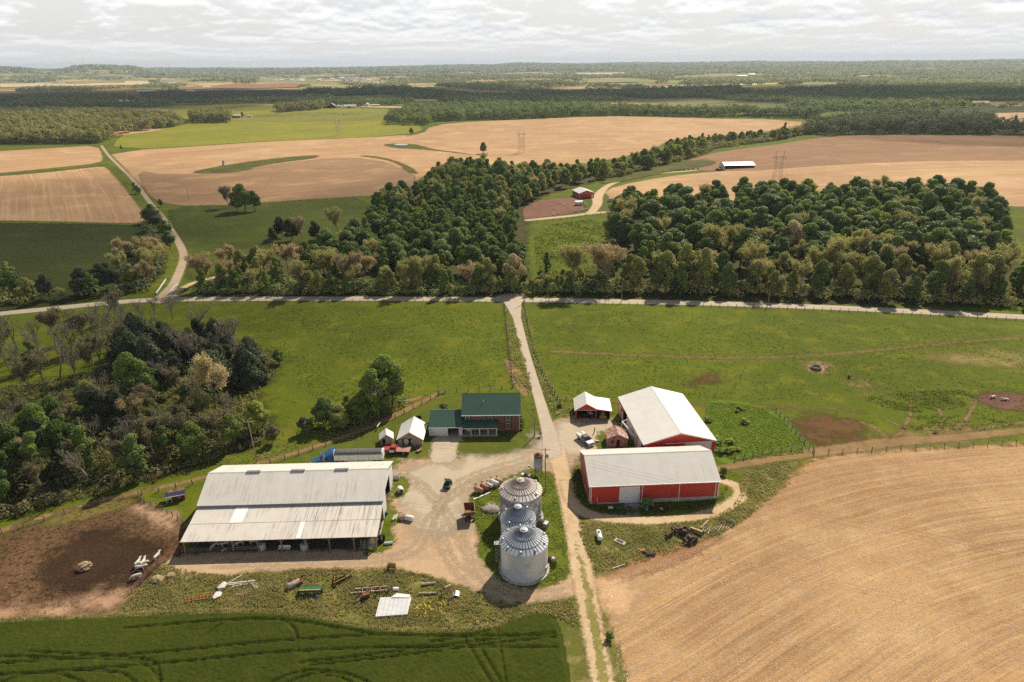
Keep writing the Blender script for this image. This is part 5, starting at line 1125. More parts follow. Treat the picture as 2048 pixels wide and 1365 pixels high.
# ---- machinery scrap along the lower edge
def harrow():
    q = at(398, 1199); b = thing('spring_harrow', 'bright orange harrow frame lying in the grass', 'harrow', (q.x, q.y, 0), R(12))
    o = MB()
    for y in (-.55, .1, .75): o.beam((-2.2, y, .45), (2.2, y, .45), .09)
    for k in range(8): o.beam((-2.2+k*.63, -.55, .45), (-2.2+k*.63, .75, .45), .07)
    o.beam((-.5, .75, .45), (0, 1.7, .9), .08).beam((.5, .75, .45), (0, 1.7, .9), .08).build('frame', m_oran, b)
    s = MB()
    for k in range(15): s.beam((-2.2+k*.315, -.55+.65*(k % 3), .42), (-2.1+k*.315, -.7+.65*(k % 3), .0), .05)
    s.build('tine', m_rusty, b)
harrow()
def rake():
    q = at(683, 1166); b = thing('hay_rake', 'rusty wheeled hay rake with small black tyres', 'hay rake', (q.x, q.y, 0), R(20))
    MB().beam((-1.4, -.5, .8), (1.6, .5, .9), .12).beam((-1.4, -.5, .8), (-1.0, 1.2, .8), .1).beam((-1., 1.2, .8), (1.6, .5, .9), .08).beam((-.6, .4, .9), (-.3, .8, 1.7), .1).build('frame', m_yel, b)
    for k in range(4): MB().lathe([(.5, -.03), (.55, 0), (.5, .03), (.1, .03), (.1, -.03)], 12, (-1.2+.6*k, -.2+.25*k, .6), 'y', False, False).build('rake_wheel', m_rusty, b)
    wheel(b, -1.4, -.7, .36, .2); wheel(b, 1.7, .6, .36, .2); wheel(b, -1.0, 1.4, .36, .2)
rake()
def seeder():
    q = at(622, 1187); b = thing('grain_drill', 'long green seed drill box in the weeds', 'seed drill', (q.x, q.y, 0), R(2))
    MB().prism([(-.35, .55), (.35, .55), (.5, 1.15), (-.5, 1.15)], -2.0, 2.0).build('seed_box', m_gmach, b)
    MB().box(-2.0, 2.0, -.55, -.3, 1.151, 1.2).build('lid_edge', m_yel, b)
    o = MB()
    for k in range(9): o.beam((-1.8+k*.45, -.1, .55), (-1.7+k*.45, -.5, .05), .06)
    o.box(-2., 2., -.1, .1, .4, .54).build('opener', m_oldm, b)
    for s in (-1, 1): wheel(b, s*2.15, .1, .5, .2, m_yel, 'x')
seeder()
def bucket():
    q = at(783, 1143); b = thing('loader_bucket', 'yellow loader bucket with fork arms left beside the dirt yard', 'bucket', (q.x, q.y, 0), R(-8))
    MB().hexa([(-.8, .2, .5), (.8, .2, .5), (.8, .5, .4), (-.8, .5, .4), (-.8, .4, 1.5), (.8, .4, 1.5), (.8, .6, 1.6), (-.8, .6, 1.6)]).hexa([(-.8, -.5, 1.1), (-.72, -.5, 1.1), (-.72, .4, .5), (-.8, .4, .5), (-.8, -.4, 1.6), (-.72, -.4, 1.6), (-.72, .5, 1.5), (-.8, .5, 1.5)]).build('shell', m_yel, b)
    MB().beam((-.5, .2, .8), (-1.0, -.9, .1), .25).beam((.5, .2, .8), (1.0, -.9, .1), .25).build('arm', m_oldm, b)
    MB().prism([(-.5, -.6), (.5, -.6), (0, -.1)], .1, .5, 'z').build('plate', m_yel, b)
    MB().beam((-1.0, -1.5, .12), (1.2, -1.7, .12), .2).build('beam', m_oldm, b)
bucket()
def log_trailer():
    q = at(742, 1188); b = thing('hay_trailer', 'old hay trailer frame with upright wooden posts', 'trailer', (q.x, q.y, 0), R(4))
    o = MB().beam((-3.6, 0, .45), (3.4, .2, .5), .2).beam((-3.0, 1.0, .45), (3.2, 1.2, .5), .16)
    for k in range(4): o.beam((-1.7+1.6*k, -.1, .45), (-1.6+1.6*k, 1.3, .45), .18)
    o.build('frame', m_log, b)
    for k in range(4): MB().beam((-1.7+1.6*k, -.1, .4), (-1.5+1.6*k, .2, 2.0), .2).build('upright', m_wood, b)
    for k in range(4): MB().beam((-1.6+1.6*k, 1.3, .4), (-1.5+1.6*k, 1.4, 2.1), .14).build('upright', m_wood, b)
    MB().beam((3.4, 1.2, .4), (3.7, .2, 1.6), .12).beam((3.9, 1.2, .4), (3.6, .2, 1.6), .12).build('brace', m_wood, b)
    for s in (-1, 1): wheel(b, s*1.2, .6, .35, .2, m_rusty)
log_trailer()
q = at(733, 1196); b = thing('rusty_hopper', 'rusty red box hopper in front of the hay trailer', 'hopper', (q.x, q.y, 0), R(25))
MB().prism([(-.3, .3), (.3, .3), (.5, 1.1), (-.5, 1.1)], -.6, .6).build('box', m_rusty, b); MB().beam((-.6, 0, .3), (-2.2, -.6, .4), .15).beam((-.6, .4, .3), (-2.2, -.6, .4), .15).build('drawbar', m_rusty, b)
wheel(b, -.9, -.4, .3, .15, m_rusty)
def roller():
    q = at(588, 1173); b = thing('field_roller', 'rust and white roller drum with brown frame in the weeds', 'roller', (q.x, q.y, 0), R(38))
    MB().lathe([(.15, -1.2), (.5, -1.18), (.55, -1.1), (.55, 1.1), (.5, 1.18), (.15, 1.2)], 18, (0, 0, .56), 'x').build('drum', paint('worn_drum', (.52, .46, .43), .15, .6, dirt=(.25, .12, .08), damt=.5), b, True)
    MB().beam((1.3, -.6, .6), (2.3, .6, .5), .35).beam((1.3, .6, .6), (2.4, .2, .4), .2).build('frame', m_rusty, b); wheel(b, 2.2, .9, .4, .25)
roller()
q = at(579, 1163); tyre('small_wheel', (q.x, q.y, 0), .32, .2, 'small cream wheel lying by the roller drum', (R(90), 0))
def scrap_tank():
    q = at(438, 1186); b = thing('crushed_tank', 'crushed white tank split in two pieces in the grass', 'scrap tank', (q.x, q.y, 0), R(-8))
    MB().ico((0, 1.2, .45), .95, 2, .2, 3, (.7, 1.1, .32)).build('upper_shell', m_tw, b); MB().ico((.25, -.9, .4), .95, 2, .22, 4, (.7, 1.15, .3)).build('lower_shell', m_tw, b)
    MB().beam((-.9, .2, .7), (1.0, .4, .8), .1).beam((-.8, -.1, .7), (.9, -.1, .8), .08).build('strap', m_black, b)
scrap_tank()
def planks(px, n, l, rz, label, name='plank_pile', mat=None, spread=.25, seed=1, cat='planks'):
    q = at(*px); g = random.Random(seed); b = thing(name, label, cat, (q.x, q.y, 0), rz)
    for k in range(n):
        a = g.uniform(-.12, .12); x = g.uniform(-.5, .5); ll = l*g.uniform(.7, 1.05)/2; y = (k-n/2)*spread; z = .08+g.uniform(0, .2)
        MB().beam((x-ll, y-a*ll, z), (x+ll, y+a*ll, z+g.uniform(-.02, .1)), g.uniform(.16, .26), .08).build('plank', mat or m_log, b)
planks((483, 1168), 3, 5.5, R(8), 'weathered white beams lying beside the crushed tank', seed=2, mat=paint('whitish_board', (.56, .52, .47), .15, .8))
planks((512, 1170), 3, 2.4, R(-45), 'short pale boards at the end of the white beams', seed=3, mat=paint('whitish_board', (.5, .5, .5)), spread=.35)
planks((464, 1164), 1, 3.6, R(48), 'single tan board lying at an angle in the grass', 'board', paint('tan_board', (.45, .36, .22), .1, .8), seed=5, cat='board')
planks((488, 1186), 5, 3.2, R(25), 'grey broken branches and boards below the white beams', 'brush_pile', m_wood, .3, 6, 'brush')
q = at(315, 1162)
for k, (dx, dy, s, lb) in enumerate(((0, 0, 1.15, 'larger tan hay clump beside the pipe fence'), (2.0, 1.1, .85, 'smaller tan hay clump beside the pipe fence'))):
    tag(MB().ico((q.x+dx, q.y+dy, .25*s), s, 3, .13, 10+k, (1.1, .9, .62)).build('hay_clump', m_hay), lb, 'hay')
q = at(168, 1137); b = thing('hay_feeder', 'round hay ring with torn bale in the middle of the mud lot', 'hay feeder', (q.x, q.y, 0))
MB().ico((.1, .1, .3), 1.25, 3, .16, 21, (1.15, .95, .75)).build('hay', m_hay, b)
o = MB()
for z in (.15, .6, 1.05):
    for k in range(14):
        t0, t1 = 2*math.pi*k/14, 2*math.pi*(k+1)/14; o.beam((1.35*math.cos(t0)-.2, 1.35*math.sin(t0), z), (1.35*math.cos(t1)-.2, 1.35*math.sin(t1), z), .05)
o.build('ring', m_rusty, b)
def tin():
    q = at(785, 1236); b = thing('tin_roof', 'white ribbed tin roof lying flat in the weeds', 'roof panel', (q.x, q.y, 0), R(2))
    MB().hexa([(-2.95, .0, .02), (2.6, .3, .02), (2.9, 4.4, .02), (-2.75, 4.6, .02), (-2.95, .0, .45), (2.6, .3, .45), (2.9, 4.4, .45), (-2.75, 4.6, .45)]).build('sheet', paint('tin_white', (.72, .72, .72), .06, .4, scale=.8), b)
    MB().slab([(-.8, 4.4, .62), (2.7, 4.2, .56), (2.6, 4.9, .6), (.2, 5.3, .7)], .04).build('loose_sheet', m_trim, b)
    o = MB()
    for k in range(7): o.beam((-2.55+k*.78, .1, .475), (-2.4+k*.78, 4.45, .475), .05, .05)
    for k in range(14): o.beam((-2.85, .3+k*.31, .458), (2.65, .42+k*.29, .458), .03, .03)
    o.build('rib', paint('rib_grey', (.42, .42, .40), .1), b)
tin()
q = at(792, 1182); tag(MB().lathe([(.35, -.5), (.38, -.4), (.38, .4), (.35, .5)], 16, (q.x, q.y, .38), 'x').build('white_barrel', m_wrap), 'white barrel lying in the weeds behind the tin roof', 'barrel')
q = at(635, 1197); tag(MB().lathe([(.25, 0), (.28, .3), (.25, .6)], 12, (q.x, q.y, 0)).build('blue_drum', paint('blue_plastic', (.02, .09, .25))), 'little blue drum in the weeds by the seed drill', 'drum')
for k, (px, l, r_, rz, lb) in enumerate((((858, 1170), 2.6, .28, 8, 'grey log lying at the yard edge'), ((855, 1189), 3.2, .24, 2, 'pale log lying in front of the grey log'), ((896, 1176), 1.4, .3, 35, 'short stump log at the yard edge'), ((915, 1180), 2.0, .1, 20, 'thin pole lying across the weeds near the metal frame'))):
    q = at(*px); c, s = math.cos(R(rz))*l/2, math.sin(R(rz))*l/2; tag(MB().tube((q.x-c, q.y-s, r_), (q.x+c, q.y+s, r_), r_, r_*.85, 10).build('log', m_log), lb, 'log')
def old_frame():
    q = at(897, 1193); b = thing('steel_frame', 'grey steel frame with curved sheet lying behind it', 'scrap frame', (q.x, q.y, 0), R(-2))
    MB().box(-1.3, -1.15, -.1, .1, 0, 1.3).box(1.1, 1.25, -.1, .1, 0, 1.3).beam((-1.3, 0, 1.2), (1.3, 0, 1.2), .12).build('frame', m_oldm, b)
    o = MB(); P = [(1.4+.7*math.cos(math.pi*(.1+.8*k/6)), .6*math.sin(math.pi*(.1+.8*k/6))) for k in range(7)]
    o.prism(P+[(x, z-.06) for x, z in reversed(P)], -.4, .9, 'y').build('curved_sheet', m_galv, b)
    MB().beam((0, .5, .1), (3, .7, .15), .1).build('pole', m_yel, b)
old_frame()
# ---- right side: scrap below the red shed
def junk_tractor(px, rz, label, k):
    q = at(*px); g = random.Random(k); b = thing('scrap_machine', label, 'scrap machine', (q.x, q.y, 0), rz)
    MB().box(-1.3, 1.2, -.3, .3, .5, .95).box(-.4, .3, -.5, .5, .95, 1.5).beam((-1.3, 0, .8), (-2.2, .5, .3), .16).build('body', m_oldm, b)
    MB().beam((-.9, -.9, .7), (1., -.8, 1.3), .12).beam((-.9, .9, .7), (1., .8, 1.3), .12).beam((1., -.8, 1.3), (1., .8, 1.3), .1).build('frame', m_rusty if k % 2 else m_oldm, b)
    for s in (-1, 1): wheel(b, .7, s*.8, .62, .3, m_oldm); wheel(b, -1., s*.7, .42, .22, m_oldm)
junk_tractor((1380, 1084), R(35), 'largest dark scrap tractor at the edge of the stubble', 1)
junk_tractor((1362, 1066), R(-30), 'dark scrap machine behind the largest scrap tractor', 2)
def discs(px, rz, n, label, m=m_oldm):
    q = at(*px); b = thing('disc_harrow', label, 'disc harrow', (q.x, q.y, 0), rz)
    MB().beam((-n*.15, 0, .9), (n*.15, 0, .9), .16).beam((0, 0, .8), (0, 1.8, .4), .12).beam((-n*.1, .4, .8), (n*.1, .4, .8), .1).build('frame', m, b)
    for s in (-1, 1): MB().tube((s*.2, -.1, .4), (s*n*.15, .35, .4), .05).build('axle', m, b)
    for k in range(n):
        x = (k-(n-1)/2)*.3; MB().lathe([(.05, -.05), (.38, .02), (.4, .03), (.05, .0)], 14, (x, abs(x)*.3, .4), 'x').build('disc', m, b)
discs((1452, 1048), R(-28), 11, 'dark disc harrow by the curve of the farm track')
discs((1340, 1074), R(40), 7, 'small rusty disc gang left of the scrap tractors', m_rusty)
q = at(1395, 1067); b = thing('yellow_implement', 'yellow and black folded implement beside the scrap tractors', 'implement', (q.x, q.y, 0), R(-35))
MB().prism([(-.3, .4), (.3, .4), (.2, .9), (-.2, .9)], -1.6, 1.0).build('housing', m_yel, b); MB().box(-2.2, 1.2, -.7, -.5, .3, .5).box(-1.8, -1.6, -.7, .5, .3, .5).build('frame', m_black, b); wheel(b, .9, .5, .35, .2)
wheel(b, -1.2, .5, .35, .2)
for k in range(9):
    q = at(1405+k*7, 1063-k*1.2); g = random.Random(k); a = R(52+g.uniform(-12, 12)); l = g.uniform(1.6, 3.)/2
    z = .13
    tag(MB().tube((q.x-math.cos(a)*l, q.y-math.sin(a)*l, z), (q.x+math.cos(a)*l, q.y+math.sin(a)*l, z+.03), .12, .1, 8).build('cut_post', m_log), 'pale cut fence post in the row lying beside the scrap machines', 'post', 'pale posts lying in a row')
q = at(1409, 1051); tag(MB().beam((q.x-1.1, q.y-1.2, .2), (q.x+1.1, q.y+1.2, .25), .35).build('squared_beam', m_log), 'thick pale squared beam above the row of posts', 'beam')
q = at(1240, 1085); b = thing('concrete_slab', 'small concrete slab half sunk in the grass right of the propane tank', 'slab', (q.x, q.y, 0), R(-38)); MB().box(-1.2, 1.2, -.55, .55, 0, .25).build('slab', m_conc, b); MB().box(-.7, .7, -.3, .3, .25, .29).build('dirt', m_earth, b)
q0, q1 = at(1224, 1140), at(1249, 1130); tag(MB().tube((q0.x, q0.y, .3), (q1.x, q1.y, .15), .07).build('white_pole', m_trim), 'white pole lying at the corner of the stubble field', 'pole')
for k, (px, s, m, lb) in enumerate((((1300, 1109), 1.0, m_oldm, 'dark scrap heap on the bare soil'), ((1284, 1104), .7, m_oran, 'orange and white scrap heap on the bare soil'))):
    q = at(*px); b = thing('scrap_heap', lb, 'scrap', (q.x, q.y, 0)); g = random.Random(k+40); o = MB()
    for j in range(16): o.beam((g.uniform(-1.2, 1.2)*s, g.uniform(-.7, .7)*s, .1+g.random()*.3), (g.uniform(-1.2, 1.2)*s, g.uniform(-.7, .7)*s, .1+g.random()*.5), .2)
    o.build('pile', m, b)
# in front of the red shed
mw = thing('riding_mower', 'yellow and black riding mower in the shade of the red shed', 'mower', (at(1324, 1021).x, at(1324, 1021).y, 0), R(60))
MB().box(-.8, .8, -.4, .4, .25, .5).box(.1, .8, -.35, .35, .5, .9).build('body', m_black, mw); MB().box(-.6, -.1, -.3, .3, .5, .7).box(-.65, -.5, -.3, .3, .7, 1.1).build('seat', m_yel, mw)
for s in (-1, 1): wheel(mw, -.5, s*.5, .3, .22); wheel(mw, .6, s*.45, .2, .16)
q = at(1293, 1022); tag(MB().ico((q.x, q.y, .35), .35, 2).build('mineral_tub', paint('turquoise', (.03, .35, .34), .1, .5)), 'turquoise ball-shaped tub beside the white overhead door', 'tub')
planks((1230, 1018), 5, 3.6, R(4), 'dark scrap timber left of the white overhead door', 'scrap_timber', m_oldm, .2, 8, 'timber')
q = at(1222, 1018); tag(MB().box(q.x-.6, q.x+.4, q.y-.3, q.y+.3, .1, .45).build('white_box', m_trim), 'white box in the shade left of the overhead door', 'box')
q = at(1237, 1019); tag(MB().box(q.x-.9, q.x+.9, q.y-.3, q.y+.3, .1, .5).build('green_chest', m_gmach), 'green chest in the shade left of the overhead door', 'chest')
# left end of the red shed, and machines around the bins
for px, rz, lb, k in (((1152, 946), 0, 'dark implement under the left gable of the red shed', 5), ((1154, 962), 30, 'second dark implement lower down the red shed gable', 6)):
    q = at(*px); b = thing('shed_implement', lb, 'implement', (q.x, q.y, 0), R(rz)); g = random.Random(k); o = MB()
    for j in range(7): o.beam((g.uniform(-.9, .9), g.uniform(-.6, .6), .1), (g.uniform(-.9, .9), g.uniform(-.6, .6), g.uniform(.3, 1.)), .18)
    o.build('frame', m_oldm, b); wheel(b, .5, .5, .35, .2)
for px, lb, s in (((1082, 1053), 'large bin dryer fan right of the narrow bin', 1.2), ((1099, 1122), 'bin fan at the right foot of the nearest bin', .8), ((1053, 957), 'old engine on the grass between hopper and oldest bin', 1.)):
    q = at(*px); b = thing('bin_fan', lb, 'fan', (q.x, q.y, 0), R(-25)); MB().lathe([(.35*s, -.6*s), (.7*s, -.5*s), (.7*s, .2*s), (.55*s, .6*s)], 18, (0, 0, .75*s), 'x').build('housing', m_oldm, b); MB().box(.2*s, 1.3*s, -.5*s, .5*s, .1, 1.1*s).build('motor', m_grey, b); MB().box(-1.3*s, -.6*s, -.4*s, .4*s, .0, 1.0*s).build('duct', m_galvd, b)
q = at(981, 1020); tag(MB().ico((q.x, q.y-.2, -.1), 2.1, 3, .14, 9, (1.05, .8, .45)).build('gravel_heap', paint('heap_gravel', (.25, .225, .195), .3, .95, scale=6, bump=.6), None, True), 'heap of grey gravel on the grass left of the bins', 'gravel heap')
q0, q1 = at(947, 1000), at(981, 986); tag(MB().beam((q0.x, q0.y, .12), (q1.x, q1.y, .12), .35, .16).build('white_plank', m_trim), 'long white plank on the grass in front of the fuel tanks', 'plank')
# by the sheds
q = at(838, 904); b = thing('garden_cart', 'small wooden garden cart in the grass beside the larger shed', 'cart', (q.x, q.y, 0), R(48)); MB().box(-.7, .9, -.35, .35, .35, .5).beam((.9, 0, .45), (1.8, 0, .6), .08).build('tray', m_wood, b); wheel(b, -.3, .45, .3, .12); wheel(b, -.3, -.45, .3, .12)
q = at(838, 845); b = thing('satellite_dish', 'round dark satellite dish on the lawn behind the larger shed', 'dish', (q.x, q.y, 0), R(20)); MB().lathe([(.05, -.1), (.8, .12), (.85, .2), (.1, .0)], 18, (0, 0, 1.2), 'y').build('dish', m_black, b); MB().tube((0, 0, 0), (0, 0, 1.1), .06).build('post', m_grey, b)
q0, q1 = at(754, 862), at(761, 855); b = thing('white_board', 'white board slung between two posts of the lawn fence', 'board', (q0.x, q0.y, 0)); MB().slab([(0, 0, .9), (q1.x-q0.x, q1.y-q0.y, 1.2), (q1.x-q0.x, q1.y-q0.y+.5, 1.5), (0, .5, 1.2)], .06).build('panel', m_trim, b); MB().box(-.08, .08, -.05, .1, 0, 1.3).build('post', m_post, b)
# hut: bent white auger pipe, boards
pp = thing('auger_pipe', 'bent white auger pipe leaning over the small hut', 'auger', (28.3, 156.2, 0))
MB().tube((0, 0, 3.9), (2.9, .6, 4.6), .13).build('spout', m_trim, pp); MB().tube((0, 0, 3.95), (2.6, -5.2, 2.2), .2).build('tube', m_trim, pp); MB().tube((0, .1, 0), (0, 0, 3.9), .09).build('leg', m_trim, pp); MB().tube((.5, .6, 0), (0, 0, 3.6), .07).build('leg', m_trim, pp)
q = at(1194, 884); tag(MB().box(q.x-.7, q.x+.5, q.y-.3, q.y+.3, .0, .4).build('pallet_box', paint('pale_crate', (.5, .38, .27))), 'cream low box on the grass between pickup and hut', 'box')
q = at(1191, 872); b = thing('leaning_post', 'green and white posts standing between pickup and hut', 'post', (q.x, q.y, 0)); MB().beam((-.3, 1.2, 0), (0, 1.6, 1.6), .22).build('green_post', m_gmach, b); MB().beam((.3, -.4, 0), (.5, .2, 1.5), .18).build('white_post', m_trim, b)
q = at(1081, 873); b = thing('yard_planter', 'dark planter on a stand at the lawn corner', 'planter', (q.x, q.y, 0)); MB().tube((0, 0, 0), (0, 0, .8), .06).build('stand', m_oldm, b); MB().lathe([(.3, .8), (.45, 1.15), (.4, 1.2)], 12).build('bowl', m_oldm, b)
# pasture
q = at(1632, 738); b = thing('tyre_trough', 'round stone-grey water tyre in the right pasture', 'water trough', (q.x, q.y, 0)); MB().lathe([(1.1, .1), (1.55, .1), (1.7, .35), (1.65, .75), (1.35, .85), (1.15, .7), (1.1, .3)], 28, capb=False, capt=False).build('tyre', paint('dusty_tyre', (.17, .14, .115), .2, .9), b, True); MB().lathe([(1.16, .45), (.01, .451)], 24, capb=False).build('water', m_glass, b)
area('dry_mud', [(1612, 734), (1625, 725), (1642, 725), (1654, 733), (1645, 742), (1622, 743)], MUDL, .5, .03, 3)
q = at(1698, 756); tag(MB().lathe([(.35, 0), (.4, .1), (.38, .9), (.3, 1.0)], 14, (q.x, q.y, 0)).build('salt_barrel', m_rusty), 'dark brown barrel alone in the right pasture', 'barrel')
q = at(448, 331); tag(MB().prism([(-2.4, 0), (2.4, 0), (.8, 4.6), (-.3, 4.6)], -1, 1).build('stone_chimney', m_conc), 'grey ruined stone gable in the grass strip of the brown field', 'ruin'); COL.objects['stone_chimney'].location = q
q = at(1157, 411); b = thing('feed_wagon', 'white roofed hay feeder wagon in the brown cattle lot', 'feeder wagon', (q.x, q.y, q.z), R(10)); MB().box(-2.4, 2.4, -1.3, 1.3, .7, 1.9).build('rack', m_trim, b); MB().prism([(-1.5, 2.7), (1.5, 2.7), (0, 3.3)], -2.7, 2.7).build('roof', m_trim, b)
for sx in (-1, 1):
    for sy in (-1, 1): MB().box(sx*2.2-.1, sx*2.2+.1, sy*1.2-.1, sy*1.2+.1, 1.9, 2.75).build('roof_post', m_grey, b); wheel(b, sx*1.6, sy*1.2, .5, .25)
for k in range(5):
    q = at(1358+k*9.5, 341.5-k*.6); tag(MB().lathe([(.3, -.8), (.85, -.75), (.9, 0), (.85, .75), (.3, .8)], 14, (q.x, q.y, q.z+.9), 'y').build('hay_bale', m_hay if k % 2 else m_plank), 'grey round bale in the row beside the track to the hay shed', 'bale', 'bales by the hay shed track')
q = at(1440, 341); tag(MB().ico((q.x, q.y, q.z), 3.2, 2, .2, 5, (1.5, 1, .6)).build('manure_heap', m_oldm), 'dark heap at the left end of the hay shed', 'heap')

# ---- poles, lights, wires
def upole(px, h_, label, arm=True, can=False, lean=0.):
    q = at(*px); b = thing('utility_pole', label, 'utility pole', (q.x, q.y, q.z))
    MB().tube((0, 0, 0), (lean, 0, h_), .17, .12, 10).build('pole', m_pole, b)
    if arm: MB().beam((lean-1.1, .15, h_-.5), (lean+1.1, .15, h_-.5), .12).build('crossarm', m_pole, b); MB().box(lean-1.0, lean-.9, .1, .2, h_-.43, h_-.2).box(lean+.9, lean+1.0, .1, .2, h_-.43, h_-.2).build('insulator', m_trim, b)
    if can: MB().lathe([(.25, 0), (.28, .1), (.28, .8), (.12, .95)], 14, (lean+.45, 0, h_-2.4)).build('transformer', m_grey, b); MB().beam((lean, 0, h_-2), (lean+.4, 0, h_-2), .1).build('bracket', m_grey, b)
    return Vector((q.x+lean, q.y, q.z+h_-.2))
pA = upole((514, 924), 11.5, 'utility pole with crossarm standing left behind the cattle barn', lean=-.5)
pB = upole((1091, 985), 11.5, 'utility pole with transformer beside the oldest grain bin', True, True, -.15)
pC = upole((1048, 607), 7.5, 'roadside utility pole at the driveway mouth', False)
pD = upole((1069, 873), 6.3, 'thin yard pole on the lawn right of the farmhouse', False)
upole((1243, 604), 8, 'roadside pole in front of the right wood, left one', False); upole((1536, 610), 8, 'roadside pole in front of the right wood, right one', False)
upole((378, 400), 9, 'lone pole in the brown stubble above the green pasture', False); upole((568, 594), 8, 'roadside pole in front of the middle wood', False)
def wire(a, b, sag, label, group='power lines over the farm', r=.016):
    o = MB(); P = [a.lerp(b, t/24) - Vector((0, 0, sag*4*(t/24)*(1-t/24))) for t in range(25)]
    for i in range(24): o.tube(P[i], P[i+1], r, n=4, caps=False)
    tag(o.build('power_line', m_wire), label, 'power line', group)
far_l = at(-120, 880) + Vector((0, 0, 10.5)); rt = Vector((95, 96, 9)); pR = Vector((64, 121, 7.2))
for k, dz in enumerate((0, -.9)): wire(pA+Vector((0, 0, dz)), far_l+Vector((0, 0, dz)), 1.5, 'power line from the left pole over the dark wood')
for k, dz in enumerate((0, -.9)): wire(pA+Vector((0, 0, dz)), pB+Vector((0, 0, dz)), 1.6, 'power line between the two farm poles')
for k, dz in enumerate((0, -.8, -1.6)): wire(pB+Vector((0, 0, dz)), rt+Vector((0, 0, dz)), .9, 'power line from the transformer pole over the red shed')

def pylon(px, label, rz):
    q = at(*px); b = thing('lattice_pylon', label, 'pylon', (q.x, q.y, q.z), rz, 'lattice pylons crossing the fields'); o = MB(); w = .11
    def leg(s, x0, x1, z0, z1, y0, y1):
        for sy in (-1, 1): o.beam((s*x0, sy*y0, z0), (s*x1, sy*y1, z1), w)
    for s in (-1, 1):
        leg(s, 4.2, 3.0, 0, 12, 2.6, 1.5); leg(s, 3.0, 3.4, 12, 20, 1.5, .8); leg(s, 1.6, .6, 0, 12, 2.6, 1.5); leg(s, .6, 2.2, 12, 20, 1.5, .8); leg(s, 3.4, 3.1, 20, 25, .8, .05); leg(s, 2.2, 3.1, 20, 25, .8, .05)
        for sy in (-1, 1):
            for z in (0, 3, 6, 9):
                f0, f1 = z/12, (z+3)/12; xo0, xo1, xi0, xi1 = 4.2-1.2*f0, 4.2-1.2*f1, 1.6-1.*f0, 1.6-1.*f1; y0, y1 = 2.6-1.1*f0, 2.6-1.1*f1
                o.beam((s*xo0, sy*y0, z), (s*xi1, sy*y1, z+3), .11).beam((s*xi0, sy*y0, z), (s*xo1, sy*y1, z+3), .11)
            for z in (12, 14.7, 17.4):
                f0, f1 = (z-12)/8, (z-9.3)/8; o.beam((s*(3+.4*f0), sy*(1.5-.7*f0), z), (s*(.6+1.6*f1), sy*(1.5-.7*f1), z+2.7), .11).beam((s*(.6+1.6*f0), sy*(1.5-.7*f0), z), (s*(3+.4*f1), sy*(1.5-.7*f1), z+2.7), .11)
    for z in (0.2, 12, 16, 20, 20.8): o.beam((-5 if z > 19 else -3.2, 0, z), (5 if z > 19 else 3.2, 0, z), .16)
    for sy in (-1, 1):
        for k in range(5): o.beam((-5+2*k, sy*.7, 20), (-4+2*k, sy*.7, 20.9), .1).beam((-4+2*k, sy*.7, 20.9), (-3+2*k, sy*.7, 20), .1)
    o.build('lattice', paint('pylon_steel', (.42, .36, .33), .1, .6), b)
    s = MB()
    for x in (-4.7, 0, 4.7): s.tube((x, 0, 20), (x, 0, 18.2), .13, n=6)
    s.build('insulator_string', m_grey, b)
    return q
y1 = pylon((1553, 366), 'tall lattice pylon in the right stubble field beside the hay shed', R(-8))
y2 = pylon((1043, 306), 'lattice pylon in the pale stubble above the middle wood', R(-8))
y3 = pylon((677, 272), 'faint lattice pylon in the green hay field', R(-8))

# ---- fences
pm = MB().box(-.07, .07, -.07, .07, -.1, 1.3); PME = pm.mesh('post'); PME.materials.append(m_post)
def fence(name, px, step, label, h_=1.25, wires=(.35, .7, 1.1), mat=None, pmat=None, rails=False, th=.02, cat='fence', group=None, closepost=1.):
    Q = ats(px); b = thing(name, label, cat, Q[0], 0, group)
    L = [0.]
    for a, c in zip(Q, Q[1:]): L.append(L[-1]+(c-a).length)
    n = max(1, int(L[-1]/step)); n = min(n, 98); P = []
    for k in range(n+1):
        s = L[-1]*k/n; i = max(j for j in range(len(L)) if L[j] <= s+1e-6); i = min(i, len(Q)-2)
        p = Q[i].lerp(Q[i+1], (s-L[i])/max(L[i+1]-L[i], 1e-6)); P.append(Vector((p.x, p.y, h1(p.x, p.y))))
    o = MB()
    for i, p in enumerate(P):
        e = link(bpy.data.objects.new('post', PME), b); e.location = p-Q[0]; e.scale = (closepost*rnd.uniform(.9, 1.3), closepost*rnd.uniform(.9, 1.3), h_/1.25*rnd.uniform(.92, 1.12)); e.rotation_euler = (rnd.uniform(-.06, .06), rnd.uniform(-.06, .06), rnd.random())
        if pmat: e.material_slots[0].link = 'OBJECT'; e.material_slots[0].material = pmat
        if i:
            for z in wires: o.beam(P[i-1]-Q[0]+Vector((0, 0, z*h_/1.25)), p-Q[0]+Vector((0, 0, z*h_/1.25)), th)
    o.build('rail' if rails else 'wire', mat or m_wire, b); return b
fence('wire_fence', [(345, 605), (600, 603.5), (800, 603), (1004, 605)], 3.2, 'wire fence along the road above the left pasture')
fence('wire_fence', [(1050, 606), (1200, 609), (1400, 613), (1600, 620), (1800, 629), (2048, 642), (2150, 648)], 3.2, 'wire fence along the road above the right pasture')
fence('wire_fence', [(1008, 608), (1013, 660), (1018, 700), (1023, 750), (1026, 775)], 2.6, 'close-set fence on the left of the driveway', closepost=1.5)
fence('wire_fence', [(1047, 608), (1058, 660), (1068, 700), (1085, 745), (1100, 775), (1120, 806)], 2.6, 'overgrown fence on the right of the driveway', closepost=1.4)
fence('wire_fence', [(1026, 777), (980, 781), (930, 784), (891, 787)], 3, 'short fence behind the farmhouse lawn')
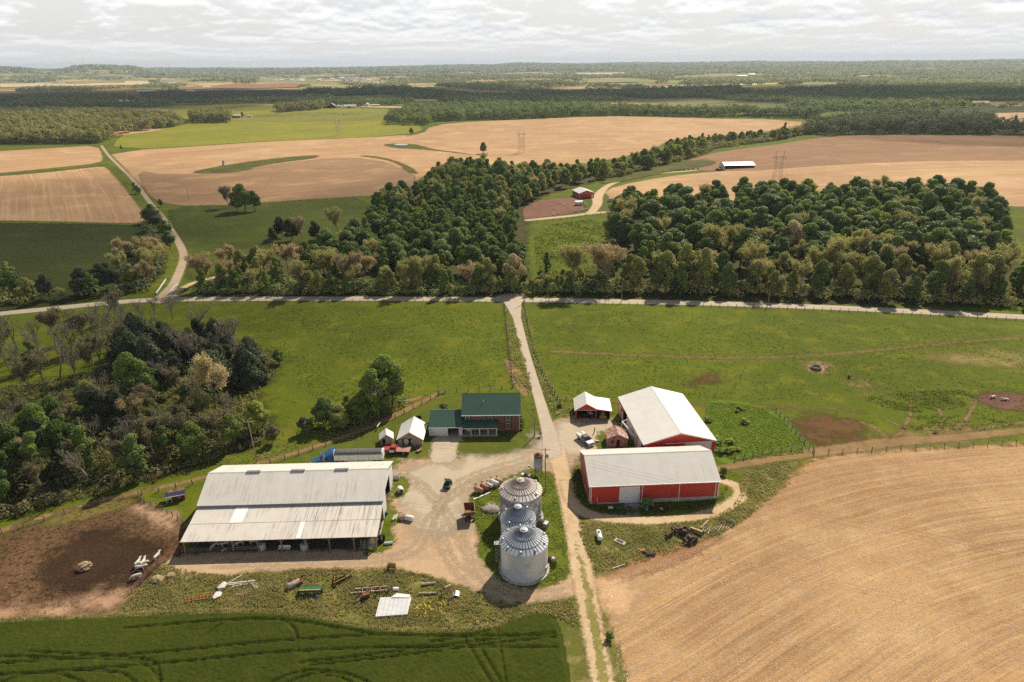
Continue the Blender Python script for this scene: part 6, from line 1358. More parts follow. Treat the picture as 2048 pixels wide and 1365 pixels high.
fence('wire_fence', [(878, 791), (845, 808), (820, 822), (780, 843), (740, 860), (690, 880), (620, 903), (560, 922), (480, 944), (400, 966), (284, 990)], 3.4, 'long curving fence between lawn and cattle track', closepost=1.2)
fence('wire_fence', [(284, 990), (205, 1006), (127, 1029), (80, 1045), (30, 1060), (-40, 1078)], 3.4, 'fence above the mud lot beside the dark wood')
fence('wire_fence', [(277, 992), (289, 1008), (311, 1013), (341, 1031), (366, 1047)], 2, 'short fence between mud lot and coop')
g = fence('farm_gate', [(876, 789), (890, 786)], 1.3, 'wooden gate where the cattle track meets the back lawn', wires=(.3, .55, .8, 1.05), rails=True, th=.09, mat=m_post, cat='gate')
fence('wire_fence', [(1628, 911), (1660, 908), (1700, 905), (1760, 902), (1860, 897), (2048, 888), (2200, 880)], 3.6, 'post fence along the top edge of the near stubble', closepost=.85)
fence('wire_fence', [(1552, 824), (1575, 848), (1600, 878), (1628, 907)], 2.4, 'fence down the side of the bright rank grass')
fence('wire_fence', [(1626, 903), (1600, 901), (1560, 904), (1510, 912), (1470, 922)], 2.4, 'overgrown fence above the brown farm track')
fence('wire_fence', [(1100, 802), (1115, 800), (1148, 801)], 2.2, 'low fence left of the red garage', closepost=1.2)
fence('wire_fence', [(1150, 800), (1222, 805), (1240, 807)], 3, 'low fence behind the red garage')
fence('wire_fence', [(0, 445), (100, 448), (200, 450), (292, 450)], 5, 'field fence under the left stubble')
fence('wire_fence', [(330, 413), (480, 411), (600, 401), (740, 393)], 6, 'field fence between brown stubble and green pasture')
fence('wire_fence', [(1060, 447), (1120, 441), (1170, 432), (1216, 429)], 5, 'fence below the track of the brown cattle lot', closepost=1.4)
fence('wire_fence', [(1160, 396), (1168, 412), (1176, 424)], 3, 'fence on the right of the brown cattle lot', closepost=1.4)
m_pipe = paint('pinkish_pipe', (.34, .17, .15), .2, .6)
fence('pipe_fence', [(264, 1187), (290, 1158), (306, 1140), (320, 1127), (346, 1114), (366, 1105)], 2.4, 'pinkish pipe panel fence beside the white cattle', 1.4, (.3, .7, 1.1), m_pipe, m_pipe, True, .045, closepost=.9)
# guard rails of the little bridge
for px, lb in (([(313, 590), (322, 577), (332, 562)], 'white guard rail on the left of the little bridge'), ([(340, 590), (346, 580), (356, 572)], 'white guard rail on the right of the little bridge')):
    fence('guard_rail', px, 2.5, lb, 1.0, (.9,), m_trim, m_trim, True, .4, cat='guard rail')
q = at(329, 563); b = thing('road_sign', 'small yellow road sign by the bridge rail', 'sign', (q.x, q.y, q.z)); MB().tube((0, 0, 0), (0, 0, 1.6), .05).build('post', m_grey, b); MB().box(-.45, .45, -.05, .0, 1.5, 2.3).build('panel', paint('sign_yellow', (.7, .32, .02), .05, .4), b)
q = at(1012, 627); b = thing('mailbox', 'small white mailbox at the mouth of the driveway', 'mailbox', (q.x, q.y, 0)); MB().tube((0, 0, 0), (0, 0, 1.0), .07).build('post', m_post, b); MB().prism([(-.2, 1.), (.2, 1.), (.2, 1.25), (0, 1.4), (-.2, 1.25)], -.3, .3).build('box', m_trim, b)
# ================================================================ ANIMALS
def skin_mesh(name, V, E, root, mat, sub=1):
    me = bpy.data.meshes.new(name+'_cage'); me.from_pydata([v[:3] for v in V], E, []); o = bpy.data.objects.new(name+'_cage', me); COL.objects.link(o)
    o.modifiers.new('skin', 'SKIN'); s = o.modifiers.new('sub', 'SUBSURF'); s.levels = s.render_levels = sub
    sk = me.skin_vertices[0].data if me.skin_vertices else None
    if sk is None:
        bpy.context.view_layer.objects.active = o; bpy.ops.mesh.customdata_skin_add(); sk = me.skin_vertices[0].data
    for i, v in enumerate(V): sk[i].radius = (v[3], v[3]*(v[4] if len(v) > 4 else 1)); sk[i].use_root = (i == root)
    bpy.context.view_layer.update(); dg = bpy.context.evaluated_depsgraph_get()
    out = bpy.data.meshes.new_from_object(o.evaluated_get(dg)); out.name = name; bpy.data.objects.remove(o); bpy.data.meshes.remove(me)
    out.materials.clear(); out.materials.append(mat); out.polygons.foreach_set('use_smooth', [True]*len(out.polygons)); return out
m_cow = paint('white_cow_hide', (.62, .56, .48), .06, .8, dirt=(.52, .44, .35), damt=.3, dscale=1.2)
m_cowd = paint('dark_cow_hide', (.05, .03, .025), .3, .8)
def cow_mesh(pose):
    dz = -.62 if pose == 'lying' else 0
    V = [(-.8, 0, 1.17+dz, .29), (-1.05, 0, 1.22+dz, .17), (-.2, 0, 1.05+dz, .36), (.42, 0, 1.03+dz, .36), (.74, 0, 1.12+dz, .26)]
    E = [(0, 1), (0, 2), (2, 3), (3, 4)]
    n = {'grazing': [(1.06, 0, .98, .2), (1.34, 0, .58, .15), (1.46, 0, .44, .12), (1.58, 0, .16, .09)], 'standing': [(1.04, 0, 1.32, .2), (1.3, 0, 1.48, .16), (1.45, 0, 1.42, .14), (1.68, 0, 1.22, .09)], 'lying': [(1.02, .05, .78, .2), (1.24, .12, .98, .16), (1.38, .16, .94, .14), (1.6, .2, .76, .09)]}[pose]
    k = len(V); V += n; E += [(4, k), (k, k+1), (k+1, k+2), (k+2, k+3)]; hd = k+1; hp = V[hd]
    for s in (-1, 1):
        k = len(V); V += [(hp[0]-.03, hp[1]+s*.2, hp[2]+.04, .05), (hp[0]-.05, hp[1]+s*.36, hp[2]+.0, .04)]; E += [(hd, k), (k, k+1)]
        k = len(V)
        if pose == 'lying':
            V += [(-.7, s*.38, .42, .17), (-.3, s*.52, .2, .12), (-.75, s*.55, .1, .07), (-.45, s*.6, .07, .06)]; E += [(0, k), (k, k+1), (k+1, k+2), (k+2, k+3)]
            k = len(V); V += [(.6, s*.32, .35, .13), (.95, s*.36, .14, .08), (.6, s*.4, .08, .06)]; E += [(4, k), (k, k+1), (k+1, k+2)]
        else:
            st = s*.1
            V += [(-.78, s*.2, .92, .19), (-.66+st, s*.22, .7, .13), (-.92+st, s*.22, .44, .075), (-.86+st, s*.22, .12, .055), (-.82+st, s*.22, .03, .065)]; E += [(0, k), (k, k+1), (k+1, k+2), (k+2, k+3), (k+3, k+4)]
            k = len(V); V += [(.58, s*.2, .86, .15), (.62-st, s*.2, .46, .08), (.62-st, s*.2, .12, .055), (.66-st, s*.2, .03, .065)]; E += [(4, k), (k, k+1), (k+1, k+2), (k+2, k+3)]
    k = len(V); V += [(-1.16, 0, 1.1+dz, .05), (-1.2, .03, .75+dz*.6, .035), (-1.2, .03, .5+dz*.6, .05)]; E += [(1, k), (k, k+1), (k+1, k+2)]
    return skin_mesh('cow_'+pose, V, E, 0, m_cow)
COWS = {p_: cow_mesh(p_) for p_ in ('standing', 'grazing', 'lying')}
CS = .75
def cow(loc, rz, pose, label, group, s=1., dark=False, name='cow'):
    o = link(bpy.data.objects.new(name, COWS[pose])); o.location = loc; o.rotation_euler = (0, 0, R(rz)); o.scale = (s*CS,)*3
    if dark: o.material_slots[0].link = 'OBJECT'; o.material_slots[0].material = m_cowd
    return tag(o, label, 'cow', group)
for px, rz, pose, s, lb in (((277, 1131), 85, 'standing', 1.1, 'white cow of the tight huddle, seen from behind at left'), ((288, 1130), 95, 'standing', 1.1, 'white cow of the tight huddle, seen from behind at right'), ((286, 1133), 8, 'standing', 1.1, 'white cow half hidden behind the broadside cow of the huddle'), ((282, 1141), 6, 'standing', 1.15, 'white cow broadside in front of the tight huddle'), ((274, 1158), 205, 'grazing', 1.1, 'white cow with lowered head nearest the pipe fence'), ((315, 1118), 80, 'standing', 1.1, 'white cow alone between huddle and cattle barn')):
    q = at(*px); cow((q.x, q.y, 0), rz, pose, lb, 'white cattle in the mud lot', s)
for (x, y), rz, pose, s, lb in (((-64.2, 114.0), 190, 'grazing', 1.05, 'white cow under the lean-to, leftmost with head low'), ((-61.6, 114.2), 230, 'standing', 1.1, 'white cow under the lean-to, facing out at left'), ((-60.4, 112.6), 240, 'grazing', 1.1, 'white cow under the lean-to in front of the left post pair'), ((-58.6, 112.9), 215, 'standing', 1.1, 'white cow under the lean-to, middle of the group'), ((-58.1, 111.3), 235, 'standing', .6, 'small white calf at the gate under the lean-to'), ((-55.6, 113.1), 205, 'grazing', 1.1, 'white cow under the lean-to right of the calf'), ((-52.9, 113.4), 190, 'standing', 1.15, 'white cow under the lean-to behind the board rail'), ((-63., 116.6), 200, 'standing', 1.1, 'white cow deepest in the dark of the lean-to'), ((-57., 115.6), 200, 'standing', 1.1, 'white cow in the dark behind the middle of the lean-to group'), ((-53.5, 115.6), 185, 'standing', 1.1, 'white cow in the dark behind the board rail')):
    cow((x, y, .06), rz, pose, lb, 'white cattle under the lean-to', s)
for px, rz, pose, lb in (((1985, 796), 200, 'lying', 'white cow lying on the right mud patch, left one'), ((2010, 801), 170, 'lying', 'white cow lying on the right mud patch, right one')):
    q = at(*px); cow((q.x, q.y, 0), rz, pose, lb, 'white cattle on the right mud patch', 1.15)
for k, (a, b_, rz, pose) in enumerate(((1108, 420, 20, 'lying'), (1117, 409, 0, 'lying'), (1123, 408, 30, 'standing'), (1128.5, 410, 150, 'lying'), (1128, 413, 80, 'standing'), (1135, 411, 0, 'standing'), (1135, 414, 5, 'standing'), (1134.5, 418, 160, 'standing'), (1106.6, 431, 70, 'standing'), (1118, 429, 10, 'lying'), (1154, 424, 170, 'lying'), (1158, 423, 10, 'lying'), (1163, 423, 0, 'lying'), (1168, 421.5, 20, 'standing'), (1173, 420.5, 30, 'lying'))):
    q = at(a, b_); cow((q.x, q.y, q.z+.25), rz, pose, 'small white cow in the brown lot beside the red barn', 'white cattle by the red barn', 1.15)
g_ = random.Random(11)
for k in range(34):
    px = g_.choice((g_.uniform(625, 720), g_.uniform(655, 690), g_.uniform(560, 640))); py = 225.5+g_.uniform(0, 10)*(.5 if px > 640 else 1)
    q = at(px, py); cow((q.x, q.y, q.z+.5), g_.uniform(0, 360), 'grazing', 'tiny dark cow grazing in the far hay field', 'dark cattle in the far hay field', 1.15, g_.random() < .85)
# ================================================================ VEGETATION
L_dark = leafmat('leaf_dark', (.035, .056, .015), (.074, .096, .024), .22, .5, .3)
L_deep = leafmat('leaf_deep', (.030, .050, .012), (.056, .076, .018), .26)
L_mid = leafmat('leaf_mid', (.052, .078, .015), (.092, .115, .024), .28)
L_bright = leafmat('leaf_bright', (.085, .115, .018), (.15, .16, .030), .32)
L_olive = leafmat('leaf_olive', (.085, .092, .026), (.145, .14, .045), .3)
L_tan = leafmat('leaf_tan', (.108, .105, .034), (.165, .15, .055), .3)
L_yel = leafmat('leaf_yellow', (.165, .135, .07), (.23, .19, .10), .35)
L_pink = leafmat('leaf_pink', (.13, .10, .05), (.18, .14, .07), .3)
L_cedar = leafmat('leaf_cedar', (.020, .028, .014), (.040, .046, .022), .15)
L_brush = leafmat('leaf_brush', (.058, .052, .026), (.095, .082, .042), .2)
_LD = {'leaf_deep': ((.030, .050, .012), (.056, .076, .018), .26), 'leaf_dark': ((.035, .056, .015), (.074, .096, .024), .22), 'leaf_mid': ((.052, .078, .015), (.092, .115, .024), .28), 'leaf_bright': ((.085, .115, .018), (.15, .16, .030), .32), 'leaf_olive': ((.085, .092, .026), (.145, .14, .045), .3), 'leaf_tan': ((.108, .105, .034), (.165, .15, .055), .3), 'leaf_yellow': ((.17, .135, .05), (.24, .19, .075), .35), 'leaf_pink': ((.13, .10, .05), (.18, .14, .07), .3), 'leaf_cedar': ((.020, .028, .014), (.040, .046, .022), .15), 'leaf_brush': ((.058, .052, .026), (.095, .082, .042), .2)}
TINTED = {k: leafmat(k+'_mass', *v, tint=True) for k, v in _LD.items()}
m_bark = paint('bark', (.11, .085, .065), .3, .95); m_barkp = paint('pale_bark', (.26, .22, .175), .25, .9)

def cards(C, N, S, rg, asp=1.):
    """quads centred on C with normals N and half sizes S"""
    n = len(C); t = rg.normal(size=(n, 3)); u = np.cross(N, t); u /= np.linalg.norm(u, axis=1)[:, None]+1e-9; v = np.cross(N, u)
    a = u*S[:, None]; b = v*(S*asp)[:, None]
    k = rg.uniform(.75, 1.1, (n, 4, 1))
    V = np.stack([C-a-b*.6, C+a*.5-b, C+a+b*.6, C-a*.5+b], 1); V = C[:, None]+(V-C[:, None])*k
    return V.reshape(-1, 3), np.arange(4*n).reshape(n, 4)
def crown(seed, n, size, H=16., z0=2.4, rx=5.3, lobes=17, taper=.0, fill=.22, droop=0.):
    """leaf-clump crown: lobes set over an egg-shaped envelope, leaves on the skin of each lobe and some inside"""
    rg = np.random.default_rng(seed); zc = (H+z0)/2; rz = (H-z0)/2
    LC = []; LR = []
    for k in range(lobes):
        th = rg.uniform(0, 2*math.pi); ph = math.asin(rg.uniform(-.85, 1.)); q = rg.uniform(.4, .92)
        w = 1-taper*(math.sin(ph)+1)/2
        LC.append((math.cos(th)*math.cos(ph)*rx*q*w, math.sin(th)*math.cos(ph)*rx*q*w, zc+math.sin(ph)*rz*.72)); LR.append(rx*rg.uniform(.17, .42)*(1.15-.3*q))
    LC.append((0, 0, H-rx*.35)); LR.append(rx*.36); LC.append((0, 0, zc)); LR.append(rx*.55)
    sk = rg.uniform(-.16, .16, 2); LC = np.array(LC); LC[:, :2] *= 1+rg.uniform(-.14, .14, 2); LC[:, :2] += sk*LC[:, 2:]*.6; LR = np.array(LR); w = LR**2; k = rg.choice(len(LR), n, p=w/w.sum())
    d = rg.normal(size=(n, 3)); d[:, 2] += .35; d /= np.linalg.norm(d, axis=1)[:, None]
    rr = np.where(rg.random(n) < fill, rg.uniform(.3, .9, n), rg.normal(.97, .07, n))
    C = LC[k]+d*(LR[k]*rr)[:, None]*np.array([1, 1, .86]); C[:, 2] = np.maximum(C[:, 2]-droop*rg.random(n), .4)
    N = d+rg.normal(0, .55, (n, 3)); N[:, 2] += .25; N /= np.linalg.norm(N, axis=1)[:, None]
    V, F = cards(C, N, size*rg.uniform(.6, 1.25, n), rg); return np_mesh('crown', V, F)
def cone_crown(seed, n, size, H=10., rx=2.3, z0=.5):
    rg = np.random.default_rng(seed); z = z0+(H-z0)*(1-np.sqrt(rg.random(n))); th = rg.uniform(0, 2*math.pi, n)
    R_ = rx*((H-z)/(H-z0))**.5*(1+.22*np.sin(th*3+z*1.1+seed)+.15*np.sin(th*5-z*2.))*rg.uniform(.55, 1.05, n)+.06
    C = np.column_stack([R_*np.cos(th), R_*np.sin(th), z]); N = np.column_stack([np.cos(th), np.sin(th), np.full(n, .6)])+rg.normal(0, .5, (n, 3)); N /= np.linalg.norm(N, axis=1)[:, None]
    V, F = cards(C, N, size*rg.uniform(.6, 1.2, n), rg, 1.3); return np_mesh('crown', V, F)
def branches(seed, H=14., r=.28, levels=3, spread=.62, first=.28, kids=5, sides=5, up=.35):
    g = random.Random(seed); mb = MB(); tips = []
    def grow(p, d, l, rad, lev):
        n = 3; a = p
        for i in range(n):
            d2 = (d+Vector((g.uniform(-.14, .14), g.uniform(-.14, .14), g.uniform(-.03, .1)))).normalized(); b = a+d2*l/n
            mb.tube(a, b, rad*(1-.22*i/n), rad*(1-.22*(i+1)/n)*(.9 if lev else 1), sides if lev > 1 else 4 if lev else 3, False)
            a, d = b, d2
            if lev and (lev < levels or i > 0 or first < .2):
                for _ in range(kids if i == n-1 else max(1, kids-3)):
                    dd = (d+Vector((g.gauss(0, 1), g.gauss(0, 1), g.gauss(up, .5))).normalized()*spread*1.25).normalized(); grow(a-d*g.uniform(0, l/n*.6), dd, l*g.uniform(.45, .68), rad*.5, lev-1)
            if lev == 0: tips.append(tuple(a))
    grow(Vector((0, 0, -.2)), Vector((g.uniform(-.05, .05), g.uniform(-.05, .05), 1)), H*.5, r, levels)
    k = H/max(v[2] for v in mb.v); mb.v = [(v[0]*k, v[1]*k, v[2]*k if v[2] > 0 else v[2]) for v in mb.v]; return mb, np.array(tips)*k
def bud_crown(seed, tips, n, size):
    rg = np.random.default_rng(seed); k = rg.integers(0, len(tips), n); C = tips[k]+rg.normal(0, .42, (n, 3)); N = rg.normal(size=(n, 3)); N /= np.linalg.norm(N, axis=1)[:, None]
    V, F = cards(C, N, size*rg.uniform(.5, 1.3, n), rg); return np_mesh('crown', V, F)

def setm(me, m): me.materials.append(m); return me
PR = {'broad': [], 'oval': [], 'bud': [], 'bare': [], 'cedar': [], 'shrub': []}
for k in range(6): t_, _ = branches(20+k, 12, .3, 2, .7, .3, 4); PR['broad'].append((setm(t_.mesh('trunk'), m_bark), setm(crown(100+k, 12500, .27, 16, 1.0, 5.2+.25*(k % 3), 20+3*k, .1), L_dark)))
for k in range(3): t_, _ = branches(30+k, 13, .26, 2, .5, .3, 4); PR['oval'].append((setm(t_.mesh('trunk'), m_bark), setm(crown(130+k, 9500, .26, 16, .8, 3.9, 15, .35, .28), L_mid)))
for k in range(4): t_, tp = branches(40+k, 15, .26, 3, .62, .28, 4); PR['bud'].append((setm(t_.mesh('trunk'), m_barkp), setm(bud_crown(50+k, tp, 6500, .18), L_tan)))
for k in range(3): t_, tp = branches(60+k, 12, .26, 3, .55, .28, 4); PR['bare'].append((setm(t_.mesh('trunk'), m_barkp), setm(bud_crown(64+k, tp, 160, .16), L_brush)))
for k in range(3): t_ = MB().tube((0, 0, -.2), (0, 0, 7.), .2, .05, 6); PR['cedar'].append((setm(t_.mesh('trunk'), m_bark), setm(cone_crown(70+k, 7500, .21, 10, 2.7+.4*k), L_cedar)))
for k in range(3): t_, _ = branches(80+k, 2.2, .07, 2, .8, .1, 3); PR['shrub'].append((setm(t_.mesh('stem'), m_bark), setm(crown(150+k, 1500, .22, 3.4, .1, 1.9, 9, .0, .3), L_mid)))
BASEH = {'broad': 16, 'oval': 16, 'bud': 15, 'bare': 12, 'cedar': 10, 'shrub': 3.4}
NAME = {'broad': 'broadleaf_tree', 'oval': 'broadleaf_tree', 'bud': 'budding_tree', 'bare': 'bare_tree', 'cedar': 'cedar_tree', 'shrub': 'shrub'}
CAT = {'broad': 'tree', 'oval': 'tree', 'bud': 'tree', 'bare': 'tree', 'cedar': 'tree', 'shrub': 'shrub'}
REQ = []
rt_ = random.Random(99)
def tree(kind, x, y, H, label, group=None, leaf=None, wide=1., var=None):
    REQ.append((kind, float(x), float(y), H, label, group, leaf, wide, rt_.randrange(99) if var is None else var, rt_.uniform(0, 6.28)))
def plant(kind, x, y, H, label, group, leaf, wide, var, rz):
    tr, cr = PR[kind][var % len(PR[kind])]
    s = H/BASEH[kind]; z = h1(x, y)
    b = thing(NAME[kind], label, CAT[kind], (x, y, z-.05), rz, group); b.scale = (s*wide, s*wide, s)
    link(bpy.data.objects.new('stem' if kind == 'shrub' else 'trunk', tr), b); c = link(bpy.data.objects.new('crown', cr), b)
    if leaf is not None: c.material_slots[0].link = 'OBJECT'; c.material_slots[0].material = leaf
def seen(x, y):
    """size in the picture per metre of height, 0 outside the frame"""
    p = np.array([x, y, h1(x, y)+5-CAMH]); d = p @ _f; u, v = FPX*(p @ _r)/d, FPX*(p @ _u)/d
    return 1/d if abs(u) < 1110 and abs(v) < 760 else 0.
def plant_all():
    rest = []
    for nm in sorted(set(NAME.values())):
        L = [q for q in REQ if NAME[q[0]] == nm]
        L.sort(key=lambda q: (q[5] is not None, -q[3]*seen(q[1], q[2])))
        for i, q in enumerate(L):
            if seen(q[1], q[2]) == 0 and abs(q[1]) > 1.2*q[2]+40: continue
            if i < 296: plant(*q)
            else: rest.append(q)
    # what is left of the woods: one mass of crowns
    mats, Vs, Ts, Ms = [], [], [], []; rg = np.random.default_rng(77)
    for kind, x, y, H, lb, gr, leaf, wide, var, rz in rest:
        me = PR[kind][var % len(PR[kind])][1]; n = len(me.vertices); a = np.empty(n*3, np.float32); me.vertices.foreach_get('co', a); a = a.reshape(-1, 4, 3)
        m = min(len(a), 2600 if y < 450 else 1400); a = a[rg.choice(len(a), m, replace=False)]; c = a.mean(1, keepdims=True); a = c+(a-c)*math.sqrt(len(me.polygons)/m)*.92
        s = H/BASEH[kind]; ca, sa = math.cos(rz)*s*wide, math.sin(rz)*s*wide
        Vs.append(np.stack([a[..., 0]*ca-a[..., 1]*sa+x, a[..., 0]*sa+a[..., 1]*ca+y, a[..., 2]*s+h1(x, y)], -1).reshape(-1, 3)); Ts.append(np.full(4*m, rg.random()))
        leaf = leaf or L_dark
        if leaf not in mats: mats.append(leaf)
        Ms.append(np.full(m, mats.index(leaf), np.int32))
    if rest:
        V = np.concatenate(Vs); me = np_mesh('woodland', V, np.arange(len(V)).reshape(-1, 4), {'tint': np.concatenate(Ts)})
        for mt in mats: me.materials.append(TINTED[mt.name])
        me.polygons.foreach_set('material_index', np.concatenate(Ms)); tag(link(bpy.data.objects.new('woodland', me)), 'crowns deep inside the woods that read as one mass', 'woodland', None, 'stuff')
    print('TREES', len(REQ), 'massed', len(rest))
def scatter(poly, sp, seed, jit=.42):
    P = w2(poly); g = random.Random(seed); out = []
    y = P[:, 1].min(); row = 0
    while y < P[:, 1].max():
        x = P[:, 0].min()+(sp/2 if row % 2 else 0)
        while x < P[:, 0].max():
            out.append((x+g.uniform(-jit, jit)*sp, y+g.uniform(-jit, jit)*sp)); x += sp
        y += sp*.87; row += 1
    A = np.array(out); return A[inside(A, P)]

# ---- the big wood on the right: dark rounded crowns behind, budding olive and tan trees along the road
g_ = random.Random(31)
A = scatter([(1238, 412), (1300, 418), (1400, 414), (1560, 406), (1700, 400), (1850, 400), (1960, 412), (2002, 450), (2008, 520), (2000, 540), (1850, 545), (1600, 548), (1400, 540), (1245, 530), (1228, 470)], 12.6, 1)
for x, y in A:
    u = g_.random(); Hh = g_.uniform(11.5, 19.5)
    if u < .60: tree('broad', x, y, Hh, 'dark rounded broadleaf tree in the body of the right wood', 'dark trees of the right wood', L_dark, g_.uniform(.95, 1.5))
    elif u < .80: tree('broad', x, y, Hh, 'mid green broadleaf tree in the body of the right wood', 'green trees of the right wood', L_mid, g_.uniform(.95, 1.45))
    elif u < .93: tree('broad', x, y, Hh*.95, 'yellow-green broadleaf tree in the body of the right wood', 'yellow-green trees of the right wood', L_bright if x > 120 else L_olive, 1.2)
    else: tree('bud', x, y, Hh, 'tan budding tree in the body of the right wood', 'budding trees of the right wood', L_tan)
A2 = scatter([(1230, 540), (1400, 552), (1600, 556), (1850, 556), (2000, 548), (2080, 575), (2120, 610), (1900, 615), (1750, 606), (1600, 600), (1400, 594), (1230, 590), (1140, 588), (1150, 572)], 9.8, 2)
for x, y in A2:
    u = g_.random(); Hh = g_.uniform(9, 19.5)
    if u < .30: tree('broad', x, y, Hh, 'olive half-leafed tree along the road side of the right wood', 'olive trees along the road', L_olive, g_.uniform(.75, .95))
    elif u < .52: tree('bud', x, y, Hh*1.05, 'tan budding tree along the road side of the right wood', 'budding trees along the road', L_tan)
    elif u < .60: tree('bud', x, y, Hh, 'pinkish budding tree along the road side of the right wood', 'pinkish trees along the road', L_pink)
    elif u < .84: tree('oval', x, y, Hh*.8, 'green upright tree along the road side of the right wood', 'green trees along the road', L_mid)
    else: tree('broad', x, y, Hh*.85, 'dark tree along the road side of the right wood', 'dark trees along the road', L_dark, .8)
for px, H_, lf, k, lb in (((1573, 520), 20, L_yel, 'broad', 'tallest pale golden tree in front of the right wood'), ((1095, 548), 10.5, L_dark, 'oval', 'lone dark tree in the clearing between the woods'), ((1410, 566), 15, L_yel, 'bud', 'pale yellow budding tree at the front of the right wood'), ((1330, 585), 18, L_olive, 'broad', 'wide olive tree standing at the road left of centre of the right wood')):
    q = at(*px); tree(k, q.x, q.y, H_, lb, None, lf, .9)
for k in range(15):
    q = at(1066+k*12+g_.uniform(-5, 5), g_.uniform(571, 588)); u = g_.random(); tree('bud' if u < .3 else 'oval' if u < .6 else 'broad', q.x, q.y, g_.uniform(6, 10.5), 'small mixed tree along the road below the clearing', 'small trees below the clearing', L_olive if u < .3 else g_.choice((L_mid, L_dark, L_olive)), .95)
# ---- the middle wood
B = scatter([(700, 500), (745, 450), (770, 432), (850, 420), (940, 415), (1020, 432), (1042, 470), (1040, 520), (1050, 560), (960, 566), (800, 566), (700, 556), (600, 548), (640, 520)], 10.6, 3)
for x, y in B:
    u = g_.random(); Hh = g_.uniform(9.5, 16)
    if u < .70: tree('broad', x, y, Hh, 'dark green broadleaf tree in the body of the middle wood', 'dark trees of the middle wood', L_dark, g_.uniform(1.05, 1.3))
    elif u < .92: tree('oval', x, y, Hh, 'mid green tree in the body of the middle wood', 'green trees of the middle wood', L_mid)
    else: tree('bud', x, y, Hh, 'tan budding tree in the body of the middle wood', 'budding trees of the middle wood', L_tan)
B2 = scatter([(385, 588), (400, 566), (480, 545), (600, 552), (720, 562), (900, 570), (1050, 566), (1062, 590), (900, 592), (600, 592)], 8.6, 4)
for x, y in B2:
    u = g_.random(); Hh = g_.uniform(9, 15)
    if u < .28: tree('oval', x, y, Hh*.9, 'green upright tree along the road side of the middle wood', 'green trees before the middle wood', L_mid)
    elif u < .48: tree('broad', x, y, Hh*.85, 'dark tree along the road side of the middle wood', 'dark trees before the middle wood', L_dark, .85)
    elif u < .66: tree('broad', x, y, Hh, 'olive half-leafed tree along the road side of the middle wood', 'olive trees before the middle wood', L_olive, .8)
    elif u < .88: tree('bud', x, y, Hh*1.1, 'tan budding tree along the road side of the middle wood', 'budding trees before the middle wood', L_tan)
    else: tree('bud', x, y, Hh*1.1, 'pinkish budding tree along the road side of the middle wood', 'pinkish trees before the middle wood', L_pink)
B3 = scatter([(745, 435), (760, 405), (830, 398), (860, 372), (900, 345), (960, 335), (1010, 352), (1100, 352), (1190, 348), (1195, 362), (1140, 374), (1060, 402), (1030, 425), (900, 412), (800, 425)], 11.5, 5)
for x, y in B3:
    u = g_.random(); Hh = g_.uniform(11, 16)
    if u < .4: tree('broad', x, y, Hh, 'dark tree in the upper part of the middle wood', 'dark trees of the upper middle wood', L_dark, 1.05)
    elif u < .68: tree('broad', x, y, Hh, 'olive tree in the upper part of the middle wood', 'olive trees of the upper middle wood', L_olive, 1.05)
    elif u < .86: tree('oval', x, y, Hh, 'green tree in the upper part of the middle wood', 'green trees of the upper middle wood', L_mid, 1.1)
    else: tree('bud', x, y, Hh, 'tan budding tree in the upper part of the middle wood', 'budding trees of the upper middle wood', L_tan)
for px, H_, lf, k, lb in (((1025, 578), 16, L_yel, 'broad', 'pale golden tree standing at the right end of the middle wood'), ((940, 585), 13, L_pink, 'bud', 'reddish budding tree at the road in front of the middle wood'), ((690, 580), 16, L_pink, 'bud', 'tall pinkish pale-barked tree in front of the middle wood'), ((805, 480), 13, L_yel, 'oval', 'small yellow tree inside the middle wood'), ((1000, 372), 18, L_dark, 'broad', 'tall dark tree sticking up from the upper middle wood')):
    q = at(*px); tree(k, q.x, q.y, H_, lb, None, lf, .9)
# ---- hedgerow running up to the right
HL = [(1208, 354), (1236, 347), (1262, 341), (1290, 336), (1318, 328), (1348, 320), (1376, 311), (1400, 302)]
for k, px in enumerate(HL):
    for j in range(6):
        q = at(px[0]+g_.uniform(-15, 15), px[1]+g_.uniform(-9, 6)); u = g_.random()
        tree('broad' if u < .8 else 'bud', q.x, q.y, g_.uniform(9, 15), 'tree of the hedgerow climbing beside the far track', 'trees of the climbing hedgerow', (L_dark, L_mid, L_olive, L_bright)[g_.randrange(4)] if u < .8 else L_tan, 1.)
for k in range(64):
    px = 1330+g_.random()*270; py = 300-(px-1330)/270*24-g_.random()*7
    q = at(px, py); u = g_.random(); tree('broad' if u < .6 else 'oval', q.x, q.y, g_.uniform(6, 12), 'low bushy tree of the hedge between the two pale fields', 'hedge trees between the pale fields', (L_olive, L_mid, L_dark, L_olive)[g_.randrange(4)], 1.15)
for px, H_, lf, k, lb in (((1567, 272), 17, L_olive, 'oval', 'tall grey-green tree at the left end of the upper right wood'), ((1464, 288), 14, L_dark, 'broad', 'dark round tree standing out of the hedge between the pale fields'), ((1500, 279), 11, L_tan, 'bud', 'thin tan tree in the hedge between the pale fields'), ((967, 308), 13, L_mid, 'broad', 'round tree at the end of the grass strip in the pale field'), ((823, 271.5), 11, L_dark, 'broad', 'lone round tree at the edge of the green hay field'), ((243, 300.5), 6, L_cedar, 'oval', 'lone small dark bush at the left corner of the hay field'), ((2026, 262), 20, L_dark, 'oval', 'lone tall tree right of the upper right wood'), ((485, 236), 11, L_dark, 'broad', 'round tree beside the grey field barn')):
    q = at(*px); tree(k, q.x, q.y, H_, lb, None, lf, 1.)
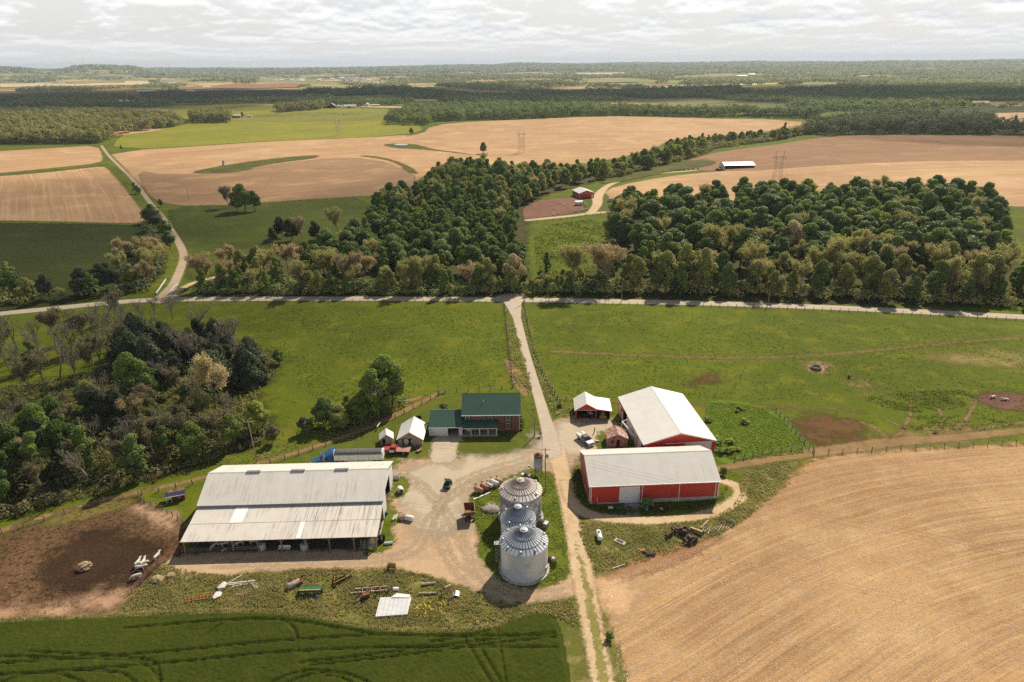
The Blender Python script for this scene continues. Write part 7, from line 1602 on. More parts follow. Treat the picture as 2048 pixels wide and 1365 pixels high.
# ---- clumps in the left middle distance
for px, H_, lf, k, w_, lb in (((490, 424), 19, L_mid, 'broad', 1.1, 'largest tree of the clump at the foot of the brown field'), ((511, 423), 14, L_dark, 'broad', 1.1, 'dark tree at the right of the clump below the brown field'), ((474, 424), 13, L_dark, 'broad', 1.1, 'dark tree in front of the clump below the brown field'), ((458, 416), 15, L_brush, 'bud', 1., 'sparse leafless tree at the left of the clump below the brown field'),
                    ((606, 482), 13.5, L_pink, 'bud', 1.1, 'pinkish budding tree in the cedar clump of the green pasture'), ((678, 474), 17, L_olive, 'bud', 1., 'pale olive tree standing alone in the green pasture'), ((566, 474), 12, L_cedar, 'broad', 1.1, 'dark left tree of the cedar clump in the green pasture'), ((585, 482), 12.5, L_cedar, 'broad', 1.15, 'dark middle tree of the cedar clump in the green pasture'), ((630, 480), 11, L_cedar, 'broad', 1., 'dark right tree of the cedar clump in the green pasture'), ((545, 484), 8, L_cedar, 'broad', 1., 'low dark tree left of the cedar clump'), ((660, 499), 11, L_mid, 'oval', 1.1, 'green tree before the pale olive tree of the pasture'),
                    ((302, 446), 12, L_dark, 'broad', 1.2, 'dark tree beside the rural road, upper'), ((314, 460), 12, L_cedar, 'broad', 1.2, 'dark tree beside the rural road, second from top'), ((331, 478), 11, L_mid, 'broad', 1.2, 'green tree beside the rural road, middle'), ((340, 498), 10, L_dark, 'broad', 1.2, 'dark tree beside the rural road, lower'), ((272, 388), 9, L_dark, 'oval', 1., 'round dark tree at the corner of the stubble by the rural road'), ((278, 388), 6, L_mid, 'broad', 1., 'green bush tree at the corner of the stubble by the rural road'), ((322, 415), 6, L_dark, 'broad', 1., 'dark bush at the pasture corner by the rural road')):
    q = at(*px); tree(k, q.x, q.y, H_, lb, None, lf, w_)
for k, (a, b_) in enumerate(((250, 535), (270, 528), (285, 540), (300, 525), (315, 530), (240, 560), (225, 575), (200, 580), (180, 590), (270, 570), (295, 575), (310, 560), (330, 545), (165, 592), (20, 560), (8, 585), (35, 590), (-15, 570), (-30, 595), (60, 598), (100, 600))):
    u = g_.random(); q = at(a, b_)
    if u < .4: tree('bud', q.x, q.y, g_.uniform(11, 15), 'pinkish or tan budding tree left of the little bridge', 'budding trees left of the bridge', g_.choice((L_pink, L_tan)))
    elif u < .75: tree('broad', q.x, q.y, g_.uniform(9, 13), 'dark bushy tree left of the little bridge', 'dark trees left of the bridge', g_.choice((L_dark, L_cedar)), 1.)
    else: tree('broad', q.x, q.y, g_.uniform(8, 12), 'olive bushy tree left of the little bridge', 'olive trees left of the bridge', L_olive, 1.)
# ---- the near wood on the left
C1 = scatter([(-180, 860), (0, 850), (120, 830), (240, 800), (330, 770), (430, 790), (500, 830), (520, 875), (440, 905), (330, 935), (200, 968), (60, 1008), (-180, 1060)], 7.8, 7)
for x, y in C1:
    u = g_.random()
    if u < .22: tree('broad', x, y, g_.uniform(9, 14.5), 'green leafy tree in the front of the near left wood', 'green trees of the near left wood', g_.choice((L_mid, L_deep)), g_.uniform(.75, 1.05))
    elif u < .48: tree(g_.choice(('broad', 'oval')), x, y, g_.uniform(9, 13), 'dark bushy tree in the front of the near left wood', 'dark trees of the near left wood', g_.choice((L_dark, L_deep, L_cedar)), g_.uniform(.8, 1.05))
    elif u < .74: tree('bud', x, y, g_.uniform(8, 12), 'brown twiggy tree in the front of the near left wood', 'twiggy trees of the near left wood', L_brush)
    elif u < .88: tree('bare', x, y, g_.uniform(9, 13), 'leafless grey tree in the front of the near left wood', 'leafless trees of the near left wood', L_brush)
    else: tree('bud', x, y, g_.uniform(8, 12), 'olive budding tree in the front of the near left wood', 'olive trees of the near left wood', g_.choice((L_olive, L_pink)))
C2 = scatter([(230, 700), (330, 682), (420, 690), (500, 712), (552, 735), (520, 770), (480, 790), (400, 775), (300, 760), (240, 745)], 6.0, 8)
for x, y in C2:
    u = g_.random()
    if u < .45: tree('cedar', x, y, g_.uniform(9, 14), 'dark pointed cedar at the back of the near left wood', 'cedars of the near left wood', L_cedar, 1.15)
    elif u < .7: tree('bare', x, y, g_.uniform(11, 15), 'bare tree among the cedars of the near left wood', 'bare trees among the cedars', L_brush)
    else: tree('broad', x, y, g_.uniform(8, 11), 'dark round tree among the cedars of the near left wood', 'dark trees among the cedars', L_cedar, .85)
for k, (a, b_, H_) in enumerate(((18, 740, 13), (55, 745, 10), (100, 730, 12), (128, 725, 13), (145, 715, 11), (175, 700, 12), (195, 690, 11), (225, 690, 12), (205, 735, 10), (160, 770, 11), (60, 790, 11), (250, 665, 10), (290, 655, 10), (-20, 750, 11), (90, 780, 12), (0, 790, 10), (310, 640, 9), (345, 640, 8), (35, 700, 12), (78, 705, 11), (112, 690, 12), (150, 680, 11), (185, 665, 11), (215, 655, 11), (120, 760, 12), (190, 755, 12), (225, 730, 12), (10, 690, 11), (-30, 710, 12), (265, 690, 11), (240, 640, 10))):
    q = at(a, b_); tree('bare' if k % 5 else 'bud', q.x, q.y, H_*1.12, 'thin bare tree on the grass behind the near left wood', 'bare trees behind the near left wood', L_brush)
for px, H_, lf, k, w_, lb in (((283, 815), 17, L_mid, 'broad', .8, 'tall leaning green tree in the middle of the near left wood'), ((432, 838), 19.5, L_yel, 'bud', .82, 'bright yellow-tan budding tree in the near left wood'), ((515, 872), 10, L_bright, 'broad', 1.1, 'spreading bright green tree at the right of the near left wood'), ((470, 895), 10, L_mid, 'broad', .95, 'bushy green tree at the edge above the cattle track'), ((545, 888), 5.5, L_brush, 'broad', 1., 'brownish bush right of the utility pole'), ((275, 960), 12, L_dark, 'oval', 1.2, 'dark green tree at the lower edge of the near left wood'), ((560, 728), 5.5, L_dark, 'broad', 1.1, 'low dark bush at the right end of the cedars'), ((70, 740), 10, L_dark, 'oval', 1., 'dark vine-covered tree at the left of the near left wood'), ((175, 950), 13, L_mid, 'oval', 1.1, 'green tree near the lower edge of the near left wood'), ((80, 960), 13, L_mid, 'oval', 1.1, 'green tree far left in the near left wood')):
    q = at(*px); tree(k, q.x, q.y, H_, lb, None, lf, w_)
# ---- trees and shrubs round the farmhouse
for px, H_, lf, k, w_, lb in (((783, 820), 16.5, L_mid, 'broad', .98, 'right half of the big green tree pair behind the sheds'), ((754, 828), 14.5, L_mid, 'broad', .98, 'left half of the big green tree pair behind the sheds'), ((757, 836), 11, L_brush, 'bare', 1., 'bare grey tree in front of the big green tree pair'), ((648, 852), 9, L_dark, 'broad', 1.05, 'dark round tree left of the shrubs behind the sheds'), ((682, 858), 7, L_olive, 'broad', 1.2, 'olive shrub tree between the dark round tree and the big pair'), ((718, 846), 8, L_mid, 'broad', 1.15, 'green shrub tree beside the big green tree pair'), ((612, 866), 5, L_brush, 'broad', 1.15, 'low brown bush at the left end of the row behind the sheds'), ((700, 830), 6.5, L_olive, 'bud', 1., 'sparse tan tree behind the shrubs of the row')):
    q = at(*px); tree(k, q.x, q.y, H_, lb, None, lf, w_)
for px, H_, lf, lb in (((887, 822), 2.4, L_dark, 'dark shrub behind the white garage'), ((1041, 838), 1.6, L_mid, 'garden shrub at the back of the brick gable'), ((1043, 848), 1.8, L_mid, 'garden shrub in the middle of the brick gable'), ((1043, 858), 1.6, L_dark, 'garden shrub at the front of the brick gable'), ((1294, 1016), 2.6, L_dark, 'dark shrub right of the white overhead door'), ((1218, 1280), 1.6, L_mid, 'green bush at the edge of the near stubble'), ((1110, 1130), 1.5, L_mid, 'bush at the right foot of the nearest grain bin'), ((1010, 1060), 1.6, L_mid, 'bush left of the narrow grain bin'), ((1445, 950), 2.0, L_mid, 'bush at the right end of the red shed'), ((1118, 815), 1.4, L_mid, 'weedy bush beside the driveway fence')):
    q = at(*px); tree('shrub', q.x, q.y, H_, lb, None, lf, 1.)
for k in range(14):
    a = k/25; px = 1405+a*75 if k % 2 else 1432+a*60; q = at(1408+g_.random()*80, 800+g_.random()*110) if k < 6 else at(1425+g_.random()*50, 880+g_.random()*35)
    tree('shrub', q.x, q.y, g_.uniform(.8, 1.5), 'rank green shrub beside the white-roofed back shed', 'rank shrubs by the back shed', g_.choice((L_mid, L_bright)), 1.7)
for k in range(24):
    q = at(g_.uniform(1075, 1230), g_.uniform(545, 588)); tree('shrub', q.x, q.y, g_.uniform(1.6, 3.4), 'bush in the clearing between the woods', 'bushes of the clearing', g_.choice((L_mid, L_dark, L_olive)), 1.)
plant_all()

# ---- woodland beyond: masses nobody could count
def massed(name, pts, H, rx, per, size, label, seed, mats=(L_mid, L_olive), tone=None, sq=.8):
    rg = np.random.default_rng(seed); n = len(pts); H = np.broadcast_to(H, n)*rg.uniform(.6, 1.25, n); rx = np.broadcast_to(rx, n)*rg.uniform(.7, 1.25, n)
    k = np.repeat(np.arange(n), per); m = len(k); d = rg.normal(size=(m, 3)); d[:, 2] = np.abs(d[:, 2])*1.1-.35; d /= np.linalg.norm(d, axis=1)[:, None]
    lump = 1+.18*np.sin(d[:, 0]*5+k*1.3)*np.sin(d[:, 1]*5+k*2.1)+.12*np.sin(d[:, 2]*7+k)
    z0 = hgt(pts[:, 0], pts[:, 1])
    C = np.column_stack([pts[k, 0]+d[:, 0]*rx[k]*lump, pts[k, 1]+d[:, 1]*rx[k]*lump, z0[k]+H[k]*.55+d[:, 2]*H[k]*.46*lump])
    N = d*.8+rg.normal(0, .28, (m, 3)); N[:, 2] += .5; N /= np.linalg.norm(N, axis=1)[:, None]
    V, F = cards(C, N, size*rg.uniform(.6, 1.3, m), rg)
    tint = rg.random(n) if tone is None else np.clip(tone+rg.normal(0, .22, n), 0, 1)
    me = np_mesh(name, V, F, {'tint': np.repeat(tint[k], 4)}, mats); o = link(bpy.data.objects.new(name, me)); tag(o, label, 'woodland', None, 'stuff'); return o
LM_warm = leafmat('massed_warm', (.052, .062, .018), (.135, .122, .042), .25, tint=True)
LM_green = leafmat('massed_green', (.034, .054, .018), (.10, .112, .034), .25, tint=True)
LM_dark = leafmat('massed_dark', (.030, .042, .018), (.070, .074, .030), .22, tint=True)
LM_far = leafmat('massed_hazed', (.052, .066, .038), (.135, .142, .074), .2, tint=True)  # lightened grey-olive, with distance haze put into the leaf colour
wl = scatter([(-200, 292), (0, 288), (205, 287), (226, 272), (300, 262), (366, 252), (352, 240), (250, 232), (120, 228), (0, 228), (-200, 230)], 12.5, 11)
massed('woodland', wl, 15, 6.4, 190, .95, 'warm green wood at the left beyond the stubble fields', 12, LM_warm)
massed('woodland', scatter([(384, 247), (458, 247), (462, 238), (440, 232), (384, 238)], 10, 13), 17, 6, 170, 1., 'rounded clump of trees left of the grey field barn', 14, LM_warm)
massed('woodland', scatter([(562, 226), (640, 220), (650, 214), (580, 217), (550, 222)], 10, 15), 15, 6, 110, 1.1, 'tree belt left of the far farmstead', 16, LM_warm)
massed('woodland', scatter([(640, 213), (800, 213), (800, 210), (640, 210)], 14, 17), 14, 7, 60, 1.4, 'tree line behind the far farmstead', 18, LM_green)
massed('woodland', scatter([(772, 250), (850, 251), (866, 244), (960, 241), (1100, 236), (1300, 233), (1480, 234), (1640, 238), (1640, 232), (1440, 228), (1200, 222), (1000, 218), (820, 222), (776, 242)], 12.5, 19), 16, 6.8, 150, 1.05, 'long wood bordering the upper pale field', 20, LM_green)
massed('woodland', scatter([(1610, 268), (1660, 272), (1800, 270), (2000, 270), (2110, 272), (2110, 264), (2000, 262), (1990, 248), (1850, 238), (1740, 238), (1660, 252)], 12, 21), 16, 6.8, 165, 1.0, 'dense dark wood above the tilled field at right', 22, LM_dark)
massed('woodland', scatter([(1540, 275), (1620, 270), (1660, 262), (1600, 262)], 9, 23), 9, 5, 90, .9, 'bushy strip joining the hedge to the upper right wood', 24, LM_warm)
massed('shrubs', scatter([(2000, 272), (2140, 274), (2140, 268), (2000, 266)], 8, 25), 6, 5, 70, .8, 'low scrub right of the upper right wood', 26, LM_warm)
# the open sea of trees: woods between far fields, thinning by a patchwork
CLEAR = [chaikin(w2(p), 1) for p in ([(-300, 180), (300, 175), (300, 165), (-300, 168)], [(240, 169), (300, 168), (300, 163), (240, 163)], [(-300, 197), (120, 193), (330, 190), (330, 180), (-300, 186)], [(330, 184), (480, 179), (610, 177), (600, 167), (400, 171)], [(270, 209), (420, 206), (560, 203), (700, 193), (620, 186), (500, 179), (280, 184)], [(700, 205), (800, 200), (780, 185), (640, 195)], [(515, 170), (700, 169), (790, 171), (780, 157), (515, 157)], [(1140, 154), (1255, 152), (1250, 145), (1145, 146)], [(1155, 169), (1285, 166), (1280, 157), (1175, 158)], [(1275, 182), (1440, 179), (1500, 168), (1290, 173)], [(1290, 161), (1520, 157), (1560, 149), (1380, 151)], [(1436, 201), (1508, 204), (1514, 191), (1466, 188)], [(1478, 186), (1580, 188), (1566, 172), (1484, 173)], [(1480, 234), (1645, 234), (1625, 217), (1495, 217)], [(1880, 217), (2200, 218), (2200, 203), (1885, 206)], [(1985, 248), (2200, 250), (2200, 221), (1992, 223)], [(1985, 177), (2140, 177), (2140, 170), (1990, 171)], [(1720, 155), (1775, 155), (1775, 152), (1720, 152)], [(300, 232), (560, 226), (810, 216), (812, 211), (560, 207), (300, 209)])]
def sea(y0, y1, sp, H, rx, per, size, seed, mat, label, thr=-.15, grow=0.):
    rg = np.random.default_rng(seed); xs = []
    y = y0
    while y < y1:
        s = sp*(1+grow*(y-y0)/max(y1-y0, 1)); w = y*.86+260; n = int(2*w/s); x = (np.arange(n)-n/2)*s+rg.uniform(-.45, .45, n)*s; xs.append(np.column_stack([x, y+rg.uniform(-.45, .45, n)*s])); y += s
    A = np.vstack(xs); x, y = A[:, 0], A[:, 1]
    m = .5*np.sin(x/900+2)*np.sin(y/700)+np.sin(x/310+1.1)*np.sin(y/420+.5)+.7*np.sin(x/170-y/260+2)+.6*np.sin(x/93+y/140)+.35*np.sin(x/47-y/61)
    bias = sst(200, 1400, x)*.9 - sst(0, 1500, -x)*sst(2000, 3500, y)*.35
    keep = m+bias > thr
    keep &= ~((y < 1790) & (x < 430+.0*y))
    for P in CLEAR: keep &= ~inside(A, P)
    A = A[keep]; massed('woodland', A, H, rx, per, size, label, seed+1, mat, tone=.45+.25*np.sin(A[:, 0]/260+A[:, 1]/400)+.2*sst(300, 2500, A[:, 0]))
    return len(A)
ns = [sea(1400, 2600, 13.5, 13, 7, 34, 1.9, 41, LM_green, 'woods in the valley behind the first fields', -.55),
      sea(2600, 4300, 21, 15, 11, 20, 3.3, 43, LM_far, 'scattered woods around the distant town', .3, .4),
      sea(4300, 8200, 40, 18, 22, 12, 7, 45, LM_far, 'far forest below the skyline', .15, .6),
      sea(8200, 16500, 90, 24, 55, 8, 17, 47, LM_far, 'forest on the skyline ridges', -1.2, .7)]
print('SEA', ns)

# ---- thickets under the wood edges
def ug(poly, sp, H, rx, per, size, label, seed, m): massed('thicket', scatter(poly, sp, seed), H, rx, per, size, label, seed+1, m)
ug([(1130, 586), (1400, 593), (1600, 599), (1750, 605), (1900, 613), (2140, 622), (2140, 575), (1900, 590), (1600, 584), (1300, 577), (1140, 573)], 4.6, 4.2, 2.7, 90, .42, 'thicket along the road under the right wood', 61, LM_warm)
ug([(385, 592), (700, 592), (1062, 593), (1066, 575), (800, 574), (560, 570), (420, 574)], 4.4, 4.0, 2.6, 90, .42, 'thicket along the road under the middle wood', 63, LM_green)
ug([(1062, 589), (1066, 577), (1150, 569), (1236, 563), (1240, 592), (1150, 590)], 3.8, 4., 2.6, 90, .42, 'thicket along the road below the clearing', 81, LM_green)
ug([(1228, 520), (1240, 430), (1222, 420), (1216, 470), (1210, 530)], 5, 5, 3, 90, .5, 'thicket at the clearing edge of the right wood', 65, LM_dark)
ug([(1200, 362), (1290, 340), (1400, 312), (1430, 298), (1600, 272), (1650, 262), (1640, 258), (1560, 272), (1400, 292), (1300, 318), (1190, 340)], 6.5, 5, 4, 80, .75, 'bushes filling the hedges between the pale fields', 67, LM_warm)
ug([(150, 600), (230, 590), (300, 580), (322, 552), (332, 520), (345, 470), (318, 440), (290, 440), (300, 500), (280, 530), (230, 550), (150, 585)], 5, 4.5, 3, 80, .5, 'thicket along the stream left of the little bridge', 69, LM_dark)
ug([(-40, 615), (100, 606), (140, 600), (60, 590), (-40, 585)], 5, 4, 3, 80, .5, 'thicket at the far left of the road', 71, LM_warm)
ug([(-180, 900), (120, 870), (330, 830), (480, 850), (530, 880), (440, 920), (330, 950), (200, 982), (60, 1022), (-180, 1080)], 4.4, 2.2, 2.0, 110, .3, 'brushy undergrowth along the front of the near left wood', 73, leafmat('massed_brush', (.032, .036, .014), (.075, .065, .03), .25, tint=True))
ug([(605, 868), (650, 856), (720, 848), (800, 818), (815, 810), (800, 800), (740, 828), (650, 846), (605, 858)], 3, 2.6, 1.9, 110, .28, 'shrubs under the trees behind the sheds', 75, LM_green)
# ---- grass tufts and weeds
def tufts(name, pts, h, w, blades, m, label, seed, lean=.45, tone=None, kind='stuff'):
    rg = np.random.default_rng(seed); n = len(pts); k = np.repeat(np.arange(n), blades); q = len(k); a = rg.uniform(0, 2*math.pi, q); sc = np.repeat(rg.uniform(.6, 1.3, n), blades)
    bx = pts[k, 0]+rg.normal(0, w*.8, q)*sc; by = pts[k, 1]+rg.normal(0, w*.8, q)*sc; bz = hgt(bx, by); hh = h*sc*rg.uniform(.5, 1.15, q); l = lean*hh*rg.uniform(.2, 1.3, q); ta = rg.uniform(0, 2*math.pi, q)
    c, s = np.cos(a)*w*.5, np.sin(a)*w*.5; tx, ty = np.cos(ta)*l, np.sin(ta)*l
    V = np.stack([np.column_stack([bx-c, by-s, bz]), np.column_stack([bx+c, by+s, bz]), np.column_stack([bx+c*.7+tx, by+s*.7+ty, bz+hh]), np.column_stack([bx-c*.7+tx, by-s*.7+ty, bz+hh])], 1).reshape(-1, 3)
    t = np.repeat(rg.random(n), blades) if tone is None else np.clip(np.repeat(tone+rg.normal(0, .2, n), blades), 0, 1)
    me = np_mesh(name, V, np.arange(4*q).reshape(q, 4), {'tint': np.repeat(t, 4)}, m); o = link(bpy.data.objects.new(name, me)); tag(o, label, 'grass' if 'grass' in name else 'weeds', None, kind)
def rpts(poly, n, seed, clump=None):
    P = chaikin(w2(poly), 1); rg = np.random.default_rng(seed); A = np.column_stack([rg.uniform(P[:, 0].min(), P[:, 0].max(), n*3), rg.uniform(P[:, 1].min(), P[:, 1].max(), n*3)]); A = A[inside(A, P)]
    if clump:
        f = np.sin(A[:, 0]/clump+1)*np.sin(A[:, 1]/clump*1.3+.5)+.6*np.sin(A[:, 0]/clump*2.3+A[:, 1]/clump*1.7); A = A[f+rg.normal(0, .8, len(A)) > -.1]
    return A[:n]
T_weed = leafmat('weed_blade', (.10, .125, .026), (.30, .25, .115), .4, .8, .05, tint=True, k=1.8)
T_green = leafmat('grass_blade', (.085, .125, .018), (.16, .185, .034), .4, .8, .05, tint=True, k=1.9)
T_dark = leafmat('coarse_grass_blade', (.06, .09, .015), (.12, .14, .028), .4, .8, .05, tint=True, k=1.8)
T_flow = leafmat('yellow_flower', (.55, .42, .03), (.62, .5, .05), .2, .8, .1, tint=True)
weedy = [(236, 1222), (275, 1180), (322, 1134), (345, 1128), (420, 1154), (560, 1142), (720, 1138), (800, 1138), (870, 1156), (960, 1186), (985, 1215), (1080, 1206), (1150, 1196), (1160, 1260), (1112, 1232), (1060, 1230), (960, 1266), (800, 1266), (600, 1234), (300, 1232)]
tufts('weeds', rpts(weedy, 17000, 1, 3.1), .36, .11, 5, T_weed, 'tall mixed weeds around the old machinery above the wheat', 2)
tufts('grass', rpts([(-100, 1252), (0, 1240), (150, 1236), (310, 1226), (454, 1221), (560, 1223), (670, 1240), (750, 1256), (868, 1262), (960, 1258), (1020, 1236), (1080, 1218), (1110, 1228), (1060, 1236), (960, 1268), (860, 1272), (745, 1266), (660, 1250), (560, 1233), (454, 1231), (310, 1238), (0, 1252)], 7000, 3), .5, .16, 5, T_weed, 'tall grass along the upper edge of the wheat', 4)
tufts('flowers', rpts([(820, 1205), (880, 1200), (905, 1225), (860, 1240), (815, 1230)], 40, 5), .6, .1, 2, T_flow, 'yellow flowers in the weeds right of the tin roof', 6)
tufts('weeds', rpts([(1150, 1046), (1180, 1044), (1300, 1050), (1420, 1040), (1480, 1004), (1478, 950), (1520, 930), (1590, 918), (1560, 980), (1500, 1036), (1420, 1080), (1310, 1118), (1200, 1150), (1180, 1120)], 12000, 7, 2.7), .32, .11, 5, T_weed, 'rough weeds below the red shed', 8, tone=.25)
tufts('grass', rpts([(1405, 805), (1470, 805), (1550, 824), (1622, 905), (1560, 912), (1450, 925), (1430, 880)], 6500, 9), .3, .12, 4, T_green, 'rank bright grass beside the back shed', 10)
tufts('grass', rpts([(948, 990), (1060, 942), (1090, 945), (1108, 965), (1122, 1030), (1136, 1107), (1136, 1135), (1120, 1156), (1080, 1172), (1000, 1160), (975, 1120), (962, 1075), (950, 1035)], 3800, 11, 2.2), .32, .14, 4, T_green, 'uneven grass around the grain bins', 12)
tufts('grass', rpts([(1140, 945), (1160, 940), (1182, 1012), (1300, 1016), (1430, 1006), (1460, 965), (1440, 1012), (1290, 1032), (1200, 1028), (1158, 1008)], 1800, 13), .4, .15, 4, T_dark, 'uneven grass around the red shed', 14)
tufts('grass', np.vstack([rpts([(1040, 612), (1052, 612), (1066, 690), (1092, 755), (1122, 810), (1148, 818), (1120, 838), (1098, 815), (1078, 755), (1056, 690)], 2200, 15, 3), rpts([(1010, 625), (1030, 650), (1044, 700), (1058, 745), (1066, 790), (1034, 780), (1020, 735)], 1200, 16, 3)]), .5, .2, 4, T_weed, 'rough verge grass on both sides of the driveway', 17, tone=.2)
tufts('grass', rpts([(1052, 615), (1400, 625), (1700, 640), (2100, 665), (2150, 860), (1760, 800), (1500, 800), (1240, 800), (1125, 800), (1090, 740)], 5200, 18, 11), .26, .22, 4, T_dark, 'dark grass clumps dotting the right pasture', 19)
tufts('grass', rpts([(430, 612), (1005, 612), (1016, 700), (1022, 772), (890, 782), (820, 815), (600, 800), (580, 720), (520, 680)], 4200, 20, 9), .26, .22, 4, T_dark, 'dark grass clumps dotting the left pasture', 21)
tufts('weeds', rpts([(1720, 796), (1800, 786), (1880, 780), (1950, 784), (1960, 800), (1900, 822), (1820, 826), (1760, 812)], 800, 33, 3.4), .32, .3, 4, T_dark, 'coarse weeds in the rough patch of the right pasture', 34)
tufts('weeds', rpts([(1800, 830), (1950, 830), (2060, 850), (1900, 868), (1800, 856)], 220, 35, 3), .3, .3, 5, T_dark, 'coarse weeds by the cattle trails of the right pasture', 36)
tufts('grass', rpts([(1066, 455), (1215, 435), (1225, 520), (1150, 570), (1075, 560)], 1500, 22, 8), .7, .5, 4, T_dark, 'coarse grass clumps in the clearing', 23)
tufts('weeds', rpts([(0, 1072), (130, 1030), (270, 995), (300, 1020), (340, 1060), (330, 1120), (260, 1178), (120, 1230), (0, 1236)], 1500, 24, 5), .14, .2, 3, leafmat('mud_weed', (.05, .045, .015), (.08, .06, .03), .2, .9, .05, tint=True), 'low weeds in the trampled mud lot', 25, tone=.3)
tufts('weeds', rpts([(-60, 1062), (120, 1015), (300, 968), (500, 925), (700, 872), (830, 808), (815, 800), (700, 858), (480, 905), (250, 980), (0, 1045)], 4200, 26, 4), .38, .18, 4, T_weed, 'rough grass along the cattle track', 27, tone=.3)
tufts('grass', rpts([(-150, 790), (60, 770), (200, 740), (330, 690), (520, 690), (560, 730), (500, 800), (550, 850), (500, 890), (380, 935), (200, 985), (0, 1040), (-200, 1090)], 9000, 28), .8, .4, 4, leafmat('undergrowth', (.045, .065, .014), (.12, .11, .04), .3, .8, .1, tint=True), 'mixed undergrowth of the near left wood', 29)
# pale straw litter scattered over the near stubble
def straw():
    A = rpts([(2048, 895), (1900, 900), (1740, 906), (1640, 918), (1580, 970), (1470, 1058), (1370, 1108), (1250, 1145), (1205, 1172), (1225, 1300), (1250, 1400), (2048, 1400), (2300, 1100)], 60000, 30); rg = np.random.default_rng(31); n = len(A)
    N = np.column_stack([rg.normal(0, .14, n), rg.normal(0, .14, n), np.ones(n)]); N /= np.linalg.norm(N, axis=1)[:, None]
    V, F = cards(np.column_stack([A, rg.uniform(.035, .06, n)]), N, rg.uniform(.05, .16, n), rg, .5)
    me = np_mesh('straw', V, F, {'tint': np.repeat(rg.random(n)**2, 4)}, leafmat('straw_bits', (.36, .25, .14), (.74, .64, .50), .1, .9, .1, tint=True, k=1.)); tag(link(bpy.data.objects.new('straw', me)), 'straw litter strewn over the near stubble field', 'straw', None, 'stuff')
straw()
# ================================================================ SKY, SUN, AIR, CAMERA
def world():
    w = bpy.data.worlds.new('World'); SC.world = w; w.use_nodes = True; t = w.node_tree; t.nodes.clear()
    def N(ty, **k):
        x = t.nodes.new(ty)
        for a, b in k.items(): setattr(x, a, b)
        return x
    def M(op, a, b=0., clamp=False):
        x = N('ShaderNodeMath', operation=op, use_clamp=clamp)
        for i, v in enumerate((a, b)):
            if isinstance(v, bpy.types.NodeSocket): t.links.new(v, x.inputs[i])
            else: x.inputs[i].default_value = v
        return x.outputs[0]
    sky = N('ShaderNodeTexSky', sky_type='NISHITA'); sky.sun_disc = False; sky.sun_elevation = SUN_EL; sky.sun_rotation = SUN_AZ; sky.air_density = 1.3; sky.dust_density = 2.5; sky.altitude = 300
    tc = N('ShaderNodeTexCoord'); s = N('ShaderNodeSeparateXYZ'); t.links.new(tc.outputs['Generated'], s.inputs[0])
    z = M('MAXIMUM', s.outputs[2], 0.); zz = M('ADD', z, .022)
    # cloud deck seen in perspective: ground-plan coordinates of a layer, softened towards the horizon
    az = M('ARCTAN2', s.outputs[0], s.outputs[1])
    lv = M('LOGARITHM', zz, 2.)
    c = N('ShaderNodeCombineXYZ'); t.links.new(M('MULTIPLY', az, 13.), c.inputs[0]); t.links.new(M('MULTIPLY', lv, 2.5), c.inputs[1])
    def noise(sc, det, ro, off):
        n = N('ShaderNodeTexNoise'); mp = N('ShaderNodeMapping'); mp.inputs['Location'].default_value = off; t.links.new(c.outputs[0], mp.inputs[0]); t.links.new(mp.outputs[0], n.inputs['Vector'])
        n.inputs['Scale'].default_value = sc; n.inputs['Detail'].default_value = det; n.inputs['Roughness'].default_value = ro; return n.outputs[0]
    def mr(v, a, b):
        x = N('ShaderNodeMapRange', interpolation_type='SMOOTHSTEP'); t.links.new(v, x.inputs[0]); x.inputs[1].default_value = a; x.inputs[2].default_value = b; return x.outputs[0]
    n1 = noise(1.05, 7, .58, (0, 0, 0)); n2 = noise(1.05, 7, .58, (0, -.22, .0)); big = noise(.4, 2, .5, (3, 1, 2))
    cov = mr(M('ADD', n1, M('MULTIPLY', M('SUBTRACT', big, .5), .5)), .40, .56)
    lit = mr(M('SUBTRACT', n1, n2), -.13, .10)          # tops bright, undersides grey
    def mix(f, a, b):
        x = N('ShaderNodeMix', data_type='RGBA')
        for i, v in ((0, f), (6, a), (7, b)):
            if isinstance(v, bpy.types.NodeSocket): t.links.new(v, x.inputs[i])
            else: x.inputs[i].default_value = (*v, 1) if isinstance(v, tuple) else v
        return x.outputs[2]
    K = 1/.05/2**EXPO
    cl = mix(lit, tuple(v*K*CLOUD for v in (.69, .71, .74)), tuple(v*K*CLOUD for v in (.975, .968, .95)))
    veil = mix(.86, sky.outputs[0], tuple(v*K*CLOUD for v in (.83, .825, .81)))
    col = mix(cov, veil, cl)
    low = mr(z, .0, .055); col = mix(low, mix(.25, tuple(v*K*CLOUD for v in (.815, .805, .78)), col), col)
    # high overhead the sky stays the plain sky
    up = mr(z, .12, .4); col = mix(up, col, mix(.3, sky.outputs[0], tuple(v*K*CLOUD for v in (.26, .28, .32))))
    bg = N('ShaderNodeBackground'); t.links.new(col, bg.inputs[0]); bg.inputs[1].default_value = .05
    o = N('ShaderNodeOutputWorld'); t.links.new(bg.outputs[0], o.inputs[0])
DENOISE = False; CLOUD = 1.12; EXPO = .30
world()
S = bpy.data.lights.new('sun', 'SUN'); S.energy = 5.0; S.angle = R(.53); S.color = (1., .895, .74)
so = link(bpy.data.objects.new('sun', S)); d = Vector((math.sin(SUN_AZ)*math.cos(SUN_EL), math.cos(SUN_AZ)*math.cos(SUN_EL), math.sin(SUN_EL)))
so.rotation_euler = d.to_track_quat('Z', 'Y').to_euler(); so.location = d*500

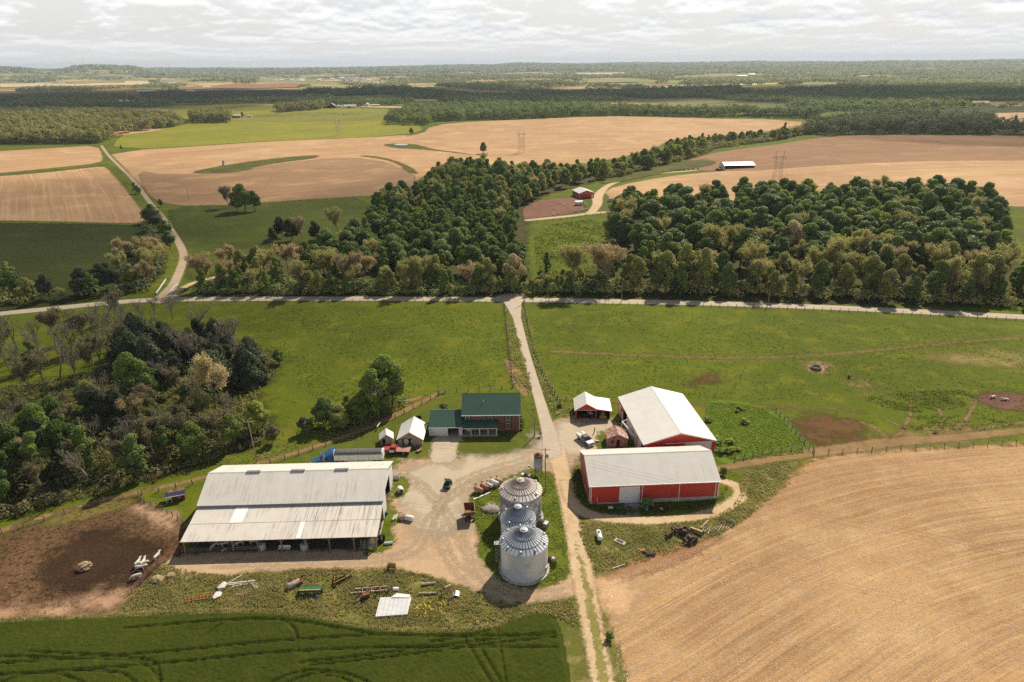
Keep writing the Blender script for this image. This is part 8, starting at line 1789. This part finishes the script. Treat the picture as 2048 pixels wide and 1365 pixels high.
# unseen clouds above the frame, placed to shade the valley and parts of the fields
def clouds():
    t = NT('shade_cloud'); a = t.attr('edge'); p = t.pos()
    n = t.noise(p, .006, 5, .6); al = t.ramp(t.math('ADD', a, t.math('MULTIPLY', t.math('SUBTRACT', n, .5), 1.1)), .0, .75)
    sh = t.bsdf((.85, .85, .86), 1., 0, 0.); tr = t.n('ShaderNodeBsdfTransparent'); mx = t.n('ShaderNodeMixShader')
    t.l(t.math('MULTIPLY', al, t.attr('dens')), mx.inputs[0]); t.l(tr.outputs[0], mx.inputs[1]); t.l(sh, mx.inputs[2]); m = t.end(mx.outputs[0])
    k = 1/math.tan(SUN_EL); Z = 950.
    V, F, E_, D_ = [], [], [], []
    for gx, gy, rx, ry, dens in CLOUDS:
        cx, cy = gx+math.sin(SUN_AZ)*k*Z, gy+math.cos(SUN_AZ)*k*Z; na, nr = 40, 9
        b = len(V)
        for side in (0, 1):
            for j in range(nr+1):
                q = j/nr
                for i in range(na):
                    th = 2*math.pi*i/na; w = 1+.16*math.sin(3*th+gx)+.1*math.sin(5*th+gy)
                    V.append((cx+rx*q*w*math.cos(th), cy+ry*q*w*math.sin(th), Z+(1-q*q)*(140 if side else -25)+(12*math.sin(cx+9*th)*q if side else 0))); E_.append(1-q); D_.append(dens)
        for side in (0, 1):
            o = b+side*(nr+1)*na
            for j in range(nr):
                for i in range(na):
                    f = (o+j*na+i, o+j*na+(i+1) % na, o+(j+1)*na+(i+1) % na, o+(j+1)*na+i); F.append(f if side else tuple(reversed(f)))
    o = link(bpy.data.objects.new('clouds', np_mesh('clouds', np.array(V), np.array(F), {'edge': np.array(E_), 'dens': np.array(D_)}, m))); tag(o, None, None, None, 'structure')
# (ground x, ground y, half width, half depth, density)
CLOUDS = [(-1250, 2560, 2300, 1150, .97), (620, 2250, 1350, 820, .9), (760, 900, 420, 130, .5), (1500, 1850, 800, 330, .85), (-330, 470, 210, 200, .42), (-90, 520, 90, 120, .3), (-150, 225, 150, 75, .38)]  # last thin sheet is added only to dim the left pasture
clouds()

def haze():
    x, y0, y1, z0, z1 = 19500, -300, 24500, -40, 250
    me = MB().box(-x, x, y0, y1, z0, z1).mesh('haze'); t = NT('haze_air'); v = t.n('ShaderNodeVolumePrincipled'); v.inputs['Color'].default_value = (.72, .85, 1., 1); v.inputs['Density'].default_value = 5e-5; v.inputs['Anisotropy'].default_value = .1
    t.l(v.outputs[0], t.out.inputs['Volume']); me.materials.append(t.m); tag(link(bpy.data.objects.new('haze', me)), 'thin pale haze over the open country', 'haze', None, 'stuff')
haze()
cam = bpy.data.cameras.new('camera'); cam.sensor_width = 36; cam.lens = FPX/2048*36; cam.clip_start = 1; cam.clip_end = 60000
co = link(bpy.data.objects.new('camera', cam)); co.matrix_world = Matrix(((_r[0], _u[0], -_f[0], 0), (_r[1], _u[1], -_f[1], 0), (_r[2], _u[2], -_f[2], CAMH), (0, 0, 0, 1))); SC.camera = co
SC.view_settings.view_transform = 'Standard'; SC.view_settings.look = 'None'; SC.view_settings.exposure = EXPO; SC.view_settings.gamma = 1
SC.cycles.max_bounces = 4; SC.cycles.diffuse_bounces = 3; SC.cycles.glossy_bounces = 1; SC.cycles.transmission_bounces = 2; SC.cycles.volume_bounces = 0; SC.cycles.transparent_max_bounces = 16; SC.cycles.sample_clamp_indirect = 4
SC.cycles.use_denoising = DENOISE
